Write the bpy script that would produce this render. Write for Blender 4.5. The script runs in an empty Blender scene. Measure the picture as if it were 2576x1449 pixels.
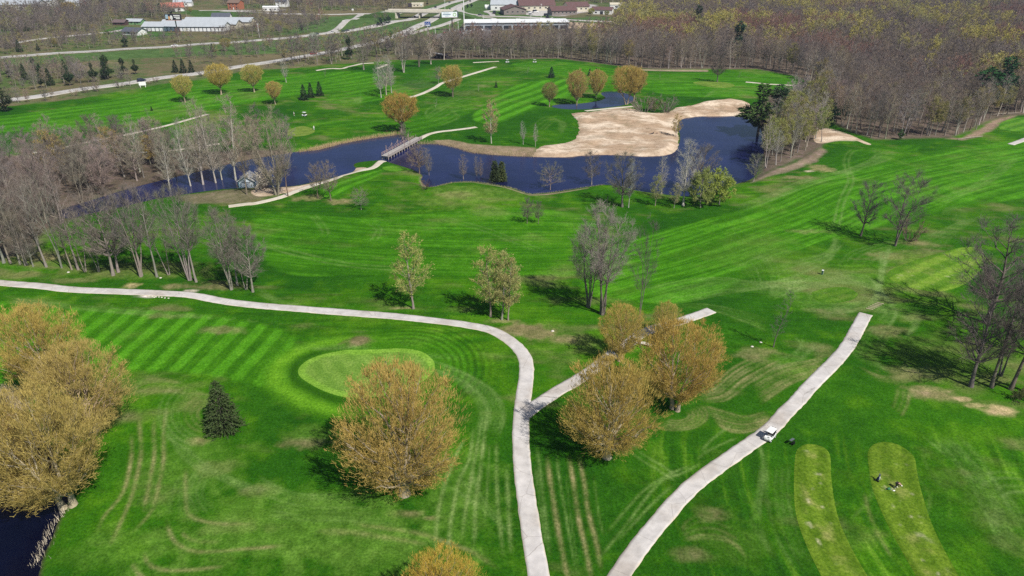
import bpy, bmesh, math, random
import numpy as np
from mathutils import Vector, Matrix, geometry

# ------------------------------------------------------------------ camera, sky, sun, exposure
SC = bpy.context.scene
COL = SC.collection
FPX, CAM_H, PITCH = 1806.0, 76.0, math.radians(26.2)      # focal length in reading pixels, drone height, tilt
cam = bpy.data.objects.new('camera', bpy.data.cameras.new('camera'))
COL.objects.link(cam)
cam.location = (0, 0, CAM_H)
cam.rotation_euler = (math.pi / 2 - PITCH, 0, 0)
cam.data.sensor_width = 36.0
cam.data.lens = 36.0 * FPX / 2576.0
cam.data.clip_start = 1.0
cam.data.clip_end = 9000.0
SC.camera = cam
SUN_EL, SUN_AZ = math.radians(49), math.radians(-49)       # azimuth from +X towards +Y
sun_vec = Vector((math.cos(SUN_EL) * math.cos(SUN_AZ), math.cos(SUN_EL) * math.sin(SUN_AZ), math.sin(SUN_EL)))
world = bpy.data.worlds.new('World')
SC.world = world
world.use_nodes = True
wn = world.node_tree
sky = wn.nodes.new('ShaderNodeTexSky')
sky.sky_type = 'NISHITA'
sky.sun_disc = False
sky.sun_elevation = SUN_EL
sky.sun_rotation = math.atan2(sun_vec.x, sun_vec.y)
sky.air_density, sky.dust_density, sky.ozone_density = 1.0, 0.4, 1.6
wn.nodes['Background'].inputs[1].default_value = 0.065
wn.links.new(sky.outputs[0], wn.nodes['Background'].inputs[0])
sun = bpy.data.objects.new('sun', bpy.data.lights.new('sun', 'SUN'))
COL.objects.link(sun)
sun.data.energy = 4.9
sun.data.angle = math.radians(0.53)
sun.data.color = (1.0, 0.95, 0.87)
sun.rotation_euler = sun_vec.to_track_quat('Z', 'Y').to_euler()
sun.location = sun_vec * 400
SC.view_settings.view_transform = 'Standard'
SC.view_settings.look = 'None'
SC.view_settings.exposure = 0.2
SC.view_settings.gamma = 1.0
SC.view_settings.use_curve_mapping = False
SC.render.engine = 'CYCLES'
SC.cycles.max_bounces = 5
SC.cycles.diffuse_bounces = 2
SC.cycles.glossy_bounces = 2
SC.cycles.transparent_max_bounces = 6
SC.cycles.volume_bounces = 0
SC.cycles.use_denoising = False

# ------------------------------------------------------------------ small helpers
rnd = random.Random(7)
NR = np.random.RandomState(11)

def lin(r, g, b):
    f = lambda c: (c / 255 / 12.92) if c / 255 <= 0.04045 else ((c / 255 + 0.055) / 1.055) ** 2.4
    return (f(r), f(g), f(b))

def ray_ground(px, py, z):
    u, v = (px - 1288) / FPX, (724 - py) / FPX
    c, s = math.cos(PITCH), math.sin(PITCH)
    t = (CAM_H - z) / (s - v * c)
    return u * t, (c + v * s) * t

def flat(pts, z=0.0):
    return np.array([ray_ground(x, y, z) for x, y in pts])

def smooth_poly(p, n=6, closed=True):
    p = np.asarray(p, float)
    k = len(p)
    out = []
    for i in range(k if closed else k - 1):
        if closed:
            a, b, c, d = p[i - 1], p[i], p[(i + 1) % k], p[(i + 2) % k]
        else:
            a, b, c, d = p[max(i - 1, 0)], p[i], p[i + 1], p[min(i + 2, k - 1)]
        for j in range(n):
            t = j / n
            out.append(0.5 * (2 * b + (c - a) * t + (2 * a - 5 * b + 4 * c - d) * t * t + (3 * b - a - 3 * c + d) * t ** 3))
    if not closed:
        out.append(p[-1])
    return np.array(out)

def resample(p, step):
    p = np.asarray(p, float)
    d = np.r_[0, np.cumsum(np.hypot(*(p[1:] - p[:-1]).T))]
    n = max(2, int(d[-1] / step) + 1)
    s = np.linspace(0, d[-1], n)
    return np.c_[np.interp(s, d, p[:, 0]), np.interp(s, d, p[:, 1])]

def sd_poly(x, y, poly, margin=30.0):
    """signed distance, negative inside"""
    x = np.asarray(x, float); y = np.asarray(y, float)
    out = np.full(x.shape, margin)
    lo, hi = poly.min(0) - margin, poly.max(0) + margin
    m = (x > lo[0]) & (x < hi[0]) & (y > lo[1]) & (y < hi[1])
    if not m.any():
        return out
    X, Y = x[m], y[m]
    best = np.full(X.shape, 1e18)
    ins = np.zeros(X.shape, bool)
    for (ax, ay), (bx, by) in zip(poly, np.roll(poly, -1, 0)):
        ex, ey = bx - ax, by - ay
        L = ex * ex + ey * ey
        if L < 1e-9:
            continue
        t = np.clip(((X - ax) * ex + (Y - ay) * ey) / L, 0, 1)
        best = np.minimum(best, (X - ax - t * ex) ** 2 + (Y - ay - t * ey) ** 2)
        c = (ay > Y) != (by > Y)
        if ey != 0:
            ins ^= c & (X < ex * (Y - ay) / ey + ax)
    d = np.sqrt(best)
    out[m] = np.where(ins, -d, np.minimum(d, margin))
    return out

def line_coord(x, y, pl):
    """signed distance to an open polyline (positive on its left)"""
    best = np.full(x.shape, 1e18); sg = np.zeros(x.shape)
    n = len(pl) - 1
    for i in range(n):
        (ax, ay), (bx, by) = pl[i], pl[i + 1]
        ex, ey = bx - ax, by - ay
        L = ex * ex + ey * ey
        t = ((x - ax) * ex + (y - ay) * ey) / L
        t = np.clip(t, -9 if i == 0 else 0, 9 if i == n - 1 else 1)
        dx, dy = x - ax - t * ex, y - ay - t * ey
        d = dx * dx + dy * dy
        k = d < best
        best = np.where(k, d, best)
        sg = np.where(k, np.sign(ex * dy - ey * dx), sg)
    return np.sqrt(best) * sg

def sstep(a, b, v):
    t = np.clip((v - a) / (b - a), 0, 1)
    return t * t * (3 - 2 * t)

def vnoise(x, y, scale, seed):
    x = np.asarray(x) / scale + seed * 17.3
    y = np.asarray(y) / scale + seed * 7.9
    xi, yi = np.floor(x).astype(np.int64), np.floor(y).astype(np.int64)
    fx, fy = x - xi, y - yi
    fx, fy = fx * fx * (3 - 2 * fx), fy * fy * (3 - 2 * fy)
    def h(a, b):
        n = (a * 374761393 + b * 668265263 + seed * 982451653) & 0x7fffffff
        n = ((n ^ (n >> 13)) * 1274126177) & 0x7fffffff
        return ((n ^ (n >> 16)) & 0xffff) / 65535.0
    return (h(xi, yi) * (1 - fx) + h(xi + 1, yi) * fx) * (1 - fy) + (h(xi, yi + 1) * (1 - fx) + h(xi + 1, yi + 1) * fx) * fy

def fbm(x, y, scale, seed, octs=4):
    s = 0; a = 0.5; t = 0
    for i in range(octs):
        s = s + a * vnoise(x, y, scale / 2 ** i, seed + i); t += a; a *= 0.55
    return s / t

# ------------------------------------------------------------------ terrain
WATER = -0.7
LAKE_D = [(150, 530), (230, 503), (330, 473), (430, 448), (520, 427), (600, 407), (680, 392), (750, 381), (800, 375), (850, 362), (900, 352), (960, 343), (1003, 338),
          (1018, 344), (1026, 354), (1050, 362), (1100, 362), (1150, 372), (1185, 383), (1240, 389), (1300, 393), (1350, 394), (1420, 394), (1480, 389), (1560, 389), (1620, 392), (1675, 389),
          (1703, 376), (1712, 345), (1707, 320), (1714, 301), (1745, 293), (1800, 291), (1860, 291), (1895, 302), (1915, 330), (1922, 370), (1910, 420), (1893, 447), (1862, 459),
          (1800, 474), (1745, 492), (1690, 490), (1640, 484), (1600, 478), (1560, 467), (1520, 464), (1480, 469), (1430, 477), (1380, 484), (1335, 487), (1310, 480),
          (1285, 471), (1240, 463), (1190, 456), (1140, 458), (1110, 464), (1085, 471), (1070, 466), (1060, 452), (1064, 441), (1040, 427), (1010, 417), (985, 409), (960, 403),
          (930, 404), (900, 408), (888, 415), (895, 425), (880, 435), (850, 443), (800, 455), (740, 467), (690, 470), (640, 472), (560, 475), (450, 490), (380, 502), (300, 521), (230, 536), (170, 549)]
POND_D = [(1388, 267), (1418, 274), (1463, 275), (1513, 271), (1563, 265), (1588, 257), (1595, 247), (1575, 235), (1550, 230), (1520, 231), (1513, 236), (1524, 245), (1513, 252), (1488, 257), (1450, 261), (1413, 262)]
NEAR_D = [(-120, 985), (0, 992), (24, 996), (40, 1010), (80, 1060), (130, 1140), (163, 1220), (168, 1272), (148, 1305), (132, 1350), (108, 1400), (96, 1449), (60, 1560), (-160, 1560)]
LAKE, POND, NEARP = [smooth_poly(flat(d, WATER), 3) for d in (LAKE_D, POND_D, NEAR_D)]
PONDS = (LAKE, POND, NEARP)
BUMPS = []
def bump(px, py, h, sx, sy, rot=0.0):
    X, Y = ray_ground(px, py, 0)
    BUMPS.append((X, Y, h, sx, sy, math.cos(rot), math.sin(rot)))
bump(903, 866, 1.0, 4.0, 3.0)            # mound beside the green
bump(1150, 485, 1.4, 22, 9)              # knoll over the lake
bump(930, 470, 0.9, 16, 9)
bump(1400, 205, 1.6, 55, 26)             # far fairways roll gently
bump(1180, 180, 1.8, 60, 22)
bump(900, 180, 1.5, 50, 20)
bump(560, 235, 1.2, 60, 18)
bump(1700, 215, 1.2, 40, 20)
bump(2100, 480, 1.3, 26, 22)
bump(1560, 300, 1.3, 26, 12)             # sand heap
bump(2110, 345, 1.0, 12, 9)
bump(1790, 258, 1.4, 24, 7)
bump(2350, 660, 0.9, 10, 12)
bump(900, 60, 3.5, 42, 30)
bump(1060, 850, 0.6, 12, 7)
OVER_A, OVER_B = np.array(ray_ground(990, 47, 0)), np.array(ray_ground(1116, 49, 0))

def hgt(x, y):
    x = np.asarray(x, float); y = np.asarray(y, float)
    h = 0.28 * np.sin(x * 0.041 + 0.6) * np.cos(y * 0.037) + 0.16 * np.sin(x * 0.11 + y * 0.07)
    for X, Y, a, sx, sy, c, s in BUMPS:
        dx, dy = x - X, y - Y
        u, v = (c * dx + s * dy) / sx, (-s * dx + c * dy) / sy
        q = u * u + v * v
        h = h + a * np.exp(-np.minimum(q, 40))
    # keep the ground by the roads flat
    for p in PONDS:
        d = sd_poly(x, y, p, 14.0)
        k = sstep(0.0, 7.0, d)
        h = np.where(d > 0, h * k + WATER * (1 - sstep(-0.4, 4.5, d)) * (1 - k), np.maximum(-2.2, WATER + 0.42 * d))
    return h

def h1(x, y):
    return float(hgt(np.array([x]), np.array([y]))[0])

def P(px, py, it=3):
    z = 0.0
    for _ in range(it):
        x, y = ray_ground(px, py, z)
        z = h1(x, y)
    x, y = ray_ground(px, py, z)
    return Vector((x, y, z))

def PP(pts):
    return [P(*q)[:2] for q in pts]

def top_height(px, py, ytop):
    """height of an upright thing standing at pixel (px,py) whose top reaches row ytop"""
    b = P(px, py); c, s = math.cos(PITCH), math.sin(PITCH)
    lo, hi = 0.0, 90.0
    for _ in range(40):
        m = (lo + hi) / 2
        dz = b.z + m - CAM_H
        yy = 724 - FPX * (b.y * s + dz * c) / (b.y * c - dz * s)
        if yy > ytop: lo = m
        else: hi = m
    return lo

# ------------------------------------------------------------------ materials
MATS = {}
def new_mat(name):
    m = bpy.data.materials.new(name); m.use_nodes = True
    nt = m.node_tree
    return m, nt, nt.nodes['Principled BSDF']

def noise_node(nt, scale, detail=3, co='Object', rough=0.6):
    tc = nt.nodes.new('ShaderNodeTexCoord')
    n = nt.nodes.new('ShaderNodeTexNoise')
    n.inputs['Scale'].default_value = scale; n.inputs['Detail'].default_value = detail; n.inputs['Roughness'].default_value = rough
    nt.links.new(tc.outputs[co], n.inputs['Vector'])
    return n

def ramp(nt, src, stops):
    r = nt.nodes.new('ShaderNodeValToRGB')
    e = r.color_ramp.elements
    while len(e) < len(stops): e.new(0.5)
    for k, (p, c) in zip(e, stops):
        k.position = p; k.color = (*c, 1) if len(c) == 3 else c
    nt.links.new(src, r.inputs[0])
    return r

def mixc(nt, a, b, fac, mode='MIX'):
    m = nt.nodes.new('ShaderNodeMix'); m.data_type = 'RGBA'; m.blend_type = mode
    for s, v in ((m.inputs[6], a), (m.inputs[7], b), (m.inputs[0], fac)):
        if hasattr(v, 'is_output'): nt.links.new(v, s)
        else: s.default_value = v if not isinstance(v, tuple) else ((*v, 1) if len(v) == 3 else v)
    return m.outputs[2]

def add_bump(nt, bsdf, src, strength, dist):
    b = nt.nodes.new('ShaderNodeBump'); b.inputs['Strength'].default_value = strength; b.inputs['Distance'].default_value = dist
    nt.links.new(src, b.inputs['Height']); nt.links.new(b.outputs[0], bsdf.inputs['Normal'])

def paint(name, rgb, rough=0.6, var=0.12, scale=2.0, metal=0.0, spec=0.4):
    """a plain surface with uneven tone"""
    if name in MATS: return MATS[name]
    m, nt, b = new_mat(name)
    n = noise_node(nt, scale, 4)
    lo, hi = tuple(c * (1 - var) for c in rgb), tuple(min(1, c * (1 + var)) for c in rgb)
    r = ramp(nt, n.outputs[0], [(0.3, lo), (0.7, hi)])
    nt.links.new(r.outputs[0], b.inputs['Base Color'])
    b.inputs['Roughness'].default_value = rough; b.inputs['Metallic'].default_value = metal
    b.inputs['Specular IOR Level'].default_value = spec
    MATS[name] = m
    return m

def grass_mat():
    m, nt, b = new_mat('grass')
    a = nt.nodes.new('ShaderNodeAttribute'); a.attribute_name = 'Col'
    n1 = noise_node(nt, 2.6, 6, rough=0.75); n2 = noise_node(nt, 0.35, 5, rough=0.7)
    r1 = ramp(nt, n1.outputs[0], [(0.3, (0.45, 0.50, 0.45)), (0.5, (1, 1, 1)), (0.7, (1.75, 1.55, 1.9))])
    r2 = ramp(nt, n2.outputs[0], [(0.3, (0.74, 0.8, 0.7)), (0.52, (1, 1, 1)), (0.72, (1.4, 1.2, 1.6))])
    c = mixc(nt, a.outputs['Color'], r1.outputs[0], 1.0, 'MULTIPLY')
    c = mixc(nt, c, r2.outputs[0], 1.0, 'MULTIPLY')
    nt.links.new(c, b.inputs['Base Color'])
    b.inputs['Roughness'].default_value = 0.9; b.inputs['Specular IOR Level'].default_value = 0.03
    add_bump(nt, b, n1.outputs[0], 0.5, 0.12)
    return m

def water_mat(name='water', rgb=(.012, .016, .062)):
    m, nt, b = new_mat(name)
    nv = noise_node(nt, .035, 4); rv = ramp(nt, nv.outputs[0], [(.35, tuple(v * .72 for v in rgb)), (.65, tuple(v * 1.3 for v in rgb))])
    nt.links.new(rv.outputs[0], b.inputs['Base Color'])
    b.inputs['Specular IOR Level'].default_value = .36
    b.inputs['Roughness'].default_value = 0.08
    b.inputs['IOR'].default_value = 1.33
    n = noise_node(nt, 1.6, 4); n2 = noise_node(nt, 0.25, 3)
    s = nt.nodes.new('ShaderNodeMath'); s.operation = 'ADD'
    nt.links.new(n.outputs[0], s.inputs[0]); nt.links.new(n2.outputs[0], s.inputs[1])
    add_bump(nt, b, s.outputs[0], 0.22, 0.12)
    return m

# ------------------------------------------------------------------ mesh helpers
def mk_mesh(name, V, tris=None, quads=None):
    me = bpy.data.meshes.new(name)
    V = np.asarray(V, np.float32)
    tris = np.zeros((0, 3), np.int32) if tris is None or len(tris) == 0 else np.asarray(tris, np.int32)
    quads = np.zeros((0, 4), np.int32) if quads is None or len(quads) == 0 else np.asarray(quads, np.int32)
    me.vertices.add(len(V)); me.vertices.foreach_set('co', V.ravel())
    loops = np.r_[tris.ravel(), quads.ravel()].astype(np.int32)
    me.loops.add(len(loops)); me.loops.foreach_set('vertex_index', loops)
    nf = len(tris) + len(quads)
    start = np.r_[np.arange(len(tris)) * 3, len(tris) * 3 + np.arange(len(quads)) * 4].astype(np.int32)
    me.polygons.add(nf); me.polygons.foreach_set('loop_start', start)
    me.update(calc_edges=True)
    return me

def smooth(me):
    me.polygons.foreach_set('use_smooth', np.ones(len(me.polygons), bool)); return me

def add_col(me, rgb):
    a = me.color_attributes.new('Col', 'FLOAT_COLOR', 'POINT')
    a.data.foreach_set('color', np.c_[rgb, np.ones(len(rgb))].astype(np.float32).ravel())

def ob(name, me, mat=None, parent=None, loc=None, rot=None):
    o = bpy.data.objects.new(name, me); COL.objects.link(o)
    if mat is not None and me is not None and len(me.materials) == 0: me.materials.append(mat)
    if parent is not None: o.parent = parent
    if loc is not None: o.location = loc
    if rot is not None: o.rotation_euler = rot
    return o

def structure(o): o['kind'] = 'structure'; return o
def stuff(o, label=None):
    o['kind'] = 'stuff'
    if label: o['label'] = label
    return o
def tag(o, label, cat, group=None):
    o['label'] = label; o['category'] = cat
    if group: o['group'] = group
    return o
def thing(name, label, cat, loc, rotz=0.0, group=None, scale=1.0):
    o = bpy.data.objects.new(name, None); COL.objects.link(o)
    o.empty_display_size = 0.5
    o.location = loc; o.rotation_euler = (0, 0, rotz); o.scale = (scale,) * 3 if not isinstance(scale, tuple) else scale
    return tag(o, label, cat, group)

class MB:
    """collects boxes, prisms and tubes into one mesh"""
    def __init__(s): s.v = []; s.f = []
    def add(s, v, f):
        k = len(s.v); s.v += [tuple(q) for q in v]; s.f += [tuple(i + k for i in q) for q in f]; return s
    def box(s, c, d, rz=0.0, taper=1.0):
        x, y, z = d[0] / 2, d[1] / 2, d[2] / 2; cs, sn = math.cos(rz), math.sin(rz)
        v = []
        for dz in (-1, 1):
            k = 1.0 if dz < 0 else taper
            for dx, dy in ((-1, -1), (1, -1), (1, 1), (-1, 1)):
                a, b = dx * x * k, dy * y * k
                v.append((c[0] + a * cs - b * sn, c[1] + a * sn + b * cs, c[2] + dz * z))
        return s.add(v, [(0, 3, 2, 1), (4, 5, 6, 7), (0, 1, 5, 4), (1, 2, 6, 5), (2, 3, 7, 6), (3, 0, 4, 7)])
    def bar(s, a, b, w, h=None):
        """a square bar from a to b"""
        return s.tube([a, b], [w * 0.7071, w * 0.7071], 4)
    def tube(s, pts, rad, sides=6, cap=True):
        pts = [Vector(p) for p in pts]; k = len(s.v); n = len(pts)
        for i, p in enumerate(pts):
            d = (pts[min(i + 1, n - 1)] - pts[max(i - 1, 0)]).normalized()
            a = d.orthogonal() if abs(d.z) < 0.9 else Vector((1, 0.3, 0)).cross(d)
            a.normalize(); b = d.cross(a)
            r = rad[i] if isinstance(rad, (list, tuple)) else rad
            for j in range(sides):
                t = 2 * math.pi * (j + 0.5) / sides
                s.v.append(tuple(p + (a * math.cos(t) + b * math.sin(t)) * r))
        for i in range(n - 1):
            for j in range(sides):
                q = (j + 1) % sides
                s.f.append((k + i * sides + j, k + i * sides + q, k + (i + 1) * sides + q, k + (i + 1) * sides + j))
        if cap:
            s.f.append(tuple(k + j for j in reversed(range(sides)))); s.f.append(tuple(k + (n - 1) * sides + j for j in range(sides)))
        return s
    def extrude(s, prof, axis, a, b):
        """a profile (2D list) swept along an axis: 'x' -> (y,z) profile, 'y' -> (x,z), 'z' -> (x,y)"""
        n = len(prof)
        put = {'x': lambda p, t: (t, p[0], p[1]), 'y': lambda p, t: (p[0], t, p[1]), 'z': lambda p, t: (p[0], p[1], t)}[axis]
        v = [put(p, a) for p in prof] + [put(p, b) for p in prof]
        f = [(i, (i + 1) % n, n + (i + 1) % n, n + i) for i in range(n)] + [tuple(reversed(range(n))), tuple(range(n, 2 * n))]
        return s.add(v, f)
    def ball(s, c, r, sc=(1, 1, 1), seg=8, rings=6):
        k = len(s.v)
        s.v.append((c[0], c[1], c[2] - r * sc[2]))
        for i in range(1, rings):
            t = math.pi * i / rings
            for j in range(seg):
                a = 2 * math.pi * j / seg
                s.v.append((c[0] + r * sc[0] * math.sin(t) * math.cos(a), c[1] + r * sc[1] * math.sin(t) * math.sin(a), c[2] - r * sc[2] * math.cos(t)))
        s.v.append((c[0], c[1], c[2] + r * sc[2])); e = len(s.v) - 1
        for j in range(seg):
            q = (j + 1) % seg
            s.f.append((k, k + 1 + q, k + 1 + j)); s.f.append((e, k + 1 + (rings - 2) * seg + j, k + 1 + (rings - 2) * seg + q))
            for i in range(rings - 2):
                s.f.append((k + 1 + i * seg + j, k + 1 + i * seg + q, k + 1 + (i + 1) * seg + q, k + 1 + (i + 1) * seg + j))
        return s
    def mesh(s, name, sm=False, bevel=0.0):
        me = bpy.data.meshes.new(name); me.from_pydata(s.v, [], s.f)
        bm = bmesh.new(); bm.from_mesh(me)
        bmesh.ops.recalc_face_normals(bm, faces=bm.faces)
        if bevel > 0:
            bmesh.ops.bevel(bm, geom=[e for e in bm.edges], offset=bevel, segments=2, profile=0.6, affect='EDGES', clamp_overlap=True)
        bm.to_mesh(me); bm.free(); me.update()
        if sm: smooth(me)
        return me
    def part(s, name, mat, parent, sm=False, bevel=0.0, loc=None, rot=None):
        return ob(name, s.mesh(name, sm, bevel), mat, parent, loc, rot)
# ------------------------------------------------------------------ ground colour: mown grass, wear and tyre tracks
def C3(*a): return np.array(a)
G_DARK, G_MID, G_LITE = C3(.016, .080, .0015), C3(.036, .140, .002), C3(.088, .215, .010)
TAN, LEAF = C3(.27, .215, .11), C3(.125, .100, .072)
GREEN_D = [(750, 937), (754, 922), (774, 905), (804, 892), (834, 886), (869, 883), (904, 884), (944, 882), (994, 879.5), (1034, 882), (1064, 889.5), (1084, 902), (1094, 917), (1091.5, 934.5), (1076, 949.5), (1044, 969.5), (994, 987), (931, 998), (881, 999.5), (844, 993), (806, 979.5), (774, 962), (757, 949.5)]
GREEN = smooth_poly(flat(GREEN_D), 4)
WILD_D = [(-300, 300), (-60, 279), (0, 269), (200, 249), (400, 215), (500, 201), (640, 177), (760, 172), (900, 159), (1000, 151), (1100, 149), (1290, 149), (1400, 149), (1500, 159), (1600, 171), (1700, 175), (1900, 173), (2000, 190), (2060, 215), (2075, 300), (2150, 338), (2200, 353), (2400, 347), (2480, 312), (2540, 290), (2800, 280), (3600, 200), (3600, -105), (-1300, -105), (-1300, 300)]
WILD = flat(WILD_D)
FAIRWAYS = [  # outline, guide, stripe width, light, dark, strength
    ([(-80, 765), (100, 772), (320, 778), (480, 788), (600, 803), (690, 822), (742, 850), (735, 900), (733, 950), (700, 987), (640, 969), (520, 946), (330, 931), (200, 931), (0, 958), (-80, 970)], [(310, 905), (425, 802)], 2.25, .85),
    ([(640, 548), (760, 537), (900, 548), (1100, 533), (1300, 523), (1480, 543), (1500, 600), (1470, 688), (1300, 690), (1100, 692), (900, 690), (740, 688), (655, 640)], [(620, 600), (900, 628), (1200, 640), (1500, 642)], 2.2, 0.55),
    ([(1470, 730), (1500, 650), (1640, 585), (1800, 548), (1950, 500), (2100, 443), (2250, 402), (2400, 372), (2700, 345), (2700, 470), (2450, 515), (2250, 560), (2050, 615), (1900, 680), (1780, 750), (1640, 765)], [(1400, 715), (1700, 640), (1950, 560), (2200, 470), (2400, 415), (2700, 360)], 2.7, 0.75),
    ([(-80, 302), (0, 291), (200, 264), (420, 227), (640, 197), (800, 186), (950, 191), (930, 215), (800, 236), (600, 263), (400, 300), (250, 318), (100, 328), (-80, 332)], [(-80, 312), (300, 266), (600, 226), (950, 186)], 4.2, 0.7),
    ([(1190, 300), (1215, 264), (1300, 217), (1400, 206), (1445, 214), (1436, 240), (1380, 262), (1300, 292), (1240, 312)], [(1150, 305), (1300, 252), (1450, 200)], 4.0, 1.0),
    ([(1290, 160), (1400, 155), (1500, 168), (1560, 178), (1600, 198), (1550, 214), (1480, 205), (1400, 194), (1320, 180)], [(1280, 165), (1450, 180), (1600, 200)], 4.2, 0.6),
    ([(1600, 196), (1700, 186), (1900, 178), (2000, 187), (2000, 210), (1880, 240), (1760, 244), (1620, 228)], [(1580, 208), (1800, 206), (2020, 205)], 4.2, 0.6),
    ([(800, 492), (880, 450), (960, 428), (955, 440), (890, 480), (835, 502)], [(800, 492), (960, 430)], 2.6, 0.9),
    ([(930, 330), (1000, 350), (1100, 320), (1180, 285), (1180, 262), (1050, 290), (880, 300), (770, 310)], [(760, 330), (950, 305), (1190, 262)], 4.0, 0.35),
    ([(2000, 470), (2060, 400), (2200, 370), (2320, 365), (2250, 402), (2100, 443)], [(2000, 480), (2320, 360)], 3.2, 0.3),
    ([(900, 215), (1000, 215), (1040, 235), (960, 250), (860, 262), (820, 250)], [(820, 255), (1040, 220)], 4.0, 0.5),
]
REG = {2.25: .8, 2.2: .22, 2.7: .25, 4.2: .45, 4.0: .7, 2.6: .8, 3.2: .2}
FAIRWAYS = [(smooth_poly(flat(a), 3), smooth_poly(flat(b), 4, False) if len(b) > 2 else flat(b), w, s) for a, b, w, s in FAIRWAYS]
SOFT = C3(.095, .200, .024); DEEP = C3(.022, .094, .001)
PATCHES = [  # centre px, radii px, colour, strength  (worn, thin or bare places)
    (903, 863, 46, 17, TAN * .62, .85), (1330, 835, 90, 26, TAN * .8, .75), (1420, 850, 50, 14, TAN, .5), (2350, 990, 70, 26, TAN * 1.2, .7), (2520, 1035, 60, 16, TAN * 1.6, .9), (2420, 1002, 30, 7, TAN * 1.6, .8), (2460, 1020, 40, 6, TAN * 1.5, .6),
    (2300, 940, 90, 30, TAN, .45), (2230, 830, 70, 26, TAN, .4), (1150, 497, 60, 9, TAN * 1.1, .75), (850, 508, 40, 8, TAN, .6), (770, 500, 50, 9, TAN, .5), (2240, 640, 60, 12, TAN, .45), (2300, 612, 60, 9, TAN, .4), (2030, 580, 50, 8, TAN, .3), (1900, 890, 60, 18, TAN, .4), (2060, 880, 45, 22, TAN, .35),
    (505, 1112, 34, 14, TAN, .7), (770, 1118, 66, 18, TAN, .5), (1030, 1290, 60, 16, TAN * .9, .5), (1085, 1300, 32, 10, TAN, .55), (600, 1330, 110, 22, TAN * .8, .4), (640, 1240, 60, 20, TAN * .8, .35), (860, 1340, 90, 10, TAN * .9, .4), (540, 1180, 60, 26, TAN * .8, .35),
    (1790, 1290, 46, 26, TAN, .45), (1740, 1390, 60, 24, TAN * .9, .35), (2090, 1310, 40, 22, TAN * .8, .3), (2560, 1370, 60, 40, TAN * .8, .35), (2100, 790, 60, 14, TAN, .2),
    (560, 830, 70, 12, TAN * .8, .5), (420, 795, 60, 9, TAN * .8, .35), (330, 720, 26, 8, TAN * 1.5, .6), (440, 720, 55, 10, TAN, .5), (480, 731, 20, 4, C3(.5, .45, .35), .8), (380, 746, 32, 3.5, C3(.6, .56, .46), .9), (190, 705, 80, 9, TAN, .35), (60, 690, 60, 10, TAN, .4), (100, 645, 110, 14, TAN * .9, .6), (330, 675, 260, 22, TAN * .55, .4), (40, 620, 90, 22, LEAF, .7), (560, 715, 80, 14, TAN * .8, .5),
    (1015, 775, 40, 5, TAN * 1.3, .6), (1260, 808, 50, 7, TAN, .5), (2060, 425, 40, 14, TAN * 1.3, .6), (2030, 435, 16, 4, C3(.6, .5, .36), .8), (2000, 455, 60, 7, TAN, .6),
    (680, 470, 70, 22, TAN * .9, .7), (600, 505, 90, 12, TAN * .8, .6), (380, 170, 34, 7, TAN * 1.6, .8), (500, 165, 90, 10, TAN * .7, .6), (1075, 62, 22, 3, TAN * 1.3, .7), (1010, 58, 26, 3.5, TAN * 1.2, .6), (870, 52, 36, 8, TAN * .9, .5), (100, 205, 160, 22, TAN * .5, .7), (150, 228, 200, 7, TAN * .9, .6),
    (760, 1330, 420, 130, SOFT, .62), (480, 1180, 170, 110, SOFT, .4), (1140, 1250, 150, 130, SOFT, .45), (1000, 1400, 300, 60, SOFT, .4), (300, 1380, 160, 80, SOFT, .4), (780, 1090, 90, 26, SOFT * .9, .5), (1640, 1260, 200, 120, DEEP, .55), (2200, 1200, 500, 160, DEEP, .6), (1750, 1100, 90, 40, DEEP, .4), (2420, 1330, 300, 200, DEEP, .5), (1850, 1360, 120, 80, SOFT * .8, .35), (2500, 1250, 120, 60, SOFT * .6, .4),
    (1900, 640, 200, 60, SOFT * .8, .35), (2140, 700, 160, 60, SOFT * .8, .35), (1100, 750, 300, 30, DEEP, .45), (1150, 500, 120, 30, C3(.12, .2, .03), .5), (1250, 490, 160, 20, C3(.10, .18, .025), .5), (2400, 900, 240, 90, C3(.10, .15, .03), .45), (300, 690, 330, 16, C3(.11, .17, .03), .5), (2350, 540, 200, 40, DEEP, .4),
    (1180, 235, 60, 8, TAN * .6, .25), (1050, 215, 60, 14, C3(.05, .10, .03), .6), (1130, 195, 90, 14, C3(.05, .11, .03), .5), (2320, 660, 70, 30, C3(.14, .24, .03), .6),
]
PATCHES = [(*ray_ground(a, b, 0), abs(ray_ground(a + rx, b, 0)[0] - ray_ground(a, b, 0)[0]), max(0.8, (ray_ground(a, b - ry, 0)[1] - ray_ground(a, b + ry, 0)[1]) / 2), c, s) for a, b, rx, ry, c, s in PATCHES]
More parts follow.
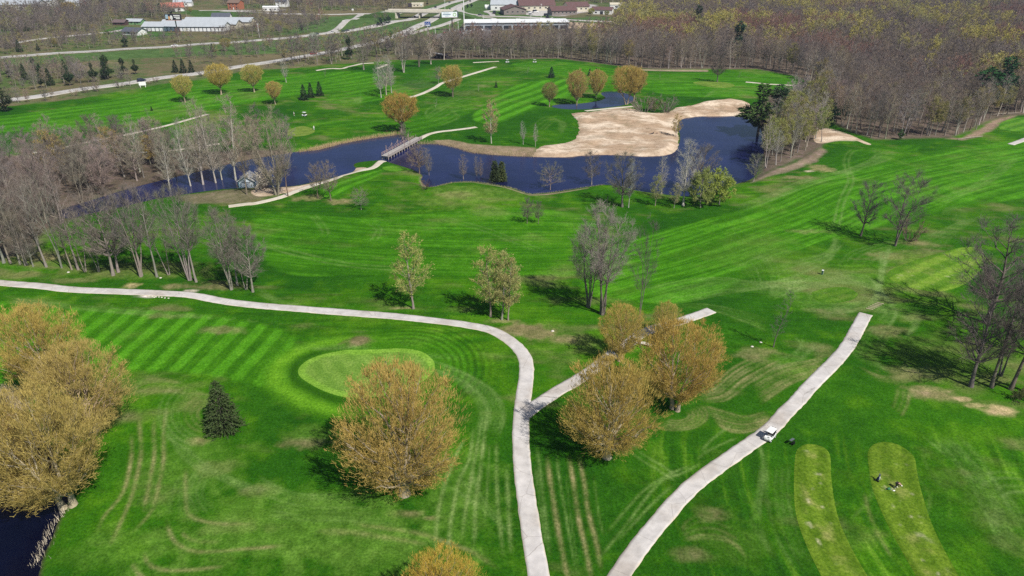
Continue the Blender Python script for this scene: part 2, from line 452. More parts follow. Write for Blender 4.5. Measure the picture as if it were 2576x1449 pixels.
ZONES = [  # outline, colour, soft edge
    ([(-80, 148), (0, 147), (350, 125), (640, 107), (870, 85), (1000, 62), (1010, 82), (900, 106), (860, 119), (700, 134), (480, 140), (300, 150), (100, 160), (-80, 175)], C3(.075, .135, .038), 5),
    ([(819, 42), (900, 38), (990, 42), (1000, 56), (870, 76), (830, 78), (780, 80), (700, 88)], C3(.075, .135, .038), 5),
    ([(1000, 62), (1115, 44), (1180, 42), (1240, 46), (1230, 56), (1180, 72), (1110, 84), (1030, 95), (990, 92)], C3(.075, .135, .038), 5),
    ([(1064, 16), (1130, 2), (1190, 0), (1300, 0), (1300, 38), (1160, 36), (1110, 33), (1060, 30)], C3(.075, .135, .038), 6),
    ([(1240, 30), (1290, 22), (1420, 44), (1540, 44), (1540, 60), (1440, 56), (1300, 46), (1240, 44)], C3(.075, .135, .038), 5),
    ([(1340, 62), (1380, 52), (1450, 56), (1530, 62), (1535, 70), (1480, 72), (1400, 70)], C3(.42, .33, .22), 4),
    ([(1330, 20), (1400, 22), (1440, 10), (1500, 12), (1500, 24), (1420, 40), (1340, 38)], C3(.42, .40, .37), 5),
    ([(255, 78), (300, 90), (400, 92), (470, 86), (360, 78), (310, 66), (290, 68)], C3(.05, .13, .022), 4),
    ([(410, 27), (470, 24), (620, 26), (640, 34), (560, 46), (490, 44), (470, 36)], C3(.06, .12, .028), 6),
    ([(2055, 322), (2092, 324), (2125, 337), (2150, 352), (2150, 356), (2105, 357), (2060, 363), (2040, 350)], C3(.55, .46, .33), 1.5),
    ([(2380, 349), (2420, 345), (2470, 322), (2500, 300), (2540, 290), (2560, 288), (2525, 302), (2498, 325), (2460, 343), (2420, 352)], C3(.26, .19, .13), 2),
    ([(1896, 452), (1930, 438), (1980, 418), (2030, 395), (2065, 372), (2078, 378), (2055, 405), (2000, 430), (1940, 448), (1890, 462)], C3(.24, .19, .13), 2),
    ([(1880, 330), (1930, 240), (2000, 225), (2075, 260), (2075, 365), (2030, 395), (1930, 438), (1895, 450), (1915, 420), (1920, 370)], LEAF, 3),
    ([(-80, 400), (80, 386), (300, 384), (560, 378), (720, 372), (745, 385), (640, 402), (450, 445), (300, 480), (150, 530), (170, 552), (60, 640), (-80, 660)], LEAF * .9, 5),
    ([(440, 492), (560, 478), (650, 474), (720, 470), (700, 492), (600, 508), (480, 512)], C3(.15, .14, .075), 3),
    ([(1095, 352), (1130, 350), (1180, 360), (1240, 366), (1346, 372), (1350, 394), (1240, 391), (1150, 374), (1100, 363)], C3(.25, .20, .12), 1.5),
    ([(752, 384), (800, 377), (850, 365), (900, 354), (1000, 338), (1005, 334), (900, 346), (840, 357), (790, 369), (750, 378)], C3(.30, .24, .13), 1.5),
    ([(1060, 440), (1075, 437), (1098, 468), (1085, 476), (1066, 470), (1056, 454)], C3(.34, .27, .18), 1.2),
    ([(1085, 474), (1140, 458), (1190, 456), (1285, 471), (1335, 487), (1380, 484), (1480, 469), (1480, 472), (1380, 489), (1335, 492), (1280, 476), (1190, 460), (1140, 462), (1100, 476)], C3(.26, .22, .13), .8),
    ([(-80, 985), (0, 982), (30, 990), (60, 1030), (50, 1020), (24, 998), (0, 995), (-80, 992)], C3(.28, .22, .14), 1.0),
    ([(1600, 173), (1780, 176), (1780, 181), (1600, 177)], C3(.3, .25, .16), 1.5),
]
ZONES = [(flat(a), c, e) for a, c, e in ZONES]

TRACKS = []   # (polyline world, width m, strength, colour)
LT = C3(.175, .275, .075); TN = C3(.26, .24, .10)
def trk(pts, off=(0, 0), w=.34, s=.5, col=LT, pair=0.0):
    p = flat([(off[0] + a / 4, off[1] + b / 4) for a, b in pts]) if off is not None else flat(pts)
    p = resample(smooth_poly(p, 5, False), 1.2)
    if pair:
        d = np.gradient(p, axis=0); d /= np.maximum(1e-6, np.hypot(*d.T))[:, None]
        nrm = np.c_[-d[:, 1], d[:, 0]]
        TRACKS.append((p + nrm * pair / 2, w, s, col)); TRACKS.append((p - nrm * pair / 2, w, s, col))
    else:
        TRACKS.append((p, w, s, col))
def fam(a, b, n, off, w=.34, s=.4, col=LT, pair=0.0):
    for i in range(n):
        t = (i + rnd.uniform(-.25, .25)) / max(1, n - 1); t = min(1, max(0, t))
        m = min(len(a), len(b))
        trk([(a[k][0] * (1 - t) + b[k][0] * t, a[k][1] * (1 - t) + b[k][1] * t) for k in range(m)], off, w, s * rnd.uniform(.45, 1.2), col, pair)
o5, o6, o7, o8 = (0, 1088), (644, 1088), (1288, 1088), (1932, 1088)
for q, ss in (([(1320, 0), (1330, 200), (1290, 450), (1220, 650), (1050, 850), (960, 1050)], .75), ([(1400, -200), (1410, 0), (1425, 200), (1370, 500), (1310, 700), (1200, 950), (1080, 1200)], .75), ([(1560, -150), (1550, 0), (1555, 250), (1490, 600), (1440, 850)], .65), ([(1690, -300), (1650, 0), (1650, 300), (1600, 550), (1530, 800), (1300, 1050)], .65)):
    trk(q, o5, .5, ss, TN)
trk([(1690, 850), (1690, 950), (1740, 1080), (1850, 1170), (2000, 1215), (2300, 1200), (2576, 1180), (2900, 1150)], o5, .5, .75, TN)
trk([(1870, 350), (1880, 780), (1930, 860), (2050, 910), (2300, 940), (2576, 930)], o5, .5, .6, TN)
trk([(1450, 1190), (1470, 1290), (1560, 1370), (1800, 1400), (2300, 1360)], o5, .5, .6, TN); trk([(1330, 1310), (1380, 1400), (1450, 1480)], o5, .5, .6, TN)
trk([(1830, 1000), (1870, 1060), (2000, 1110), (2250, 1120)], o5, .5, .45, TN)
fam([(1850, 400), (1750, 600), (1700, 850)], [(2150, 350), (2050, 650), (2250, 850)], 6, o5, .5, .4)
fam([(1650, -50), (1750, 120), (1880, 300), (2250, 500), (2576, 640)], [(2000, 300), (2150, 380), (2350, 480), (2576, 560), (2800, 640)], 5, o5, .5, .35)
for k in range(7):    # loops round the spruce
    r = 26 + k * 13
    trk([(530 + r * math.cos(t) * 1.25, 1045 + r * .95 * math.sin(t)) for t in np.linspace(1.7, 4.4, 9)], None, .45, .6 * rnd.uniform(.6, 1.1), TN if k < 3 else LT)
for q, w_, s_ in (([(2130, 0), (2030, 180), (1930, 420), (1850, 700), (1810, 1000), (1800, 1300)], .45, .85), ([(2190, -100), (2150, 250), (2050, 450), (1990, 720), (1950, 1000), (1950, 1300)], .45, .8), ([(2290, -200), (2220, 150), (2130, 650), (2090, 900), (2070, 1100)], .45, .75), ([(2330, -250), (2300, 0), (2260, 350), (2210, 700), (2200, 1000), (2190, 1200)], .5, .85), ([(2420, 50), (2420, 400), (2440, 800), (2480, 1150), (2500, 1300)], .45, .7), ([(2520, 300), (2550, 900), (2570, 1250)], .5, .7), ([(2350, 100), (2330, 500), (2300, 900)], .25, .5)):
    trk(q, o6, w_, s_, LT * .9 + TN * .15)
trk([(900, 920), (1200, 950), (1600, 1000), (1900, 1090), (2200, 1200), (2500, 1400)], o6, .7, .55, TN); trk([(750, 1000), (1100, 1030), (1500, 1080), (1800, 1130)], o6, .8, .4, TN)
fam([(0, 430), (300, 600), (700, 640), (1100, 580)], [(100, 850), (500, 900), (900, 900), (1500, 930)], 7, o6, .5, .35)
fam([(1300, -700), (1700, -620), (2050, -480), (2250, -200), (2150, 100)], [(1500, -760), (1900, -680), (2350, -450), (2500, -200), (2420, 100)], 9, o6, .4, .5)
fam([(2150, 300), (2250, 600), (2480, 900)], [(1900, 500), (2200, 700), (2560, 1000)], 3, o6, .4, .4)
for q, w_, s_, c_ in (([(350, 190), (380, 450), (430, 750), (480, 1050), (560, 1440), (600, 1600)], .55, 1.0, TN), ([(450, 170), (470, 420), (540, 800), (600, 1150), (660, 1440)], .3, .7, LT), ([(565, 200), (620, 500), (670, 850), (740, 1150), (800, 1440), (830, 1560)], .5, 1.0, TN), ([(660, 190), (720, 450), (770, 800), (850, 1100), (910, 1440)], .5, .9, TN), ([(250, 100), (300, 550), (350, 950), (390, 1300)], .5, .6, LT), ([(230, 300), (290, 800), (350, 1200)], .3, .5, LT), ([(540, 400), (600, 900), (680, 1400)], .2, .4, LT), ([(820, 400), (870, 800), (930, 1050)], .25, .4, LT)):
    trk(q, o7, w_, s_, c_)
trk([(1120, 90), (1300, 230), (1500, 350), (1700, 480)], o7, .35, .65, LT, 1.3)
for q in ([(2300, 20), (2000, 150), (1850, 270)], [(2250, -120), (2000, 60), (1900, 200)], [(940, 1020), (1300, 600), (1600, 400), (1850, 300)], [(800, 1350), (1150, 920), (1480, 500), (1750, 380), (2000, 230)], [(1050, 1100), (1400, 720), (1650, 500)]):
    trk(q, o7, .4, .6)
fam([(1700, 1000), (1750, 880), (1900, 800), (2200, 860)], [(1700, 1100), (1900, 1060), (2200, 1100), (2400, 1300)], 5, o7, .4, .35, TN)
fam([(2200, -100), (2500, 100), (2480, 500), (2400, 900), (2576, 1100)], [(2576, 100), (2560, 400), (2500, 800), (2560, 1100), (2650, 1300)], 6, o7, .4, .35)
o3, o4 = (1288, 682), (1932, 682)
fam([(1780, 1215), (2000, 1150), (2200, 990), (2400, 890), (2600, 860)], [(1850, 1300), (2150, 1290), (2350, 1150), (2500, 1060), (2750, 900)], 7, o3, .4, .95, TN)
fam([(1900, 1330), (2150, 1400), (2350, 1450), (2576, 1400)], [(2050, 1500), (2200, 1600), (2400, 1600), (2700, 1500)], 7, o3, .4, .8, TN)
for k in range(5):
    trk([(1702 + (34 + k * 11) * math.cos(t) * 1.0, 1040 + (14 + k * 6) * math.sin(t)) for t in np.linspace(-.9, 2.4, 9)], None, .35, .65, TN)
fam([(1300, 200), (1700, 100), (2100, 60), (2576, 100), (3000, 0)], [(1350, 330), (1700, 330), (2100, 240), (2576, 160), (3100, 60)], 14, o3, .4, .5)
fam([(2150, 30), (2300, -60), (2400, 60), (2450, 240)], [(2400, -130), (2600, -160), (2700, 60), (2650, 300)], 7, o3, .35, .5)
fam([(1500, 380), (1900, 330), (2400, 420), (2600, 500)], [(1960, 380), (2200, 460), (2450, 560), (2600, 640)], 6, o3, .35, .4)
# the loops round the small tee and the right-hand path
for k in range(9):
    r = 1 + .13 * k
    trk([(2098 + 60 * r * math.cos(t), 741 + 22 * r * math.sin(t)) for t in np.linspace(rnd.uniform(-3, 1), rnd.uniform(2.5, 6), 12)], None, .4, .5 * rnd.uniform(.6, 1.3))
fam([(-100, 200), (300, 90), (700, 10), (1000, 40), (1100, 200), (960, 380)], [(0, 300), (300, 190), (800, 120), (1150, 240), (1300, 420), (1150, 640)], 12, o4, .38, .55)
fam([(1130, -250), (1120, 0), (1080, 200), (980, 360)], [(1250, -300), (1180, -50), (1120, 250), (1060, 380)], 6, o4, .36, .6)
fam([(1150, 330), (1400, 340), (1540, 420), (1500, 600)], [(1050, 420), (1250, 420), (1450, 520), (1350, 700)], 7, o4, .36, .5)
fam([(0, 880), (200, 860), (330, 750), (250, 640)], [(0, 1000), (300, 940), (450, 800), (620, 700)], 6, o4, .4, .5)
fam([(-200, 1100), (150, 950), (420, 900), (600, 820)], [(-100, 1350), (200, 1150), (420, 1060), (560, 960)], 9, o4, .4, .75, TN)
fam([(1050, 1090), (1300, 1120), (1500, 1080), (1560, 1000)], [(900, 950), (1100, 1040), (1300, 1050), (1480, 960)], 5, o4, .4, .45, TN)
fam([(1000, 500), (900, 650), (850, 800), (1000, 950)], [(1250, 600), (1150, 760), (1100, 900), (1250, 1050)], 6, o4, .4, .35)
fam([(1300, 1160), (1300, 1250), (1250, 1400)], [(1420, 1200), (1400, 1350), (1330, 1480)], 3, o4, .4, .5, TN)
# big fairway loops, upper right
o8u = (1932, 322)
trk([(1000, 190), (850, 230), (790, 320), (800, 430), (830, 540), (800, 640), (740, 760), (690, 960), (640, 1100)], o8u, .35, .85, LT, 1.6)
fam([(950, 170), (1080, 240), (1040, 310), (800, 420), (500, 510), (0, 680), (-400, 800)], [(1120, 170), (1270, 240), (1220, 320), (950, 420), (620, 560), (100, 720), (-400, 880)], 9, o8u, .4, .65)
fam([(2450, 280), (2250, 430), (2000, 600), (1600, 730)], [(2576, 260), (2300, 500), (2050, 640), (1700, 800)], 5, o8u, .4, .5)
fam([(640, 1040), (660, 1130), (560, 1250), (200, 1350), (0, 1420)], [(800, 1130), (700, 1220), (600, 1340), (300, 1480), (0, 1560)], 8, o8u, .38, .55)
fam([(700, 1440), (800, 1260), (1100, 1150), (1600, 1080), (2000, 900)], [(1250, 1420), (1400, 1330), (1700, 1250), (1900, 1050), (2200, 850)], 9, o8u, .4, .4)
fam([(1750, 900), (1800, 800), (1900, 850), (1850, 950)], [(1850, 880), (1900, 780), (2000, 850), (1950, 960)], 4, o8u, .4, .4)
# far lines
trk([(560, 870), (640, 950), (700, 1040), (680, 1090)], (644, 322), .4, .6, LT, 1.6); trk([(1140, 950), (1230, 1000), (1220, 1070), (1170, 1140)], (644, 322), .4, .6, LT, 1.6)
trk([(1800, 880), (2100, 960), (2350, 1040), (2576, 1130), (3000, 1300)], (644, 322), .4, .5, LT, 2); trk([(0, 1130), (400, 1250), (1000, 1380), (1700, 1420)], (644, 322), .6, .5, LT, 2)
fam([(300, 730), (1000, 770), (1500, 830), (2200, 860)], [(300, 770), (1000, 800), (1500, 860), (2200, 900)], 3, (644, 682), .5, .35)
fam([(0, 120), (200, 250), (500, 330)], [(0, 200), (200, 300), (450, 370)], 5, (644, 682), .4, .5)
fam([(1700, 1190), (1720, 1110), (1800, 1060), (2000, 1010), (2300, 940)], [(1760, 1260), (1900, 1250), (2050, 1180), (2000, 1120), (2300, 1080)], 7, (644, 0), .6, .6)
fam([(940, 980), (1000, 1000), (960, 1040)], [(1050, 960), (1060, 1000), (1030, 1050)], 5, (644, 0), .6, .6)
fam([(700, 1260), (850, 1230), (1000, 1250), (1080, 1300)], [(750, 1320), (880, 1310), (1050, 1330), (1130, 1320)], 6, (644, 0), .8, -.35, G_DARK)
fam([(1600, 1100), (1800, 960), (2200, 820), (2576, 740)], [(1800, 1160), (2000, 1020), (2300, 880), (2600, 800)], 8, (644, 0), .7, .45)
fam([(0, 720), (200, 640), (400, 620)], [(0, 800), (250, 720), (500, 640)], 5, (1288, 0), .7, .45)
fam([(150, 1300), (350, 1180), (480, 1250), (450, 1330)], [(300, 1330), (420, 1230), (540, 1250), (480, 1360)], 4, (1288, 0), .7, .35)
fam([(1900, 1000), (2000, 960), (2200, 950), (2400, 980)], [(1950, 970), (2100, 900), (2400, 900), (2500, 940)], 5, (1288, 0), .7, .35)
fam([(0, 260), (700, 330), (1400, 400), (2200, 450)], [(0, 310), (700, 370), (1400, 440), (2200, 480)], 4, (0, 682), .4, .5)
for k in range(16):
    cx, cy = 20 + k * 47 + rnd.uniform(-12, 12), 745 + k * 4.2 + rnd.uniform(-4, 8)
    r = rnd.uniform(9, 16); t0 = rnd.uniform(-1, 1)
    trk([(cx + r * math.cos(t), cy + r * .4 * math.sin(t)) for t in np.linspace(t0, t0 + 4, 7)], None, .3, .45)
fam([(1300, 1190), (1420, 1110), (1600, 1090), (1800, 1120)], [(1350, 1300), (1600, 1220), (1900, 1240), (2150, 1260)], 8, (0, 682), .4, .5, TN)
fam([(1100, 190), (1040, 420), (1050, 620), (800, 900)], [(1900, 130), (2050, 300), (2450, 700), (2600, 1000)], 8, (1932, 1088), .4, .25)
fam([(1500, 0), (1900, 350), (2150, 750), (2400, 1300)], [(1900, 0), (2150, 300), (2400, 700), (2600, 1100)], 8, (1932, 1088), .5, .4)
fam([(0, 300), (0, 700), (120, 1100), (350, 1440)], [(230, 250), (200, 600), (290, 1000), (480, 1440)], 4, (1932, 1088), .5, .3)
trk([(970, 580), (1020, 780), (1110, 1000), (1270, 1280)], (1932, 1088), .4, .4, TN)
fam([(2060, 540), (2150, 440), (2350, 410), (2576, 440)], [(2320, 680), (2440, 610), (2576, 620), (2700, 640)], 4, (1932, 1088), .5, .4)

TEE_AX = smooth_poly(flat([(2110, 1090), (2130, 1200), (2190, 1330), (2290, 1480)]), 4, False)
def ground_color(x, y):
    n = len(x)
    n1, n2, n3 = fbm(x, y, 26, 1), fbm(x, y, 5, 5), fbm(x, y, 70, 9, 3)
    n4 = fbm(x + 0.5 * y, y * 2.2, 9, 21, 3)
    t = np.clip(.5 + (n1 - .5) * 1.9 + (n3 - .5) * .8, 0, 1)[:, None]
    c = G_DARK * (1 - t) + G_MID * t
    k = sstep(.52, .8, n2 * .6 + n1 * .5)[:, None] * .55
    c = c * (1 - k) + G_LITE * k
    # slight streaks left by the mowers everywhere
    g = np.sin((y + 2.2 * vnoise(x, y, 22, 33)) * 2.0 + 5 * vnoise(x, y, 40, 34))
    c = c * (1 + .10 * g * (y > 120) * sstep(.35, .7, vnoise(x, y, 35, 35)))[:, None]
    # long mower streaks that follow the tees on the right, finer ones elsewhere
    tq = line_coord(x, y, TEE_AX); nearr = sstep(104, 92, y) * sstep(14, 26, x)
    sk = .6 * vnoise(tq, (x + y) * .05, .55, 36) + .4 * vnoise(tq, (x + y) * .08, 1.5, 37)
    c = c * (1 + .75 * (sk - .5) * nearr)[:, None] + C3(.05, .06, .01) * (sstep(.62, .85, sk) * nearr)[:, None]
    sk = vnoise(x * .10 + .3 * y, y * 1.0, .5, 38)
    c = c * (1 + .35 * (sk - .5) * sstep(112, 125, y))[:, None]
    thin = sstep(.56, .80, n4 * .55 + n1 * .5)[:, None] * .5
    c = c * (1 - thin) + TAN * .75 * thin
    # fairways
    for poly, guide, w, s in FAIRWAYS:
        d = sd_poly(x, y, poly, 8.0)
        m = d < 1.0
        if not m.any(): continue
        X, Y = x[m], y[m]
        q = line_coord(X, Y, guide) + .5 * (vnoise(X, Y, 9, 41) - .5)
        v = sstep(-.55, .55, np.sin(q * math.pi / w))
        gd = guide[-1] - guide[0]; gd = gd / np.hypot(*gd); al = X * gd[0] + Y * gd[1]
        st = .55 * vnoise(q * 1.0, al * .03, .9, 45) + .45 * vnoise(q, al * .05, .45, 46)
        reg = REG.get(round(w, 2), .6)
        v = v * reg + sstep(.36, .68, st) * (1 - reg)
        v = .12 + .88 * v * (1 - .35 * vnoise(X, Y, 6, 43))
        L, D = C3(.086, .300, .012), C3(.025, .112, .002)
        e = (sstep(1.0, -1.0, d[m]) * s)[:, None]
        base = D * (1 - v[:, None]) + L * v[:, None]
        base = base * (1 + .3 * (n2[m] - .5))[:, None]
        pt = (sstep(.62, .85, n1[m] * .7 + n2[m] * .4) * .4)[:, None]
        base = base * (1 - pt) + C3(.10, .16, .03) * pt
        c[m] = c[m] * (1 - e) + base * e
    # rings round the green
    d = sd_poly(x, y, GREEN, 26.0)
    m = d < 24
    X, Y, dd = x[m], y[m], d[m]
    cx, cy = GREEN.mean(0)
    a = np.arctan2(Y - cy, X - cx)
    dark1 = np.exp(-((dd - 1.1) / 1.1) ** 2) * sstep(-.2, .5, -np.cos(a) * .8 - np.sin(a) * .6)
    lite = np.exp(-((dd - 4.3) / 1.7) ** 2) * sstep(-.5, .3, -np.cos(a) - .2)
    rings = .5 + .5 * np.sin(dd * 4.4 + 3 * vnoise(X, Y, 6, 51))
    rr = sstep(14, 8, dd) * sstep(.1, .7, np.cos(a) + .1) * sstep(1, 3, dd)
    cc = c[m]
    cc = cc * (1 - (sstep(9, 5, dd) * .7)[:, None]) + C3(.046, .165, .006) * (sstep(9, 5, dd) * .7)[:, None]
    cc = cc * (1 + (rr * (rings - .5) * .55))[:, None]
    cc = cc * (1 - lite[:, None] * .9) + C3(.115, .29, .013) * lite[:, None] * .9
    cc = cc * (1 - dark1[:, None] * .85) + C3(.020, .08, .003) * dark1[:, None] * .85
    c[m] = cc
    # bare and worn patches
    for X0, Y0, rx, ry, col, s in PATCHES:
        m = (abs(x - X0) < rx * 1.6) & (abs(y - Y0) < ry * 1.6)
        if not m.any(): continue
        r = np.hypot((x[m] - X0) / rx, (y[m] - Y0) / ry) + 1.3 * (fbm(x[m], y[m], 2.2, 61, 4) - .5)
        e = (sstep(1.1, .35, r) * s)[:, None]
        c[m] = c[m] * (1 - e) + col * e * (.7 + .6 * vnoise(x[m], y[m], 1.1, 63))[:, None] + c[m] * 0
    # tracks
    for pl, w, s, col in TRACKS:
        lo, hi = pl.min(0) - 2, pl.max(0) + 2
        m = np.where((x > lo[0]) & (x < hi[0]) & (y > lo[1]) & (y < hi[1]))[0]
        if len(m) == 0: continue
        X, Y = x[m], y[m]
        best = np.full(X.shape, 9.0); fr = np.zeros(X.shape); ns = len(pl) - 1
        for si, ((ax, ay), (bx, by)) in enumerate(zip(pl[:-1], pl[1:])):
            k = np.where((abs(X - (ax + bx) / 2) < 2.4) & (abs(Y - (ay + by) / 2) < 2.4))[0]
            if len(k) == 0: continue
            ex, ey = bx - ax, by - ay; L = ex * ex + ey * ey
            t = np.clip(((X[k] - ax) * ex + (Y[k] - ay) * ey) / L, 0, 1)
            dn = np.hypot(X[k] - ax - t * ex, Y[k] - ay - t * ey); nb = dn < best[k]
            best[k] = np.where(nb, dn, best[k]); fr[k] = np.where(nb, (si + t) / ns, fr[k])
        ww = w * .5 + .0009 * Y
        e = np.exp(-(best / ww) ** 2) * abs(s) * 1.25 * (.25 + .75 * vnoise(X, Y, 3.5, 71) + .5 * (vnoise(X, Y, .5, 73) - .5)) * (w / (w + .0014 * Y))
        e = np.clip(e * sstep(0, .16, fr) * sstep(1, .84, fr), 0, .9)[:, None]
        c[m] = c[m] * (1 - e) + col * e
    # beyond the course
    d = sd_poly(x, y, WILD, 12.0)
    e = sstep(1.5, -3.0, d + 3 * (n2 - .5))[:, None]
    olive = C3(.150, .130, .068) * (.6 + .8 * n1[:, None]); grn = C3(.075, .118, .034)
    t = sstep(.42, .66, n3 * .6 + n2 * .4)[:, None]
    wild = olive * (1 - t) + grn * t
    px = x / np.maximum(y, 1)
    f = (sstep(-.20, -.12, px) * sstep(640, 470, y) + sstep(.13, .19, px))[:, None].clip(0, 1)
    wild = wild * (1 - f) + LEAF * (.6 + .8 * n2[:, None]) * f
    c = c * (1 - e) + wild * e
    for poly, col, soft in ZONES:
        d = sd_poly(x, y, poly, 12.0)
        m = d < soft
        if not m.any(): continue
        e = sstep(soft * .6, -soft * .6, d[m] + soft * 1.4 * (n2[m] - .5))[:, None]
        c[m] = c[m] * (1 - e) + col * (.62 + .76 * n2[m])[:, None] * e
    # damp dark margin and pond floor
    for p in PONDS:
        d = sd_poly(x, y, p, 6.0)
        e = sstep(.9, -.3, d + .8 * (n2 - .5))[:, None]
        c = c * (1 - e) + C3(.055, .040, .028) * e
    return np.clip(c, .004, .9)

rows = [-80., -30., 5., 25.]; y_ = 36.0
while y_ < 1500: rows.append(y_); y_ += 0.0027 * (y_ + 18)
while y_ < 5200: rows.append(y_); y_ += 0.03 * y_
rows = np.array(rows); NCOL = 700
uu = np.linspace(-.76, .76, NCOL)
GX = (uu[None, :] * (np.maximum(rows, 30)[:, None] + 45)); GY = np.repeat(rows[:, None], NCOL, 1)
gx, gy = GX.ravel(), GY.ravel()
gz = hgt(gx, gy)
i0 = (np.arange(len(rows) - 1)[:, None] * NCOL + np.arange(NCOL - 1)[None, :]).ravel()
me = mk_mesh('ground', np.c_[gx, gy, gz], quads=np.c_[i0, i0 + 1, i0 + NCOL + 1, i0 + NCOL])
smooth(me); add_col(me, ground_color(gx, gy))
M_GRASS = grass_mat()
structure(ob('ground', me, M_GRASS))

# water: level sheets, the banks rise through them
M_WATER = water_mat(); M_DARKW = water_mat('dim_reflection_water', (.0022, .003, .013))  # lake colour has reflected sky blue painted in; near pond painted dark, reflecting little
for p in PONDS:
    c0 = p.mean(0)
    q = []
    d = np.roll(p, -1, 0) - np.roll(p, 1, 0); d /= np.maximum(1e-6, np.hypot(*d.T))[:, None]
    area = np.sum(p[:, 0] * np.roll(p[:, 1], -1) - np.roll(p[:, 0], -1) * p[:, 1])
    nrm = np.c_[d[:, 1], -d[:, 0]] * (1 if area > 0 else -1)
    q = p + nrm * 1.2
    r = geometry.delaunay_2d_cdt([Vector(v) for v in q], [], [list(range(len(q)))], 1, 1e-4)
    wm = bpy.data.meshes.new('pond_water'); wm.from_pydata([(v.x, v.y, WATER) for v in r[0]], [], [f if (r[0][f[1]] - r[0][f[0]]).cross(r[0][f[2]] - r[0][f[0]]) > 0 else f[::-1] for f in r[2]])
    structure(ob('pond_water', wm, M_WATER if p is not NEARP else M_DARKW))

def sheet(name, poly, off, mat, colfn=None, step=1.2, kind=True, rough=0.0):
    """a thin draped sheet over the terrain, with a turned-down rim"""
    poly = np.asarray(poly)
    lo, hi = poly.min(0), poly.max(0)
    gx_, gy_ = np.meshgrid(np.arange(lo[0], hi[0], step), np.arange(lo[1], hi[1], step))
    gx_, gy_ = gx_.ravel() + NR.uniform(-.2, .2, gx_.size) * step, gy_.ravel() + NR.uniform(-.2, .2, gy_.size) * step
    k = sd_poly(gx_, gy_, poly, 3.0) < -step * .4
    pts = [Vector(v) for v in poly] + [Vector(v) for v in zip(gx_[k], gy_[k])]
    r = geometry.delaunay_2d_cdt(pts, [], [list(range(len(poly)))], 1, 1e-5)
    V = np.array([(v.x, v.y) for v in r[0]])
    F = [f if (r[0][f[1]] - r[0][f[0]]).cross(r[0][f[2]] - r[0][f[0]]) > 0 else f[::-1] for f in r[2]]
    z = hgt(V[:, 0], V[:, 1]) + off
    if rough: z = z + rough * np.maximum(0, fbm(V[:, 0], V[:, 1], 7, 97, 4) - .25) * sstep(0, -3, sd_poly(V[:, 0], V[:, 1], poly, 4.0))
    dd = sd_poly(V[:, 0], V[:, 1], poly, 3.0)
    z = z - np.where(dd > -.02, off * .8, 0)
    sm_ = bpy.data.meshes.new(name); sm_.from_pydata(np.c_[V, z].tolist(), [], F); smooth(sm_)
    if colfn is not None: add_col(sm_, colfn(V[:, 0], V[:, 1], dd))
    o = ob(name, sm_, mat)
    return structure(o) if kind else o

def green_col(x, y, d):
    q = line_coord(x, y, flat([(1050, 800), (870, 985)]) if False else flat([(905, 895), (985, 985)]))
    v = sstep(-.4, .4, np.sin(q * math.pi / 1.9))[:, None]
    c = C3(.118, .235, .030) * (1 - v) + C3(.145, .265, .038) * v
    n = fbm(x, y, 6, 81, 3)[:, None]
    c = c * (.88 + .24 * n)
    e = sstep(-1.6, -1.2, d)[:, None]
    return c * (1 - e) + C3(.165, .325, .035) * e
sheet('putting_green', GREEN, .05, M_GRASS, green_col, .45)
def tee_col(base, lite, worn, axis, w):
    g_ = flat(axis)
    def f(x, y, d):
        q = line_coord(x, y, smooth_poly(g_, 4, False) if len(g_) > 2 else g_)
        v = sstep(-.4, .4, np.sin(q * math.pi / w))[:, None]
        c = base * (1 - v) + lite * v
        n = fbm(x, y, 3.0, 83, 4)[:, None]
        c = c * (.82 + .36 * n)
        e = (sstep(.50, .78, fbm(x, y, 2.4, 85, 4)) * sstep(-.5, -2.2, d) * worn)[:, None]
        c = c * (1 - e) + C3(.26, .27, .08) * e
        e = sstep(.84, .93, vnoise(x, y, .8, 88))[:, None] * sstep(-.6, -2.0, d)[:, None] * worn
        return c * (1 - e) + C3(.42, .40, .24) * e
    return f
TB, TL = C3(.080, .155, .010), C3(.112, .195, .015)
def tee_poly(pts): return smooth_poly(flat([(1932 + a / 4, 1088 + b / 4) for a, b in pts]), 5)
sheet('tee_box', tee_poly([(420, 105), (330, 130), (280, 210), (265, 500), (285, 800), (380, 1100), (540, 1440), (700, 1750), (1200, 1750), (1010, 1440), (820, 1100), (700, 800), (640, 450), (628, 230), (560, 140)]), .05, M_GRASS, tee_col(TB, TL, .75, [(2030, 1130), (2035, 1260), (2100, 1400), (2160, 1520)], 1.5), .4)
sheet('tee_box', tee_poly([(1180, 100), (1060, 125), (1005, 200), (1012, 320), (1050, 540), (1130, 750), (1280, 1050), (1500, 1440), (1700, 1780), (2150, 1780), (1930, 1440), (1680, 980), (1560, 650), (1500, 420), (1465, 250), (1330, 140)]), .05, M_GRASS, tee_col(TB, TL, .55, [(2240, 1120), (2255, 1220), (2310, 1330), (2400, 1480)], 1.6), .4)
sheet('tee_box', smooth_poly(flat([(2042, 737), (2052, 730), (2090, 722), (2130, 722), (2152, 733), (2158, 742), (2140, 754), (2100, 760), (2062, 753)]), 4), .05, M_GRASS, tee_col(C3(.055, .150, .010), C3(.085, .19, .016), .2, [(2040, 755), (2160, 728)], 1.3), .5)
sheet('tee_box', smooth_poly(flat([(962, 424), (980, 418), (1010, 417), (1032, 421), (1026, 428), (1000, 432), (975, 431)]), 4), .05, M_GRASS, tee_col(C3(.07, .2, .012), C3(.09, .24, .016), .1, [(960, 425), (1030, 423)], 1.3), .8)
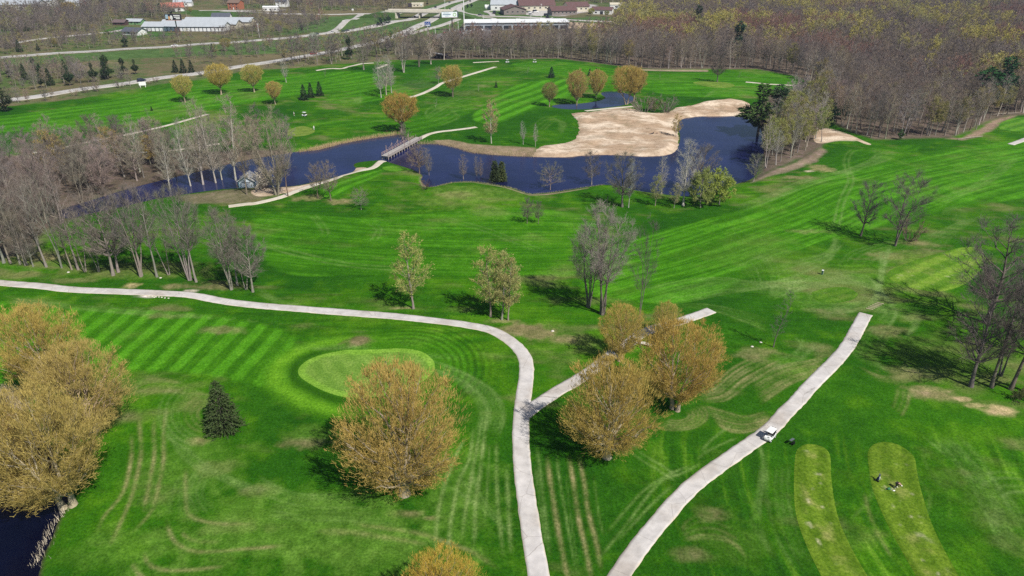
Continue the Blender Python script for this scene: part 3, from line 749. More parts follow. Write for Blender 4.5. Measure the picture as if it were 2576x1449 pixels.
sheet('tee_box', smooth_poly(flat([(2232, 690), (2250, 672), (2300, 657), (2360, 640), (2420, 622), (2470, 628), (2470, 672), (2430, 712), (2360, 732), (2290, 722), (2250, 708)]), 4), .05, M_GRASS, tee_col(C3(.075, .18, .012), C3(.14, .26, .024), .3, [(2232, 720), (2470, 620)], 2.6), .6)
sheet('tee_box', smooth_poly(flat([(2512, 322), (2526, 304), (2560, 294), (2640, 292), (2650, 330), (2590, 330), (2545, 330)]), 4), .06, M_GRASS, tee_col(C3(.05, .17, .012), C3(.10, .25, .02), .1, [(2510, 330), (2640, 285)], 2.6), 1.2)
sheet('putting_green', smooth_poly(flat([(1743, 215), (1765, 210), (1795, 208.5), (1830, 211), (1848, 217), (1835, 223), (1800, 225), (1765, 221)]), 4), .08, M_GRASS, tee_col(C3(.10, .19, .022), C3(.15, .23, .035), .0, [(1740, 211), (1850, 224)], 2.4), 1.5)
sheet('putting_green', smooth_poly(flat([(735, 322), (760, 316), (785, 322), (792, 330), (775, 338), (745, 342), (720, 338), (715, 330)]), 4), .06, M_GRASS, tee_col(C3(.13, .2, .03), C3(.15, .22, .035), .0, [(720, 330), (790, 325)], 2.4), 1.5)

# sandy waste ground by the lake
def sand_mat():
    m, nt, b = new_mat('sand')
    a = nt.nodes.new('ShaderNodeAttribute'); a.attribute_name = 'Col'
    n1 = noise_node(nt, .9, 6, rough=.75)
    r1 = ramp(nt, n1.outputs[0], [(.3, (.72, .68, .64)), (.5, (1, 1, 1)), (.75, (1.16, 1.16, 1.18))])
    c = mixc(nt, a.outputs['Color'], r1.outputs[0], 1.0, 'MULTIPLY')
    nt.links.new(c, b.inputs['Base Color']); b.inputs['Roughness'].default_value = .95; b.inputs['Specular IOR Level'].default_value = .1
    add_bump(nt, b, n1.outputs[0], .8, .45)
    return m
M_SAND = sand_mat()
def sand_col(x, y, d):
    n, n2 = fbm(x, y * 1.6, 9, 91, 4), fbm(x, y * 2.5, 3.2, 95, 4)
    t = sstep(.3, .7, n)[:, None]
    c = C3(.43, .31, .21) * (1 - t) + C3(.70, .58, .45) * t
    e = sstep(.48, .68, n2)[:, None] * .7
    c = c * (1 - e) + C3(.33, .235, .155) * e
    e = sstep(.60, .75, fbm(x, y * 3, 5, 99, 4))[:, None] * .5
    c = c * (1 - e) + C3(.20, .17, .10) * e
    w = sstep(-2.0, -.2, d)[:, None] * .5
    return c * (1 - w) + C3(.36, .27, .18) * w
SAND_D = [(1438, 290), (1470, 288), (1500, 281), (1530, 275), (1560, 272), (1592, 273), (1612, 281), (1650, 285), (1682, 282), (1702, 270), (1735, 266), (1790, 258), (1830, 253), (1868, 257), (1890, 268), (1885, 284), (1860, 290), (1800, 290), (1742, 292), (1711, 299), (1704, 320), (1708, 345), (1700, 375), (1672, 388), (1620, 391), (1560, 387), (1480, 387), (1420, 393), (1350, 393), (1346, 382), (1362, 368), (1400, 362), (1436, 354), (1456, 335), (1453, 308)]
SAND = resample(np.r_[smooth_poly(flat(SAND_D), 4), [flat(SAND_D[:1])[0]]], 1.6)[:-1]
SAND = SAND + NR.uniform(-.45, .45, SAND.shape)
sheet('sand_area', SAND, .09, M_SAND, sand_col, 1.2, rough=1.5)
shoreA = flat([(634, 480), (680, 470), (740, 469), (800, 457), (850, 445), (884, 435), (890, 424), (888, 418), (905, 418), (926, 424), (905, 431), (870, 441), (836, 454), (795, 466), (750, 481), (700, 490), (650, 494)])
shoreA = resample(np.r_[smooth_poly(shoreA, 3), shoreA[:1]], 1.2)[:-1] + NR.uniform(-.3, .3, (1, 2))
sheet('sand_strip', shoreA, .06, M_SAND, sand_col, 1.4)
sheet('dirt_track', resample(smooth_poly(flat([(2062, 324), (2092, 324), (2126, 338), (2160, 351), (2192, 362), (2180, 363), (2150, 355), (2105, 356), (2064, 362), (2046, 352)]), 4), 1.2), .06, M_SAND, sand_col, 1.4)

# ------------------------------------------------------------------ cart paths and roads
def path_mat(name, c0, c1, edge, scale=.5, crack=True):
    m, nt, b = new_mat(name)
    n = noise_node(nt, scale, 5, rough=.65)
    r = ramp(nt, n.outputs[0], [(.3, c0), (.7, c1)])
    nb = noise_node(nt, .11, 3, rough=.6); rb_ = ramp(nt, nb.outputs[0], [(.35, (.84, .80, .76)), (.5, (1, 1, 1)), (.66, (1.06, 1.06, 1.08))])
    ns = noise_node(nt, 2.2, 5, rough=.8); rs_ = ramp(nt, ns.outputs[0], [(.26, (.62, .56, .5)), (.4, (1, 1, 1))])
    r = r.outputs[0]; r = mixc(nt, r, rb_.outputs[0], 1.0, 'MULTIPLY'); r = mixc(nt, r, rs_.outputs[0], .8, 'MULTIPLY')
    a = nt.nodes.new('ShaderNodeAttribute'); a.attribute_name = 'edge'
    n3 = noise_node(nt, 1.1, 4)
    ad = nt.nodes.new('ShaderNodeMath'); ad.operation = 'MULTIPLY_ADD'
    nt.links.new(n3.outputs[0], ad.inputs[0]); ad.inputs[1].default_value = .9; nt.links.new(a.outputs['Fac'], ad.inputs[2])
    rr = ramp(nt, ad.outputs[0], [(1.0, (0, 0, 0)), (1.35, (1, 1, 1))])
    rr.color_ramp.elements[0].position = .72; rr.color_ramp.elements[1].position = 1.0
    sc_ = nt.nodes.new('ShaderNodeMath'); sc_.operation = 'MULTIPLY'; sc_.inputs[1].default_value = .62
    nt.links.new(ad.outputs[0], sc_.inputs[0]); nt.links.new(sc_.outputs[0], rr.inputs[0])
    c = mixc(nt, r, edge, rr.outputs[0])
    if crack:
        tc = nt.nodes.new('ShaderNodeTexCoord'); v = nt.nodes.new('ShaderNodeTexVoronoi'); v.feature = 'DISTANCE_TO_EDGE'
        v.inputs['Scale'].default_value = .16
        nd = noise_node(nt, .8, 3); mp = mixc(nt, tc.outputs['Object'], nd.outputs['Color'], .25, 'ADD')
        nt.links.new(mp, v.inputs['Vector'])
        rc = ramp(nt, v.outputs['Distance'], [(0, (.45, .42, .4)), (.006, (1, 1, 1))])
        c = mixc(nt, c, rc.outputs[0], .8, 'MULTIPLY')
    nt.links.new(c, b.inputs['Base Color']); b.inputs['Roughness'].default_value = .88; b.inputs['Specular IOR Level'].default_value = .2
    add_bump(nt, b, n3.outputs[0], .25, .05)
    return m
M_PATH = path_mat('path_asphalt', (.42, .40, .385), (.60, .57, .545), (.56, .47, .33))
M_GRAVEL = path_mat('gravel_path', (.50, .46, .38), (.62, .57, .48), (.40, .36, .24), crack=False)
M_ROAD = path_mat('road_concrete', (.40, .38, .36), (.50, .48, .45), (.38, .35, .28), .12, crack=False)
M_ROAD2 = path_mat('road_asphalt', (.26, .25, .24), (.33, .32, .31), (.36, .34, .29), .12, crack=False)

def ribbon(name, pts, width, mat, off=.05, step=1.0, jag=.07, zfn=None, pre=True, taper_end=False):
    p = np.array(pts) if not pre else np.array(PP(pts))
    p = resample(smooth_poly(p, 6, False), step)
    d = np.gradient(p, axis=0); d /= np.maximum(1e-6, np.hypot(*d.T))[:, None]
    nrm = np.c_[-d[:, 1], d[:, 0]]
    k = len(p); V = []; E = []
    jl, jr = NR.uniform(-jag, jag, k), NR.uniform(-jag, jag, k)
    for i in range(k):
        w = width / 2 * (1 if not taper_end else min(1, (k - i) / 4))
        for s, e in ((-1 - .03, 1), (-1, 1), (-.7, .35), (0, 0), (.7, .35), (1, 1), (1.03, 1)):
            j = jl[i] if s < -.9 else jr[i] if s > .9 else 0
            q = p[i] + nrm[i] * (s * w + j)
            V.append((q[0], q[1])); E.append(e)
    V = np.array(V); z = hgt(V[:, 0], V[:, 1]) if zfn is None else zfn(V[:, 0], V[:, 1])
    col = np.tile(np.arange(7), k)
    z = z + np.where((col == 0) | (col == 6), -.12, off)
    i0 = (np.arange(k - 1)[:, None] * 7 + np.arange(6)[None, :]).ravel()
    me_ = mk_mesh(name, np.c_[V, z], quads=np.c_[i0, i0 + 1, i0 + 8, i0 + 7][:, ::-1])
    smooth(me_)
    at = me_.attributes.new('edge', 'FLOAT', 'POINT'); at.data.foreach_set('value', np.array(E, np.float32))
    return structure(ob(name, me_, mat))

ribbon('cart_path', [(-90, 700), (0, 711), (100, 719), (180, 728), (300, 733), (400, 737), (480, 742), (560, 757), (640, 767), (760, 777), (900, 788), (1000, 796), (1080, 805), (1180, 818), (1240, 832), (1290, 862), (1318, 895), (1325, 930), (1318, 990), (1312, 1040), (1310, 1100), (1314, 1170), (1325, 1260), (1340, 1360), (1356, 1449), (1382, 1560)], 2.85, M_PATH)
ribbon('cart_path', [(1318, 1043), (1345, 1022), (1370, 1005), (1408, 980), (1436, 965), (1490, 930), (1553, 882), (1580, 864), (1608, 842), (1658, 822), (1713, 807), (1763, 790), (1790, 780)], 2.8, M_PATH, .062)
ribbon('cart_path', [(2178, 789), (2157, 827), (2134, 868), (2107, 902), (2072, 937), (2037, 972), (2007, 1007), (1979, 1034), (1935, 1082), (1870, 1128), (1813, 1168), (1758, 1208), (1713, 1250), (1658, 1313), (1608, 1375), (1558, 1448), (1490, 1560)], 2.8, M_PATH)
ribbon('cart_path', [(575, 519), (620, 513), (644, 511), (706, 496), (749, 479), (794, 464), (834, 452), (869, 439), (906, 429), (934, 423), (949, 414), (968, 403)], 2.5, M_GRAVEL, .09)
ribbon('cart_path', [(1054, 350), (1066, 343), (1082, 336), (1105, 331), (1140, 327), (1180, 322), (1198, 319)], 2.4, M_GRAVEL)
ribbon('cart_path', [(1028, 245), (1048, 240), (1069, 232), (1094, 220), (1111, 209), (1126, 204), (1169, 191), (1219, 176), (1246, 168)], 2.6, M_GRAVEL, .07, 2)
ribbon('cart_path', [(795, 177), (831, 172), (861, 172), (884, 166), (909, 160), (940, 158)], 2.6, M_GRAVEL, .08, 2)
ribbon('cart_path', [(948, 172), (960, 168), (975, 161)], 2.6, M_GRAVEL, .08, 2)
ribbon('cart_path', [(70, 385), (100, 382), (150, 373), (200, 362), (230, 355), (275, 346), (325, 337), (375, 326), (425, 314), (475, 300), (522, 287)], 2.3, M_GRAVEL, .07, 2)
ribbon('cart_path', [(180, 389), (250, 385), (382, 382), (475, 373), (552, 361)], 2.1, M_GRAVEL, .07, 2)
ribbon('cart_path', [(1472, 279), (1500, 276), (1538, 272), (1592, 267)], 2.3, M_GRAVEL, .1, 2)
ribbon('cart_path', [(2542, 363), (2576, 351), (2620, 335)], 2.6, M_PATH, .06, 2)
ribbon('cart_path', [(1876, 206), (1900, 208), (1932, 211), (2007, 215), (2060, 217)], 2.6, M_GRAVEL, .08, 2)
ribbon('cart_path', [(1255, 154), (1210, 156), (1190, 157)], 2.6, M_GRAVEL, .08, 2)
# ------------------------------------------------------------------ trees: skeleton grower and foliage
def tint_mat(name, var=.18, rough=.85, spec=.15, inst=None, trans=0.0):
    """colour comes from each object's own colour (or a palette drawn per tree), broken up by noise"""
    m, nt, b = new_mat(name)
    oi = nt.nodes.new('ShaderNodeObjectInfo')
    n = noise_node(nt, 1.3, 3)
    r = ramp(nt, n.outputs[0], [(.3, (1 - var,) * 3), (.7, (1 + var,) * 3)])
    if inst is None:
        src = oi.outputs['Color']
    else:
        rp = ramp(nt, oi.outputs['Random'], inst); rp.color_ramp.interpolation = 'CONSTANT'; src = rp.outputs[0]
    c = mixc(nt, src, r.outputs[0], 1.0, 'MULTIPLY')
    nt.links.new(c, b.inputs['Base Color'])
    b.inputs['Roughness'].default_value = rough; b.inputs['Specular IOR Level'].default_value = spec
    if trans > 0:
        t = nt.nodes.new('ShaderNodeBsdfTranslucent'); nt.links.new(c, t.inputs['Color'])
        mx = nt.nodes.new('ShaderNodeMixShader'); mx.inputs[0].default_value = trans
        nt.links.new(b.outputs[0], mx.inputs[1]); nt.links.new(t.outputs[0], mx.inputs[2])
        nt.links.new(mx.outputs[0], nt.nodes['Material Output'].inputs['Surface'])
    return m
M_BARK = tint_mat('bark'); M_TWIG = tint_mat('twigs', .12); M_LEAF = tint_mat('young_leaves', .2, trans=.3); M_NEEDLE = tint_mat('needles', .25)

def nrmv(a): return a / np.maximum(1e-9, np.linalg.norm(a, axis=-1, keepdims=True))

def limb(rng, p, d, L, r, nseg, wob, trop, tip=.25):
    pts = [p]; rad = [r]; d = nrmv(d)
    for i in range(nseg):
        d = nrmv(d + rng.normal(0, wob, 3) + np.array([0, 0, trop]))
        p = p + d * (L / nseg); pts.append(p); rad.append(r * (1 - (1 - tip) * (i + 1) / nseg))
    return np.array(pts), rad

def along(pts, t):
    s = np.clip(t, 0, .9999) * (len(pts) - 1); i = s.astype(int); f = (s - i)[:, None]
    return pts[i] * (1 - f) + pts[i + 1] * f, nrmv(pts[i + 1] - pts[i])

def turned(rng, D, lo, hi):
    """directions leaning away from D by lo..hi radians"""
    n = len(D)
    a = nrmv(np.cross(D, rng.normal(0, 1, (n, 3)))); th = rng.uniform(lo, hi, n)[:, None]
    return nrmv(D * np.cos(th) + a * np.sin(th))

def ribbons(rng, S, D, L, W, tip=.25, tri=False):
    n = len(S); side = nrmv(np.cross(D, rng.normal(0, 1, (n, 3)))) * (np.asarray(W) / 2)[:, None]
    E = S + D * np.asarray(L)[:, None]
    if tri:
        return np.stack([S - side, S + side, E], 1).reshape(-1, 3), np.arange(3 * n).reshape(-1, 3), None
    return np.stack([S - side, S + side, E + side * tip, E - side * tip], 1).reshape(-1, 3), None, np.arange(4 * n).reshape(-1, 4)

class Acc:
    def __init__(s): s.V = []; s.T = []; s.Q = []; s.n = 0
    def add(s, V, T=None, Q=None):
        s.V.append(V)
        if T is not None and len(T): s.T.append(np.asarray(T) + s.n)
        if Q is not None and len(Q): s.Q.append(np.asarray(Q) + s.n)
        s.n += len(V)
    def tube(s, pts, rad, sides):
        d = nrmv(np.gradient(pts, axis=0)); ref = np.where(abs(d[:, 2:3]) < .9, [[0, 0, 1.]], [[1., .2, 0]])
        a = nrmv(np.cross(d, ref)); b = np.cross(d, a); k = len(pts)
        t = np.arange(sides) * 2 * math.pi / sides; r = np.asarray(rad)[:, None, None]
        V = pts[:, None, :] + r * (a[:, None, :] * np.cos(t)[None, :, None] + b[:, None, :] * np.sin(t)[None, :, None])
        j = np.arange(sides); q = (j + 1) % sides
        Q = [np.c_[i * sides + j, i * sides + q, (i + 1) * sides + q, (i + 1) * sides + j] for i in range(k - 1)]
        s.add(V.reshape(-1, 3), None, np.concatenate(Q))
    def mesh(s, name, sm=False):
        me = mk_mesh(name, np.concatenate(s.V) if s.V else np.zeros((0, 3)), np.concatenate(s.T) if s.T else None, np.concatenate(s.Q) if s.Q else None)
        return smooth(me) if sm else me

def grow(seed, H=18., R=6., zlo=.25, fork=.2, stems=1, n1=20, n2=8, n3=9, n4=6, rise=.7, sweep=.5, p=1.0, q=.7, tw=.02, twl=.9, leaves=0, leafL=.5, leafW=.09, leaf_up=.5, trunk_r=.017, top=.9, splay=.16, droop=0.0, l1=.5, fill=0):
    """one deciduous tree grown to fill a crown outline: returns trunk mesh, crown mesh"""
    rng = np.random.RandomState(seed); wood, crown = Acc(), Acc()
    prof = lambda u: np.sin(math.pi * np.clip(u, .02, .985) ** p) ** q
    S_ = []; r0 = trunk_r * H * (1 if stems == 1 else .75 / stems ** .2)
    for s in range(stems):
        az = 2 * math.pi * s / stems + rng.uniform(-.4, .4)
        sp = 0 if stems == 1 else splay * rng.uniform(.5, 1.4)
        p0 = np.array([math.cos(az), math.sin(az), 0]) * (0 if stems == 1 else r0 * 1.3) - np.array([0, 0, .25])
        hh = H * top * (1 if s == 0 else rng.uniform(.84, 1.0))
        tp, tr = limb(rng, p0, np.array([math.cos(az) * sp, math.sin(az) * sp, 1.0]), hh, r0, 9, .05, .03, .14)
        tr = list(tr); tr[0] *= 1.5; tr[1] *= 1.08
        wood.tube(tp, tr, 7); S_.append((az, tp))
    L2 = []
    for i in range(n1):
        u = .06 + .93 * ((i + rng.uniform(.1, .9)) / n1); az = i * 2.39996 + rng.uniform(-.5, .5)
        rad = prof(u) * R * rng.uniform(.72, 1.0); zt = H * (zlo + (1 - zlo) * u)
        k = int(np.argmin([abs((az - a + math.pi) % (2 * math.pi) - math.pi) + rng.uniform(0, .8) for a, _ in S_])); tp = S_[k][1]
        zs = np.clip(zt - rad * math.tan(rise * rng.uniform(.85, 1.15)), fork * H, min(zt * .93, tp[-1, 2] * .98))
        j = np.clip(np.searchsorted(tp[:, 2], zs) - 1, 0, len(tp) - 2); f = (zs - tp[j, 2]) / max(1e-6, tp[j + 1, 2] - tp[j, 2]); st = tp[j] * (1 - f) + tp[j + 1] * f
        tg = np.array([math.cos(az) * rad, math.sin(az) * rad, zt]) + st * np.array([.45, .45, 0])
        d = tg - st; c = st + d * np.array([sweep, sweep, 1 - sweep]); Ln = np.linalg.norm(d)
        t = np.linspace(0, 1, 7)[:, None]; lp = st * (1 - t) ** 2 + 2 * c * t * (1 - t) + tg * t * t
        lp[1:] += rng.normal(0, .018 * Ln, (6, 3))
        r1 = max(.025, r0 * (1 - .72 * zs / H) * l1 * rng.uniform(.75, 1.1) * min(1, .35 + Ln / R))
        wood.tube(lp, r1 * (1 - .82 * t[:, 0]), 5)
        k2 = max(3, int(n2 * (.5 + .6 * Ln / R))); tt = np.sort(rng.uniform(.18, 1, k2)); S2, D2 = along(lp, tt)
        D2 = nrmv(turned(rng, D2, .35, .95) + np.array([0, 0, .22 - droop]))
        for m in range(k2):
            l2 = max(.7, R * rng.uniform(.2, .42) * (1.15 - .45 * tt[m]))
            e = S2[m] + D2[m] * l2; ue = (e[2] / H - zlo) / (1 - zlo)
            if ue > 1.0 or math.hypot(e[0], e[1]) > prof(max(.05, min(ue, .98))) * R * 1.06: l2 *= .5
            bp, br = limb(rng, S2[m], D2[m], l2, max(.014, r1 * (1 - .75 * tt[m]) * .5), 3, .11, .05 - droop, .3)
            wood.tube(bp, br, 3); L2.append(bp)
    B = np.array(L2); n = len(B)
    idx = np.repeat(np.arange(n), n3); t = rng.uniform(.12, 1, len(idx)) * 2.999
    i = t.astype(int); f = (t - i)[:, None]; S = B[idx, i] * (1 - f) + B[idx, i + 1] * f; D = nrmv(B[idx, i + 1] - B[idx, i])
    D3 = nrmv(turned(rng, D, .3, .95) + np.array([0, 0, .16 - droop])); Lg = rng.uniform(.5, 1.35, len(S)) * (H / 18) ** .6 * twl * 1.2
    crown.add(*ribbons(rng, S, D3, Lg, np.full(len(S), tw * 1.5), .4))
    if n4:
        ii = np.repeat(np.arange(len(S)), n4); f = rng.uniform(.1, 1, len(ii)); S4 = S[ii] + D3[ii] * (Lg[ii] * f)[:, None]
        D4 = nrmv(turned(rng, D3[ii], .3, .95) + np.array([0, 0, .12 - droop])); L4 = rng.uniform(.35, 1.0, len(ii)) * twl * (H / 18) ** .6
        crown.add(*ribbons(rng, S4, D4, L4, np.full(len(ii), tw), .3, True))
    else: S4, D4, L4 = S, D3, Lg
    if leaves:
        k = rng.randint(0, len(S4), leaves); f = rng.uniform(.1, 1.2, leaves)
        S5 = S4[k] + D4[k] * (L4[k] * f)[:, None]
        out = nrmv(S5 - np.array([0, 0, H * .45]))
        D5 = nrmv(out * .5 + np.array([0, 0, leaf_up]) + rng.normal(0, .4, (leaves, 3)))
        crown.add(*ribbons(rng, S5, D5, rng.uniform(.5, 1.3, leaves) * leafL, rng.uniform(.6, 1.3, leaves) * leafW, .55))
    if fill:      # shoots through the outer part of the crown, in lumps
        N = fill * 3; u = rng.uniform(.02, .99, N) ** .85; az = rng.uniform(0, 2 * math.pi, N); rho = rng.uniform(.25, 1.0, N) ** .45
        lump = .6 * fbm(np.cos(az) * 3 + 9, np.sin(az) * 3 + u * 5, 1.3, seed, 2) + .4 * fbm(az * 6 + u * 3, u * 14, 2.2, seed, 3); rho = rho * (.56 + .84 * lump); rr = prof(u) * R * rho
        keep = (fbm(az * 9 + 31, u * 18 + rho * 9, 1.6, seed + 5, 3) > .5) ; keep &= np.cumsum(keep) <= fill
        Pz = H * (zlo + (1 - zlo) * u); S6 = np.c_[rr * np.cos(az), rr * np.sin(az), Pz][keep]; m = len(S6)
        D6 = nrmv(nrmv(S6 - np.array([0, 0, H * .3])) * .7 + np.array([0, 0, leaf_up]) + rng.normal(0, .3, (m, 3)))
        crown.add(*ribbons(rng, S6 - D6 * leafL * .5, D6, rng.uniform(.5, 1.4, m) * leafL * 1.2, rng.uniform(.6, 1.3, m) * leafW * .9, .5))
    return wood.mesh('trunk', True), crown.mesh('crown')

def conifer(seed, H=12., R=3.2, whorls=26, per=11, clump=9, base=.04, power=.85, droop=-.18, size=.42, pine=False):
    rng = np.random.RandomState(seed); wood, crown = Acc(), Acc()
    tp = np.array([[0, 0, -.2], [0, 0, H * .4], [rng.uniform(-.1, .1), 0, H * .98]]); wood.tube(tp, [H * .017, H * .011, .02], 6)
    for w in range(whorls):
        u = (w + rng.uniform(0, .6)) / whorls
        z = H * (base + (.985 - base) * u)
        r = R * ((1 - u) ** power) + .12
        if pine: r = R * (.55 + .45 * math.sin(u * 9 + seed)) * (1 - u ** 2.4) + .3
        k = max(4, int(per * (.4 + .6 * r / R)))
        for j in range(k):
            a = 2 * math.pi * (j + rng.uniform(-.3, .3)) / k + w * .7; rr = r * rng.uniform(.72, 1.12)
            d = np.array([math.cos(a), math.sin(a), droop if not pine else rng.uniform(-.05, .22)])
            e = np.array([0, 0, z]) + nrmv(d) * rr
            if rr > 1 and (pine or j % 2 == 0): wood.tube(np.array([[0, 0, z], e * .9 + np.array([0, 0, z]) * .1]), [.05 if not pine else .07, .02], 3)
            m = max(3, int(clump * rr / R))
            f = rng.uniform(.25 if not pine else .4, 1, m) ** .7
            S = np.array([0, 0, z]) + (nrmv(d) * rr)[None, :] * f[:, None] + rng.normal(0, .12 * (1 if not pine else 2), (m, 3))
            D = nrmv(np.c_[np.full(m, d[0]), np.full(m, d[1]), np.full(m, .1)] + rng.normal(0, .45, (m, 3)))
            V, T, Q = ribbons(rng, S, D, rng.uniform(.7, 1.4, m) * size, rng.uniform(.8, 1.3, m) * size * .5, .35); crown.add(V, T, Q)
            S = S + rng.normal(0, .06, (m, 3)); D = nrmv(D + rng.normal(0, .6, (m, 3)))
            V, T, Q = ribbons(rng, S, D, rng.uniform(.6, 1.2, m) * size, rng.uniform(.8, 1.3, m) * size * .4, .35); crown.add(V, T, Q)
    return wood.mesh('trunk', True), crown.mesh('crown')

def bush(seed, H=3., R=2., stems=16, n=9, leaves=0, tw=.03, leafL=.25):
    rng = np.random.RandomState(seed); wood, crown = Acc(), Acc(); P0 = []
    for s in range(stems):
        a = rng.uniform(0, 6.28); el = rng.uniform(.45, 1.4)
        d = np.array([math.cos(a) * math.cos(el), math.sin(a) * math.cos(el), math.sin(el)])
        bp, br = limb(rng, np.array([math.cos(a), math.sin(a), 0]) * .15 * R - np.array([0, 0, .1]), d, min(H / max(.4, d[2]), R * 1.5) * rng.uniform(.7, 1), .035, 3, .12, .03, .3)
        wood.tube(bp, br, 3); P0.append(bp)
    B = np.array(P0); idx = np.repeat(np.arange(stems), n); t = rng.uniform(.2, 1, len(idx)) * 2.999
    i = t.astype(int); f = (t - i)[:, None]; S = B[idx, i] * (1 - f) + B[idx, i + 1] * f; D = turned(rng, nrmv(B[idx, i + 1] - B[idx, i]), .3, 1.1)
    L = rng.uniform(.3, .8, len(S)) * H / 3; crown.add(*ribbons(rng, S, D, L, np.full(len(S), tw * 1.4), .4))
    ii = np.repeat(np.arange(len(S)), 6); S4 = S[ii] + D[ii] * (L[ii] * rng.uniform(.1, 1, len(ii)))[:, None]; D4 = turned(rng, D[ii], .3, 1.1); L4 = rng.uniform(.2, .55, len(ii)) * H / 3
    crown.add(*ribbons(rng, S4, D4, L4, np.full(len(ii), tw), .3, True))
    if leaves:
        k = rng.randint(0, len(S4), leaves); S5 = S4[k] + D4[k] * (L4[k] * rng.uniform(.2, 1.2, leaves))[:, None]
        crown.add(*ribbons(rng, S5, nrmv(rng.normal(0, 1, (leaves, 3))), rng.uniform(.6, 1.3, leaves) * leafL, rng.uniform(.5, 1.1, leaves) * leafL * .6, .6))
    return wood.mesh('stems', True), crown.mesh('crown')

PROTO = {}
def proto(key, meshes, H, crown_mat):
    w, c = meshes
    w.materials.append(M_BARK); c.materials.append(crown_mat)
    PROTO.setdefault(key, []).append((w, c, H))
for s in range(4):
    proto('willow', grow(100 + s, 17, (7.4, 6.9, 7.2, 7.0)[s], (.10, .14, .12, .15)[s], .10, 1 + (s % 2), 46, 8, 7, 4, .95, .56, (1.02, 1.25, .96, 1.15)[s], (.46, .56, .5, .6)[s], .02, .85, 21000, .42, .05, .7, .034, .5, .12, l1=.34, fill=9000), 17, M_LEAF)
for s in range(3):
    proto('far_willow', grow(120 + s, 14, 5.4, .34, .2, 1 + (s == 0), 26, 6, 6, 4, .95, .5, 1.1, .50, .03, .85, 5500, .5, .08, .8, .024, .5, .2, l1=.4, fill=4500), 14, M_LEAF)
for s in range(3):
    proto('budding', grow(140 + s, 16, 3.7, .22, .18, 1, 26, 6, 6, 4, .85, .45, .9, .6, .02, .8, 3800, .24, .13, .2, .013, .95, l1=.4), 16, M_LEAF)
proto('spread_green', grow(160, 9, 4.6, .16, .2, 1, 22, 7, 7, 4, .5, .45, .85, .5, .03, .9, 9000, .38, .12, -.3, .022, .6, droop=.06), 9, M_LEAF)
for s in range(4):
    proto('bare', grow(200 + s, 18, 6.0, .24, .22, 1 + (s == 0), 28, 8, 9, 7, .68 + .1 * (s % 2), .52, .95, .55, .019, .9, trunk_r=.018, top=.8), 18, M_TWIG)
for s in range(3):
    proto('tall', grow(220 + s, 22, 4.6, .34, .34, 1 + s % 2, 22, 7, 7, 5, .8, .5, 1.0, .6, .017, .85, trunk_r=.013), 22, M_TWIG)
for s in range(2):
    proto('clump', grow(240 + s, 22, 5.6, .30, .3, 5, 40, 7, 8, 7, .85, .5, 1.1, .6, .02, .9, trunk_r=.017, splay=.11), 22, M_TWIG)
for s in range(2):
    proto('poplar', grow(250 + s, 20, 3.7, .2, .2, 1, 30, 7, 6, 5, 1.05, .45, .9, .6, .018, .85, trunk_r=.013, top=.95, l1=.4), 20, M_TWIG)
proto('cottonwood', grow(260, 25, 7.0, .2, .1, 3, 44, 8, 7, 5, 1.0, .52, 1.15, .5, .02, 1.0, trunk_r=.018, splay=.2, top=.85), 25, M_TWIG)
proto('spreading', grow(265, 12, 6.0, .22, .24, 1, 20, 9, 8, 6, .35, .45, .8, .45, .02, .85, trunk_r=.022, top=.6), 12, M_TWIG)
proto('thin', grow(270, 14, 2.0, .14, .14, 1, 30, 4, 4, 3, .5, .5, .7, .8, .016, .5, trunk_r=.008, top=.98, l1=.35), 14, M_TWIG)
for s in range(5):
    proto('forest', grow(300 + s, 20, 4.3, .36 - .03 * s, .4, 1 + (s == 4), 18, 6, 6, 5, .85, .5, 1.0, .55, .030, .95, trunk_r=.012), 20, M_TWIG)
for s in range(2):
    proto('forest_bud', grow(320 + s, 18, 4.2, .34, .36, 1, 18, 6, 5, 4, .85, .5, 1.0, .55, .03, .9, 2600, .36, .2, .2, .012), 18, M_LEAF)
proto('spruce', conifer(400, 10.5, 3.5, 30, 15, 13, .03, .72, -.10, .42), 10.5, M_NEEDLE)
for s in range(2): proto('far_spruce', conifer(410 + s, 10, 2.7, 20, 10, 7, .06, .9, -.15, .6), 10, M_NEEDLE)
for s in range(3): proto('pine', conifer(420 + s, 20, 4.4, 22, 8, 24, .2, 1, .1, .8, True), 20, M_NEEDLE)
for s in range(2): proto('small_pine', conifer(430 + s, 8, 2.6, 14, 8, 14, .1, .8, .1, .6, True), 8, M_NEEDLE)
proto('cedar', conifer(440, 7, 1.55, 26, 11, 8, .05, .55, .6, .4), 7, M_NEEDLE)
for s in range(3): proto('shrub', bush(450 + s), 3, M_TWIG)
for s in range(2): proto('leafy_shrub', bush(460 + s, leaves=900), 3, M_LEAF)

GREY, DARKB, PALE, BROWNB = (.26, .23, .195), (.15, .13, .115), (.42, .385, .335), (.21, .165, .13)
TW_GREY, TW_DARK, TW_PALE, TW_RED, TW_TAN = (.205, .175, .155), (.145, .122, .112), (.34, .31, .27), (.22, .14, .115), (.28, .225, .165)
GOLD, GOLD2, OLIVE, YGREEN, LIME = (.50, .405, .12), (.47, .36, .12), (.33, .30, .095), (.40, .37, .14), (.38, .42, .10)
SPR, SPR2, PIN = (.030, .055, .020), (.022, .045, .020), (.045, .085, .025)

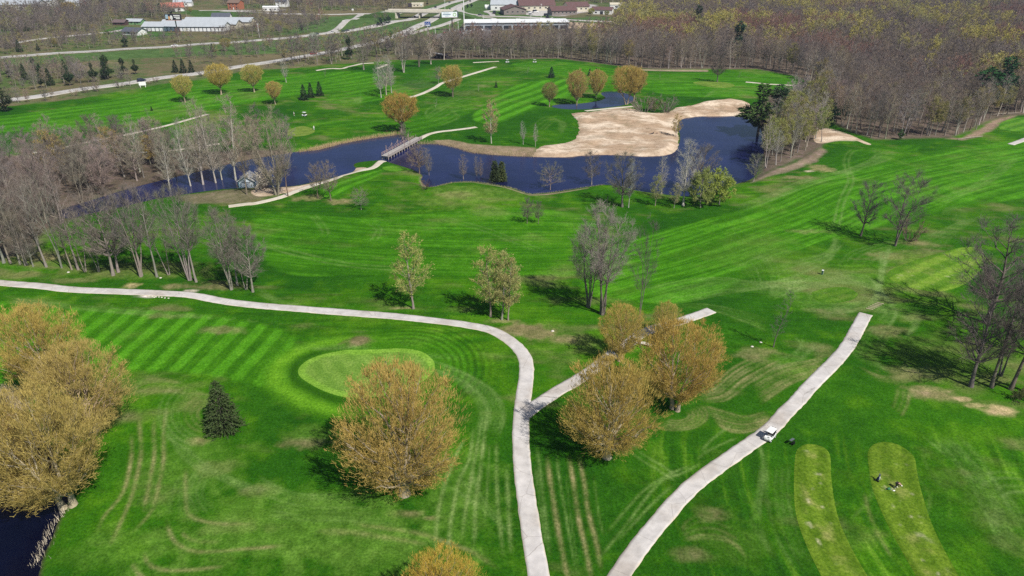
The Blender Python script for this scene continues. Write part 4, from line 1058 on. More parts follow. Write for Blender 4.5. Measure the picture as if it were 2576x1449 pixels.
def place(key, loc, h, name, label, cat='tree', group=None, twig=TW_GREY, bark=GREY, wide=1.0, rot=None, var=None, lean=(0, 0), parts=True):
    w, c, H = PROTO[key][(rnd.randrange(99) if var is None else var) % len(PROTO[key])]
    s = h / H
    o = thing(name, label, cat, loc, rnd.uniform(0, 6.28) if rot is None else rot, group, (s * wide, s * wide, s))
    o.rotation_euler[0], o.rotation_euler[1] = lean
    j = lambda c_: tuple(min(1, v * rnd.uniform(.93, 1.07)) for v in c_) + (1,)
    a = ob('trunk' if 'shrub' not in key else 'stems', w, None, o); a.color = j(bark)
    b = ob('crown', c, None, o); b.color = j(twig)
    return o

def tree(key, px, py, ytop, name, label, **kw):
    p = P(px, py)
    kw.setdefault('parts', True)
    return place(key, p, top_height(px, py, ytop), name, label, **kw)
# ------------------------------------------------------------------ trees one by one
W = lambda px, py, yt, lab, **k: tree('willow', px, py, yt, 'willow_tree', lab, bark=(.36, .30, .22), **{'twig': GOLD, **k})
W(1018, 1243, 930, 'large golden budding willow in front of the near putting green', var=0, wide=.96, twig=(.547, .408, .120))
W(1527, 1150, 905, 'golden willow left of the cart path fork with shadow on the path', var=2, wide=1.0, twig=(.536, .398, .110))
W(1697, 1030, 812, 'golden willow with a stout pale trunk beside curved tyre tracks', var=3, wide=1.02, twig=(.516, .408, .107))
W(1560, 906, 768, 'golden willow behind the two biggest ones, left of the branch path', var=1, wide=.95, twig=(.557, .428, .115))
W(1672, 852, 762, 'golden willow crown standing right over the branch path', var=2, wide=.95, twig=(.557, .428, .115))
W(172, 1276, 985, 'huge spreading willow leaning over the dark near pond', var=1, wide=1.15, lean=(0, -.15), twig=(.475, .343, .107), rot=.4)
W(236, 1085, 872, 'orange brown willow, the middle one of three by the near pond', var=0, wide=1.12, twig=(.516, .378, .120))
W(136, 985, 772, 'orange brown willow, rearmost of three by the near pond', var=3, wide=1.0, twig=(.527, .398, .120))
W(20, 1190, 1050, 'low orange willow leaning out over the water at the left edge', var=2, wide=1.2, twig=(.475, .329, .097), lean=(0, -.2))
W(1115, 1590, 1405, 'golden willow top cut off by the bottom edge', var=0, wide=.95, twig=(.619, .438, .089))
FW = lambda px, py, yt, lab, **k: tree('far_willow', px, py, yt, 'willow_tree', lab, bark=(.34, .28, .2), **{'twig': GOLD, **k})
FW(466, 257, 190, 'round golden willow, leftmost on the far fairway', var=1, wide=1.0)
FW(557, 237, 161, 'broad golden willow, second from the left on the far fairway', var=2, wide=1.25)
FW(640, 231, 163, 'golden willow, third from the left on the far fairway', var=1, wide=1.15)
FW(693, 262, 205, 'golden willow left of the three far spruces', var=2, wide=1.0)
FW(1010, 334, 236, 'big round golden willow on the lake shore behind the footbridge', var=1, wide=1.22, twig=(.48, .31, .09))
FW(1139, 243, 165, 'twin topped golden willow on the far curving cart path', var=0, wide=1.05)
FW(1450, 272, 178, 'golden willow at the left end of the small far pond', var=1, wide=.8, twig=GOLD2)
FW(1500, 255, 176, 'golden willow on the grass tongue of the small far pond', var=2, wide=.85, twig=GOLD2)
FW(1576, 262, 166, 'broad golden willow on the right bank of the small far pond', var=0, wide=1.15, twig=GOLD2)
FW(1594, 256, 172, 'golden willow half hidden behind the broad one at the far pond', var=1, wide=.95, twig=GOLD2)
FW(1382, 268, 208, 'small olive green willow left of the small far pond', var=2, wide=1.0, twig=OLIVE)
B = lambda px, py, yt, lab, **k: tree('budding', px, py, yt, 'budding_tree', lab, **{'twig': YGREEN, **k})
for dx, dy, yt, v in ((0, 0, 590, 0),): B(1040, 776, 590, 'light yellow green budding tree left of centre above the path bend', var=0, wide=1.05, bark=GREY, twig=(.42, .40, .14))
B(1234, 796, 622, 'budding tree with thin trunks, leftmost of the centre clump', var=1, wide=1.05, twig=(.40, .385, .15))
B(1262, 804, 640, 'budding tree, middle trunk of the centre clump above the path', var=2, wide=1.05, twig=(.40, .39, .16))
B(1278, 805, 650, 'budding tree, rightmost trunk of the centre clump above the path', var=0, wide=.9, twig=(.40, .38, .15))
B(1236, 360, 253, 'slim pale budding tree on the bank across the lake', var=1, wide=.9, twig=(.44, .38, .20), bark=PALE)
B(1648, 517, 440, 'small yellow green tree on the near lake shore behind the big bare one', var=1, wide=1.0, twig=(.36, .36, .14))
B(1695, 523, 462, 'small grey green tree left of the tall pale one', var=2, wide=1.0, twig=(.34, .33, .16))
tree('spread_green', 1762, 521, 428, 'budding_tree', 'yellow green tree at the lake shore, left of the brightest one', twig=(.31, .36, .11), wide=.7)
tree('spread_green', 1809, 514, 428, 'budding_tree', 'bright yellow green round tree at the right of the near lake shore', twig=(.36, .42, .09), wide=.85)
B(1700, 345, 288, 'small yellow tree at the water edge of the sand', wide=1.1, twig=(.42, .36, .13))
KIND = {'poplar': 'poplar_tree', 'cottonwood': 'cottonwood_tree', 'thin': 'sapling'}
BR = lambda key, px, py, yt, lab, **k: tree(key, px, py, yt, KIND.get(key, 'bare_tree'), lab, **k)
BR('clump', 1515, 790, 508, 'tall grey cluster of bare trunks behind the golden willows', var=0, wide=.95, twig=(.266, .237, .207), bark=(.200, .178, .155))
BR('clump', 1480, 772, 560, 'lower bare grey trunks at the left of the tall cluster', var=1, wide=.9, twig=(.266, .229, .200), bark=(.200, .178, .155))
BR('tall', 1608, 822, 552, 'tall thin double trunked bare tree at the branch path', var=1, wide=.62, twig=TW_DARK, bark=DARKB)
BR('thin', 1945, 873, 722, 'slim bare sapling with long shadow left of the right path', twig=TW_DARK, bark=DARKB)
BR('bare', 2165, 593, 452, 'bare tree, left of the pair on the right fairway', var=1, wide=.85, twig=TW_DARK, bark=DARKB)
BR('bare', 2252, 617, 428, 'taller double trunked bare tree, right of the pair on the right fairway', var=0, wide=.95, twig=TW_DARK, bark=DARKB)
tree('shrub', 2285, 605, 545, 'small_tree', 'short reddish brown tree beside the taller bare tree of the pair', twig=TW_RED, bark=DARKB, cat='tree', wide=.8)
BR('bare', 2480, 812, 550, 'massive dark oak at the right edge with spreading bare limbs', var=3, wide=1.3, twig=(.155, .126, .111), bark=(.148, .126, .111))
BR('bare', 2442, 972, 690, 'bare forked tree, leftmost trunk of the right edge group', var=1, wide=.9, twig=TW_DARK, bark=DARKB)
BR('tall', 2494, 974, 660, 'bare dark trunk, second from the left in the right edge group', var=0, wide=.9, twig=TW_DARK, bark=DARKB)
BR('tall', 2517, 944, 670, 'bare dark tree set back in the right edge group', var=1, wide=.9, twig=TW_DARK, bark=DARKB)
BR('tall', 2542, 979, 640, 'leaning bare tree, fourth trunk of the right edge group', var=2, wide=.9, twig=TW_DARK, bark=DARKB)
BR('bare', 2578, 985, 690, 'bare tree cut by the right edge', var=2, wide=.9, twig=TW_DARK, bark=DARKB)
BR('bare', 2600, 900, 640, 'bare tree mostly beyond the right edge behind the group', var=2, wide=1.0, twig=TW_DARK, bark=DARKB)
tree('leafy_shrub', 2560, 1000, 975, 'shrub', 'low scrubby bush at the foot of the right edge trees', twig=(.126, .141, .044), cat='shrub', wide=1.4)
# lake shore
BR('spreading', 1384, 481, 408, 'low spreading grey tree on the near shore in the middle of the lake', wide=1.05, twig=(.185, .178, .133), bark=GREY)
BR('bare', 1488, 466, 378, 'slim bare tree on the near shore right of the spreading one', var=0, wide=.95, twig=TW_DARK, bark=GREY)
BR('bare', 1565, 520, 383, 'big dark bare tree with dense crown on the near lake shore', var=3, wide=1.15, twig=(.170, .141, .130), bark=DARKB)
BR('poplar', 1581, 522, 400, 'pale trunk right beside the big dark bare tree', var=1, wide=.6, twig=TW_PALE, bark=PALE)
BR('poplar', 1664, 488, 392, 'slender pale tree at the water, left of the white one', var=0, wide=.9, twig=TW_PALE, bark=PALE)
BR('poplar', 1718, 517, 352, 'tall white barked tree on the near lake shore', var=1, wide=1.15, twig=(.407, .377, .340), bark=(.459, .429, .385))
BR('bare', 1748, 489, 360, 'dark bare tree leaning right behind the white barked one', var=1, wide=1.05, twig=(.178, .155, .141), bark=DARKB, lean=(0, .12))
BR('bare', 1055, 437, 362, 'reddish bare rounded tree beside the footbridge', var=2, wide=1.15, twig=(.252, .185, .148), bark=BROWNB)
BR('poplar', 1080, 447, 375, 'thin pale tree in the water edge right of the reddish one', var=0, wide=.9, twig=TW_GREY, bark=GREY)
BR('poplar', 1166, 454, 388, 'pale slim tree standing alone on the grassy lake knoll', var=1, wide=1.1, twig=TW_GREY, bark=GREY)
BR('poplar', 1200, 453, 392, 'thin tree left of the close pair on the knoll', var=0, wide=.7, twig=TW_GREY, bark=GREY)
BR('poplar', 1210, 453, 396, 'thin tree right of the close pair on the knoll', var=1, wide=.7, twig=TW_GREY, bark=GREY)
BR('bare', 800, 498, 406, 'bare tree by the gravel path, left of two', var=0, wide=.8, twig=(.200, .178, .141), bark=BROWNB)
BR('bare', 833, 504, 405, 'bare tree by the gravel path, right of two', var=2, wide=.75, twig=(.252, .200, .170), bark=BROWNB)
BR('spreading', 909, 527, 472, 'small bare tree with flat spreading branches on the slope', wide=.95, twig=TW_GREY, bark=GREY)
BR('bare', 1895, 456, 385, 'bushy bare tree at the right end of the lake', var=1, wide=1.1, twig=(.192, .185, .126), bark=GREY)
tree('cedar', 1245, 462, 404, 'cedar_tree', 'dark columnar cedar, left of two on the knoll', twig=(.05, .07, .03), bark=DARKB)
tree('cedar', 1262, 463, 406, 'cedar_tree', 'olive columnar cedar, right of two on the knoll', twig=(.09, .11, .035), bark=DARKB)
BR('bare', 1326, 561, 496, 'scraggly small tree, left of two on the middle fairway', var=1, wide=.9, twig=TW_DARK, bark=DARKB)
BR('bare', 1354, 562, 505, 'scraggly small tree, right of two on the middle fairway', var=3, wide=.8, twig=TW_DARK, bark=DARKB)
BR('cottonwood', 698, 490, 272, 'tall pale beige cottonwood towering beside the shed', wide=.95, twig=(.318, .266, .207), bark=(.266, .229, .178))
BR('tall', 725, 493, 360, 'bare tree right of the cottonwood at the gravel path', var=1, wide=.8, twig=(.222, .207, .148), bark=BROWNB)
BR('tall', 621, 489, 330, 'dark trunk right in front of the shed', var=2, wide=.8, twig=TW_TAN, bark=BROWNB)
tree('leafy_shrub', 662, 474, 424, 'blossom_tree', 'whitish blossoming bush beside the shed', twig=(.62, .56, .48), cat='tree', bark=BROWNB, wide=1.0)
tree('shrub', 1073, 474, 452, 'shrub', 'dark reddish bush on the bank below the reddish tree', twig=(.126, .074, .059), cat='shrub', bark=DARKB, wide=1.2)
tree('shrub', 1022, 352, 325, 'shrub', 'grey bush at the far end of the footbridge', twig=TW_GREY, cat='shrub', wide=1.0)
BR('bare', 1015, 345, 308, 'small bare tree on the bank left of the footbridge end', var=0, wide=.9)
BR('poplar', 1316, 363, 305, 'very thin pale tree, left of two before the sand', var=0, wide=.8, twig=(.311, .303, .266), bark=PALE)
BR('poplar', 1347, 368, 312, 'very thin pale tree, right of two before the sand', var=1, wide=.7, twig=(.311, .303, .266), bark=PALE)
tree('shrub', 1620, 283, 238, 'shrub', 'brown grey round bush behind the sand, left of two', twig=(.200, .170, .148), cat='shrub', wide=1.3)
tree('shrub', 1674, 282, 238, 'shrub', 'brown grey round bush behind the sand, right of two', twig=(.207, .170, .148), cat='shrub', wide=1.1)
tree('leafy_shrub', 1642, 280, 245, 'shrub', 'yellow green bush between the two brown ones', twig=(.178, .192, .067), cat='shrub', wide=.8)
# far fairway
BR('poplar', 720, 207, 148, 'bare white tree left of the three far spruces', var=0, wide=1.0, twig=TW_PALE, bark=PALE)
BR('poplar', 959, 245, 150, 'tall white poplar, front one of three on the far fairway', var=1, wide=1.0, twig=(.340, .303, .274), bark=PALE)
BR('poplar', 972, 238, 138, 'tall white poplar, middle one of three on the far fairway', var=0, wide=1.0, twig=(.340, .303, .274), bark=PALE)
BR('poplar', 985, 233, 150, 'tall white poplar, rear one of three on the far fairway', var=1, wide=1.0, twig=(.340, .303, .274), bark=PALE)
BR('bare', 915, 175, 100, 'bare tree with pale trunk at the far woods, left of the knoll', var=0, wide=1.0)
BR('clump', 1054, 168, 78, 'cluster of dark trunks on the far knoll', var=0, wide=1.1, twig=(.200, .170, .148), bark=DARKB)
BR('clump', 1016, 181, 90, 'cluster of pale trunks left of the dark trunks on the far knoll', var=1, wide=1.0, twig=(.215, .185, .163), bark=PALE)
BR('bare', 1084, 161, 80, 'single pale trunked tree right of the dark cluster', var=1, wide=1.0, twig=TW_TAN, bark=PALE)
BR('tall', 1117, 150, 68, 'tall pale forked tree beside the dark lean-to', var=0, wide=1.1, twig=TW_GREY, bark=PALE)
BR('bare', 1103, 210, 165, 'small grey tree left of the twin topped willow', var=0, wide=.8)
BR('bare', 1804, 206, 128, 'lone wide bare tree beside the far yellowish green', var=3, wide=1.15, twig=TW_DARK, bark=DARKB)
BR('thin', 818, 192, 172, 'tiny bare tree by the far path', wide=1.6); BR('thin', 1204, 229, 208, 'tiny sapling right of the twin topped willow', wide=1.5, bark=PALE)
BR('thin', 1096, 270, 246, 'tiny sapling below the far curving path', wide=1.4, bark=PALE); BR('thin', 1326, 187, 168, 'tiny sapling on the upper far fairway', wide=1.6)
BR('thin', 1858, 197, 180, 'tiny sapling right of the far yellowish green', wide=1.6); BR('thin', 374, 297, 270, 'tiny bare sapling on the far left fairway', wide=1.8); BR('thin', 1660, 197, 180, 'tiny sapling left of the far yellowish green', wide=1.6)
S = lambda px, py, yt, lab, key='far_spruce', **k: tree(key, px, py, yt, 'spruce_tree', lab, **{'twig': SPR2, 'bark': DARKB, **k})
S(565, 1079, 957, 'dense dark spruce alone on the near lawn', 'spruce', twig=(.052, .080, .026))
S(765, 251, 212, 'dark spruce, front left of three on the far fairway', var=0, wide=1.15); S(783, 245, 207, 'dark spruce, middle of three on the far fairway', var=1, wide=1.0); S(805, 241, 204, 'dark spruce, right of three on the far fairway', var=0, wide=1.1)
S(1387, 195, 167, 'small dark spruce left of the pond willows', var=1, wide=1.2, twig=(.02, .05, .03)); S(1248, 220, 203, 'tiny spruce on the middle far fairway', var=0); S(1483, 191, 172, 'small spruce, left of two behind the pond willows', var=1, wide=1.2); S(1500, 190, 171, 'small spruce, right of two behind the pond willows', var=0, wide=1.2); S(382, 278, 266, 'tiny spruce on the far left fairway', var=0)
tree('small_pine', 2264, 351, 324, 'pine_tree', 'small green pine alone at the right forest edge', twig=(.05, .12, .03), bark=DARKB)
tree('small_pine', 15, 280, 220, 'pine_tree', 'dark pine at the left edge of the far fairway', twig=(.045, .06, .03), bark=DARKB, wide=1.2)
tree('pine', 1905, 345, 208, 'pine_tree', 'tall green pine at the right bank of the lake, left of two', twig=(.055, .095, .025), bark=DARKB, var=0, wide=1.7)
tree('pine', 1946, 330, 210, 'pine_tree', 'tall dark pine at the right bank of the lake, right of two', twig=(.035, .075, .03), bark=DARKB, var=1, wide=1.6)
tree('small_pine', 2090, 312, 260, 'pine_tree', 'green pine at the forest edge above the dirt track, left of two', twig=(.03, .09, .035), bark=DARKB)
tree('small_pine', 2122, 300, 250, 'pine_tree', 'green pine at the forest edge above the dirt track, right of two', twig=(.03, .09, .035), bark=DARKB, var=1)
tree('pine', 2470, 270, 165, 'pine_tree', 'tall green pine inside the right forest, left of two', twig=(.03, .10, .03), bark=DARKB, var=2, wide=1.9)
tree('pine', 2515, 262, 140, 'pine_tree', 'tall green pine inside the right forest, right of two', twig=(.03, .095, .03), bark=DARKB, var=0, wide=1.8)
for px, py, yt, lab in ((2165, 125, 62, 'dark pine poking above the forest, right one of the distant pair'), (2010, 112, 15, 'dark pine poking above the forest at the top'), (2060, 175, 130, 'dark pine low in the forest behind the lake')):
    pass
tree('pine', 1752, 90, 12, 'pine_tree', 'distant dark pine topping the forest near the top edge', twig=SPR2, bark=DARKB, var=0, wide=1.4)
tree('pine', 1852, 140, 52, 'pine_tree', 'dark pine standing out of the middle of the forest', twig=(.025, .07, .035), bark=DARKB, var=1, wide=1.4)
tree('pine', 880, 150, 88, 'pine_tree', 'tall narrow pine left end of the far wood strip', twig=(.025, .06, .025), bark=DARKB, var=2, wide=.75)
tree('pine', 985, 128, 76, 'pine_tree', 'ragged pine in front of the highway', twig=(.04, .07, .03), bark=DARKB, var=1, wide=.9)

# ---- rows and woods
def inside(poly, step, jit=.45):
    lo, hi = poly.min(0), poly.max(0)
    X, Y = np.meshgrid(np.arange(lo[0], hi[0], step), np.arange(lo[1], hi[1], step))
    X = X.ravel() + NR.uniform(-jit, jit, X.size) * step; Y = Y.ravel() + NR.uniform(-jit, jit, Y.size) * step
    k = sd_poly(X, Y, poly, 2.0) < 0
    return np.c_[X[k], Y[k]]
def in_view(q, m=1.06):
    return abs(q[0]) < (.645 * q[1] + 28) * m and q[1] > 60
def dry(q): return all(sd_poly(np.array([q[0]]), np.array([q[1]]), p, 3.0)[0] > .6 for p in PONDS)

ORD = 'first second third fourth fifth sixth seventh eighth ninth tenth eleventh twelfth thirteenth fourteenth fifteenth sixteenth seventeenth eighteenth nineteenth twentieth twenty-first twenty-second'.split()
ROW = [(10, 661, 470, 'bare'), (27, 662, 455, 'tall'), (51, 664, 465, 'tall'), (66, 667, 520, 'bare'), (84, 670, 560, 'bare'), (117, 671, 440, 'tall'), (155, 673, 430, 'tall'), (181, 678, 520, 'tall'), (197, 678, 460, 'tall'), (215, 683, 500, 'tall'), (249, 683, 520, 'tall'), (285, 692, 470, 'bare'), (298, 684, 500, 'bare'), (355, 695, 465, 'clump'), (395, 696, 470, 'tall'), (425, 691, 530, 'tall'), (478, 704, 465, 'clump'), (494, 709, 480, 'tall'), (582, 728, 520, 'clump'), (597, 718, 530, 'tall'), (619, 728, 560, 'tall'), (636, 734, 570, 'bare')]
for i, (a, b, t, k) in enumerate(ROW):
    lab = ORD[i] + ' bare tree from the left in the row along the left cart path' if i not in (13, 16, 18) else {13: 'thick clump of trunks in the left row, over the bare dirt spot', 16: 'stout clump of trunks in the middle right of the left row', 18: 'clump of pale trunks near the right end of the left row'}[i]
    tree(k, a, b, t, 'bare_tree', lab, group='bare trees in the row along the left cart path', twig=(.185, .159, .133), bark=(.266, .237, .200), wide=.85 if k != 'bare' else .9)
for a, b in ((117, 560), (155, 560), (60, 600), (20, 590), (95, 615), (-20, 640), (-30, 600), (135, 535), (40, 560), (0, 570)):
    tree('tall', a, b, b - 190, 'bare_tree', 'tall bare tree between the left row and the wooded creek', group='bare trees between the left row and the creek', twig=(.200, .163, .148), bark=(.266, .237, .200), wide=.9)
woodA = flat([(-120, 470), (0, 420), (150, 398), (350, 388), (560, 383), (735, 372), (742, 384), (690, 388), (600, 402), (430, 442), (250, 492), (120, 535), (-120, 600)])
woodB = flat([(-120, 640), (-120, 560), (0, 545), (120, 530), (165, 556), (110, 600)])
PALS = [(TW_GREY, GREY), (TW_DARK, DARKB), ((.31, .24, .20), BROWNB), (TW_TAN, GREY), ((.27, .23, .22), DARKB)]
pts = [q for q in np.r_[inside(woodA, 7.4), inside(woodB, 7.0)] if in_view(q)]
for i, q in enumerate(pts):
    tw, bk = PALS[rnd.randrange(5)]
    k = rnd.choice(['tall', 'bare', 'tall', 'forest', 'bare'])
    place(k, (q[0], q[1], h1(*q)), rnd.uniform(12, 18.5), 'bare_tree', 'bare grey brown tree in the wooded creek left of the shed', group='bare trees of the wooded creek', twig=tw, bark=bk, wide=rnd.uniform(.85, 1.05))
for a, b, t in ((150, 455, 330), (290, 420, 320), (380, 415, 340), (160, 420, 350)):
    tree('budding', a, b, t, 'budding_tree', 'yellow green budding tree among the bare creek woods', group='yellow trees of the wooded creek', twig=(.42, .33, .11), wide=1.25)
for a, b, t, w_ in ((352, 432, 290, 'left of the yellow ones'), (513, 474, 250, 'tallest left of the shed'), (545, 470, 270, 'second left of the shed'), (595, 463, 240, 'nearest to the shed'), (482, 478, 300, 'by the dirt clearing'), (430, 486, 330, 'left of the dirt clearing'), (270, 395, 285, 'beside the far gravel path'), (560, 462, 310, 'shortest near the shed')):
    tree('poplar', a, b, t, 'poplar_tree', 'white trunked tree in the wooded creek, ' + w_, group='white trunked trees of the wooded creek', twig=(.311, .281, .222), bark=(.429, .392, .340), wide=.85)
# clump at the right bank
woodC = flat([(1922, 432), (1930, 345), (1945, 300), (1990, 262), (2050, 258), (2072, 300), (2066, 360), (2030, 392), (1975, 415)])
for q in inside(woodC, 5.6):
    r_ = rnd.random()
    if r_ < .45: place('forest_bud', (q[0], q[1], h1(*q)), rnd.uniform(11, 16), 'budding_tree', 'yellow green tree in the clump on the right lake bank', 'tree', 'yellow trees of the right bank clump', twig=(.34, .34, .12), bark=GREY)
    else:
        tw, bk = PALS[rnd.randrange(5)]
        place(rnd.choice(['forest', 'poplar', 'tall']), (q[0], q[1], h1(*q)), rnd.uniform(11, 17), 'bare_tree', 'bare tree in the clump on the right lake bank', 'tree', 'bare trees of the right bank clump', twig=tw if r_ < .75 else TW_PALE, bark=bk if r_ < .6 else PALE)

# ---- the great forest: the nearest 300 as trees of their own, the rest as one mass
FOREST_D = [(1128, 146), (1290, 147), (1400, 147), (1500, 156), (1560, 165), (1620, 170), (1700, 172), (1800, 171), (1900, 171), (1990, 183), (2062, 210), (2080, 298), (2145, 332), (2200, 350), (2300, 345), (2400, 343), (2452, 326), (2480, 300), (2540, 286), (2700, 276), (3300, 200), (3300, -80), (1660, -80), (1640, -40), (1575, 20), (1555, 62), (1545, 92), (1500, 108), (1440, 113), (1340, 115), (1280, 117), (1180, 119), (1110, 121), (1060, 130)]
FOREST = flat(FOREST_D)
fp = [q for q in inside(FOREST, 7.2) if in_view(q, 1.08)]
edge = resample(flat(FOREST_D[:20]), 4.2)
fp += [q + NR.uniform(-1.2, 1.2, 2) + np.array([0, 1.5]) for q in edge if in_view(q)]
fp = [q for q in fp if q[1] < 1350]
for a_, b_, r_ in ((2470, 270, 9), (2515, 262, 9), (1852, 140, 8), (1752, 90, 8), (2420, 300, 7)):     # room for the tall pines
    X0, Y0 = ray_ground(a_, b_, 0); fp = [q for q in fp if not (abs(q[0] - X0 * q[1] / Y0) < r_ * .8 and -r_ * 2.2 < q[1] - Y0 < r_ * .6)]
# trees nearest to the grass edge show their whole trunks: they come first
fe = flat(FOREST_D[:20])
def edge_rank(q):
    d = abs(line_coord(np.array([q[0]]), np.array([q[1]]), fe)[0])
    return d + .02 * q[1]
fp.sort(key=edge_rank)
N_IND = 110
near, band, rest = fp[:N_IND], fp[N_IND:520], fp[520:]
def tone(x, y):
    """neighbouring trees share a tint: red maples, yellow budding ones, grey ashes"""
    return fbm(np.array([x]), np.array([y]), 60, 141, 3)[0]
for q in near:
    r_ = rnd.random()
    if r_ < .16: place('forest_bud', (q[0], q[1], h1(*q)), rnd.uniform(13, 18), 'budding_tree', 'yellowish budding tree along the edge of the great forest', 'tree', 'budding trees of the forest edge', twig=(.34, .29, .12), bark=GREY)
    else:
        tw, bk = PALS[rnd.randrange(5)]
        place(rnd.choice(['forest', 'forest', 'tall']), (q[0], q[1], h1(*q)), rnd.uniform(13, 19.5), 'bare_tree', 'bare tree along the edge of the great forest', 'tree', 'bare trees of the forest edge', twig=tw, bark=bk if rnd.random() < .65 else PALE)

# stuff: a wood too thick to count, its trees drawn from a few shapes
PAL_F = [(0, (.205, .17, .15)), (.16, (.24, .195, .16)), (.34, (.175, .145, .135)), (.50, (.245, .18, .145)), (.60, (.22, .185, .17)), (.72, (.265, .215, .15)), (.82, (.19, .155, .145)), (.93, (.27, .235, .125)), (.975, (.23, .14, .125))]
M_FWOOD = tint_mat('far_wood', .15, inst=PAL_F)
M_FBARK = tint_mat('far_bark', .2, inst=[(0, (.22, .19, .16)), (.25, (.13, .11, .10)), (.55, (.30, .27, .23)), (.75, (.17, .14, .12)), (.9, (.38, .35, .3))])
def far_mesh(seed, leaves=0, kind='wood'):
    if kind == 'wood':
        w, c = grow(seed, 18, 4.5, .34, .4, 1, 13, 5, 6, 5, .85, .5, 1.0, .5, .055, 1.05, leaves, .5, .3, .3, .012)
    else:
        w, c = bush(seed, 3, 2.2, 12, 7, leaves, .05, .4)
    bm = bmesh.new(); bm.from_mesh(w)
    for f in bm.faces: f.material_index = 0
    k = len(bm.faces); bm.from_mesh(c); bm.faces.ensure_lookup_table()
    for f in bm.faces[k:]: f.material_index = 1
    m = bpy.data.meshes.new('far_tree'); bm.to_mesh(m); bm.free()
    return m
def far_coll(name, meshes, mat):
    c = bpy.data.collections.new(name)
    for i, m in enumerate(meshes):
        if len(m.materials) == 2: m.materials[1] = mat
        else: m.materials.append(M_FBARK); m.materials.append(mat)
        o = bpy.data.objects.new('%s_shape_%d' % (name, i), m); c.objects.link(o)
    return c
def scatter(name, pts, scl, coll, label):
    n = len(pts); z = hgt(pts[:, 0], pts[:, 1])
    me_ = mk_mesh(name, np.c_[pts, z - .1])
    a = me_.attributes.new('scl', 'FLOAT_VECTOR', 'POINT'); a.data.foreach_set('vector', np.asarray(scl, np.float32).ravel())
    a = me_.attributes.new('rot', 'FLOAT_VECTOR', 'POINT'); a.data.foreach_set('vector', np.c_[NR.normal(0, .04, n), NR.normal(0, .04, n), NR.uniform(0, 6.28, n)].astype(np.float32).ravel())
    o = ob(name, me_); stuff(o, label)
    g = bpy.data.node_groups.new(name, 'GeometryNodeTree')
    g.interface.new_socket('Geometry', in_out='INPUT', socket_type='NodeSocketGeometry'); g.interface.new_socket('Geometry', in_out='OUTPUT', socket_type='NodeSocketGeometry')
    gi, go = g.nodes.new('NodeGroupInput'), g.nodes.new('NodeGroupOutput')
    ci = g.nodes.new('GeometryNodeCollectionInfo'); ci.inputs['Collection'].default_value = coll; ci.inputs['Separate Children'].default_value = True; ci.inputs['Reset Children'].default_value = True
    ip = g.nodes.new('GeometryNodeInstanceOnPoints'); ip.inputs['Pick Instance'].default_value = True
    rv = g.nodes.new('FunctionNodeRandomValue'); rv.data_type = 'INT'; rv.inputs['Min'].default_value = 0; rv.inputs['Max'].default_value = len(coll.objects) - 1
    def na(nm):
        k = g.nodes.new('GeometryNodeInputNamedAttribute'); k.data_type = 'FLOAT_VECTOR'; k.inputs['Name'].default_value = nm; return k.outputs[0]
    L = g.links.new
    L(gi.outputs[0], ip.inputs['Points']); L(ci.outputs[0], ip.inputs['Instance'])
    L([s for s in rv.outputs if s.type == 'INT'][0], ip.inputs['Instance Index'])
    L(na('rot'), ip.inputs['Rotation']); L(na('scl'), ip.inputs['Scale']); L(ip.outputs[0], go.inputs[0])
    md = o.modifiers.new('scatter', 'NODES'); md.node_group = g
    return o
def joined(w, c):
    bm = bmesh.new(); bm.from_mesh(w)
    for f in bm.faces: f.material_index = 0
    k = len(bm.faces); bm.from_mesh(c); bm.faces.ensure_lookup_table()
    for f in bm.faces[k:]: f.material_index = 1
    m = bpy.data.meshes.new('edge_tree'); bm.to_mesh(m); bm.free(); return m
def swath(name, pts, lo, hi, coll, label, base):
    pts = np.array(pts); s_ = NR.uniform(lo, hi, len(pts)); w_ = NR.uniform(.92, 1.2, (len(pts), 2))
    return scatter(name, pts, np.c_[s_ * w_[:, 0], s_ * w_[:, 1], s_], coll, label)
CE = far_coll('edge_wood', [joined(w, c) for w, c, _ in PROTO['forest'] + PROTO['tall'][:1]], M_FWOOD)
swath('forest_band', band, .62, .98, CE, 'bare trees right behind the forest edge', 20)
# the mass: grey, reddish and yellow stands
M_RED = tint_mat('maple_wood', .15, inst=[(0, (.27, .145, .12)), (.4, (.24, .16, .13)), (.7, (.29, .18, .125))])
M_YEL = tint_mat('budding_wood', .2, inst=[(0, (.40, .35, .11)), (.4, (.34, .32, .13)), (.7, (.43, .38, .10))])
shapes = [far_mesh(500 + i) for i in range(5)]
CF = far_coll('forest_wood', shapes, M_FWOOD); CR = far_coll('maple_stand', [m.copy() for m in shapes[:3]], M_RED); CY = far_coll('budding_stand', [far_mesh(540 + i, 500) for i in range(2)], M_YEL)
rest = np.array(rest); tn = fbm(rest[:, 0], rest[:, 1], 55, 141, 3) + NR.normal(0, .05, len(rest)); ty = fbm(rest[:, 0], rest[:, 1], 30, 151, 3) + NR.normal(0, .06, len(rest))
kr = (tn > .63); ky = (ty > .60) & ~kr
swath('forest_mass', rest[~kr & ~ky], .66, 1.14, CF, 'great bare brown forest beyond the golf course', 18)
swath('maple_stand', rest[kr], .8, 1.1, CR, 'reddish stands of trees inside the great forest', 18)
swath('budding_stand', rest[ky], .8, 1.1, CY, 'yellowish budding stands inside the great forest', 18)

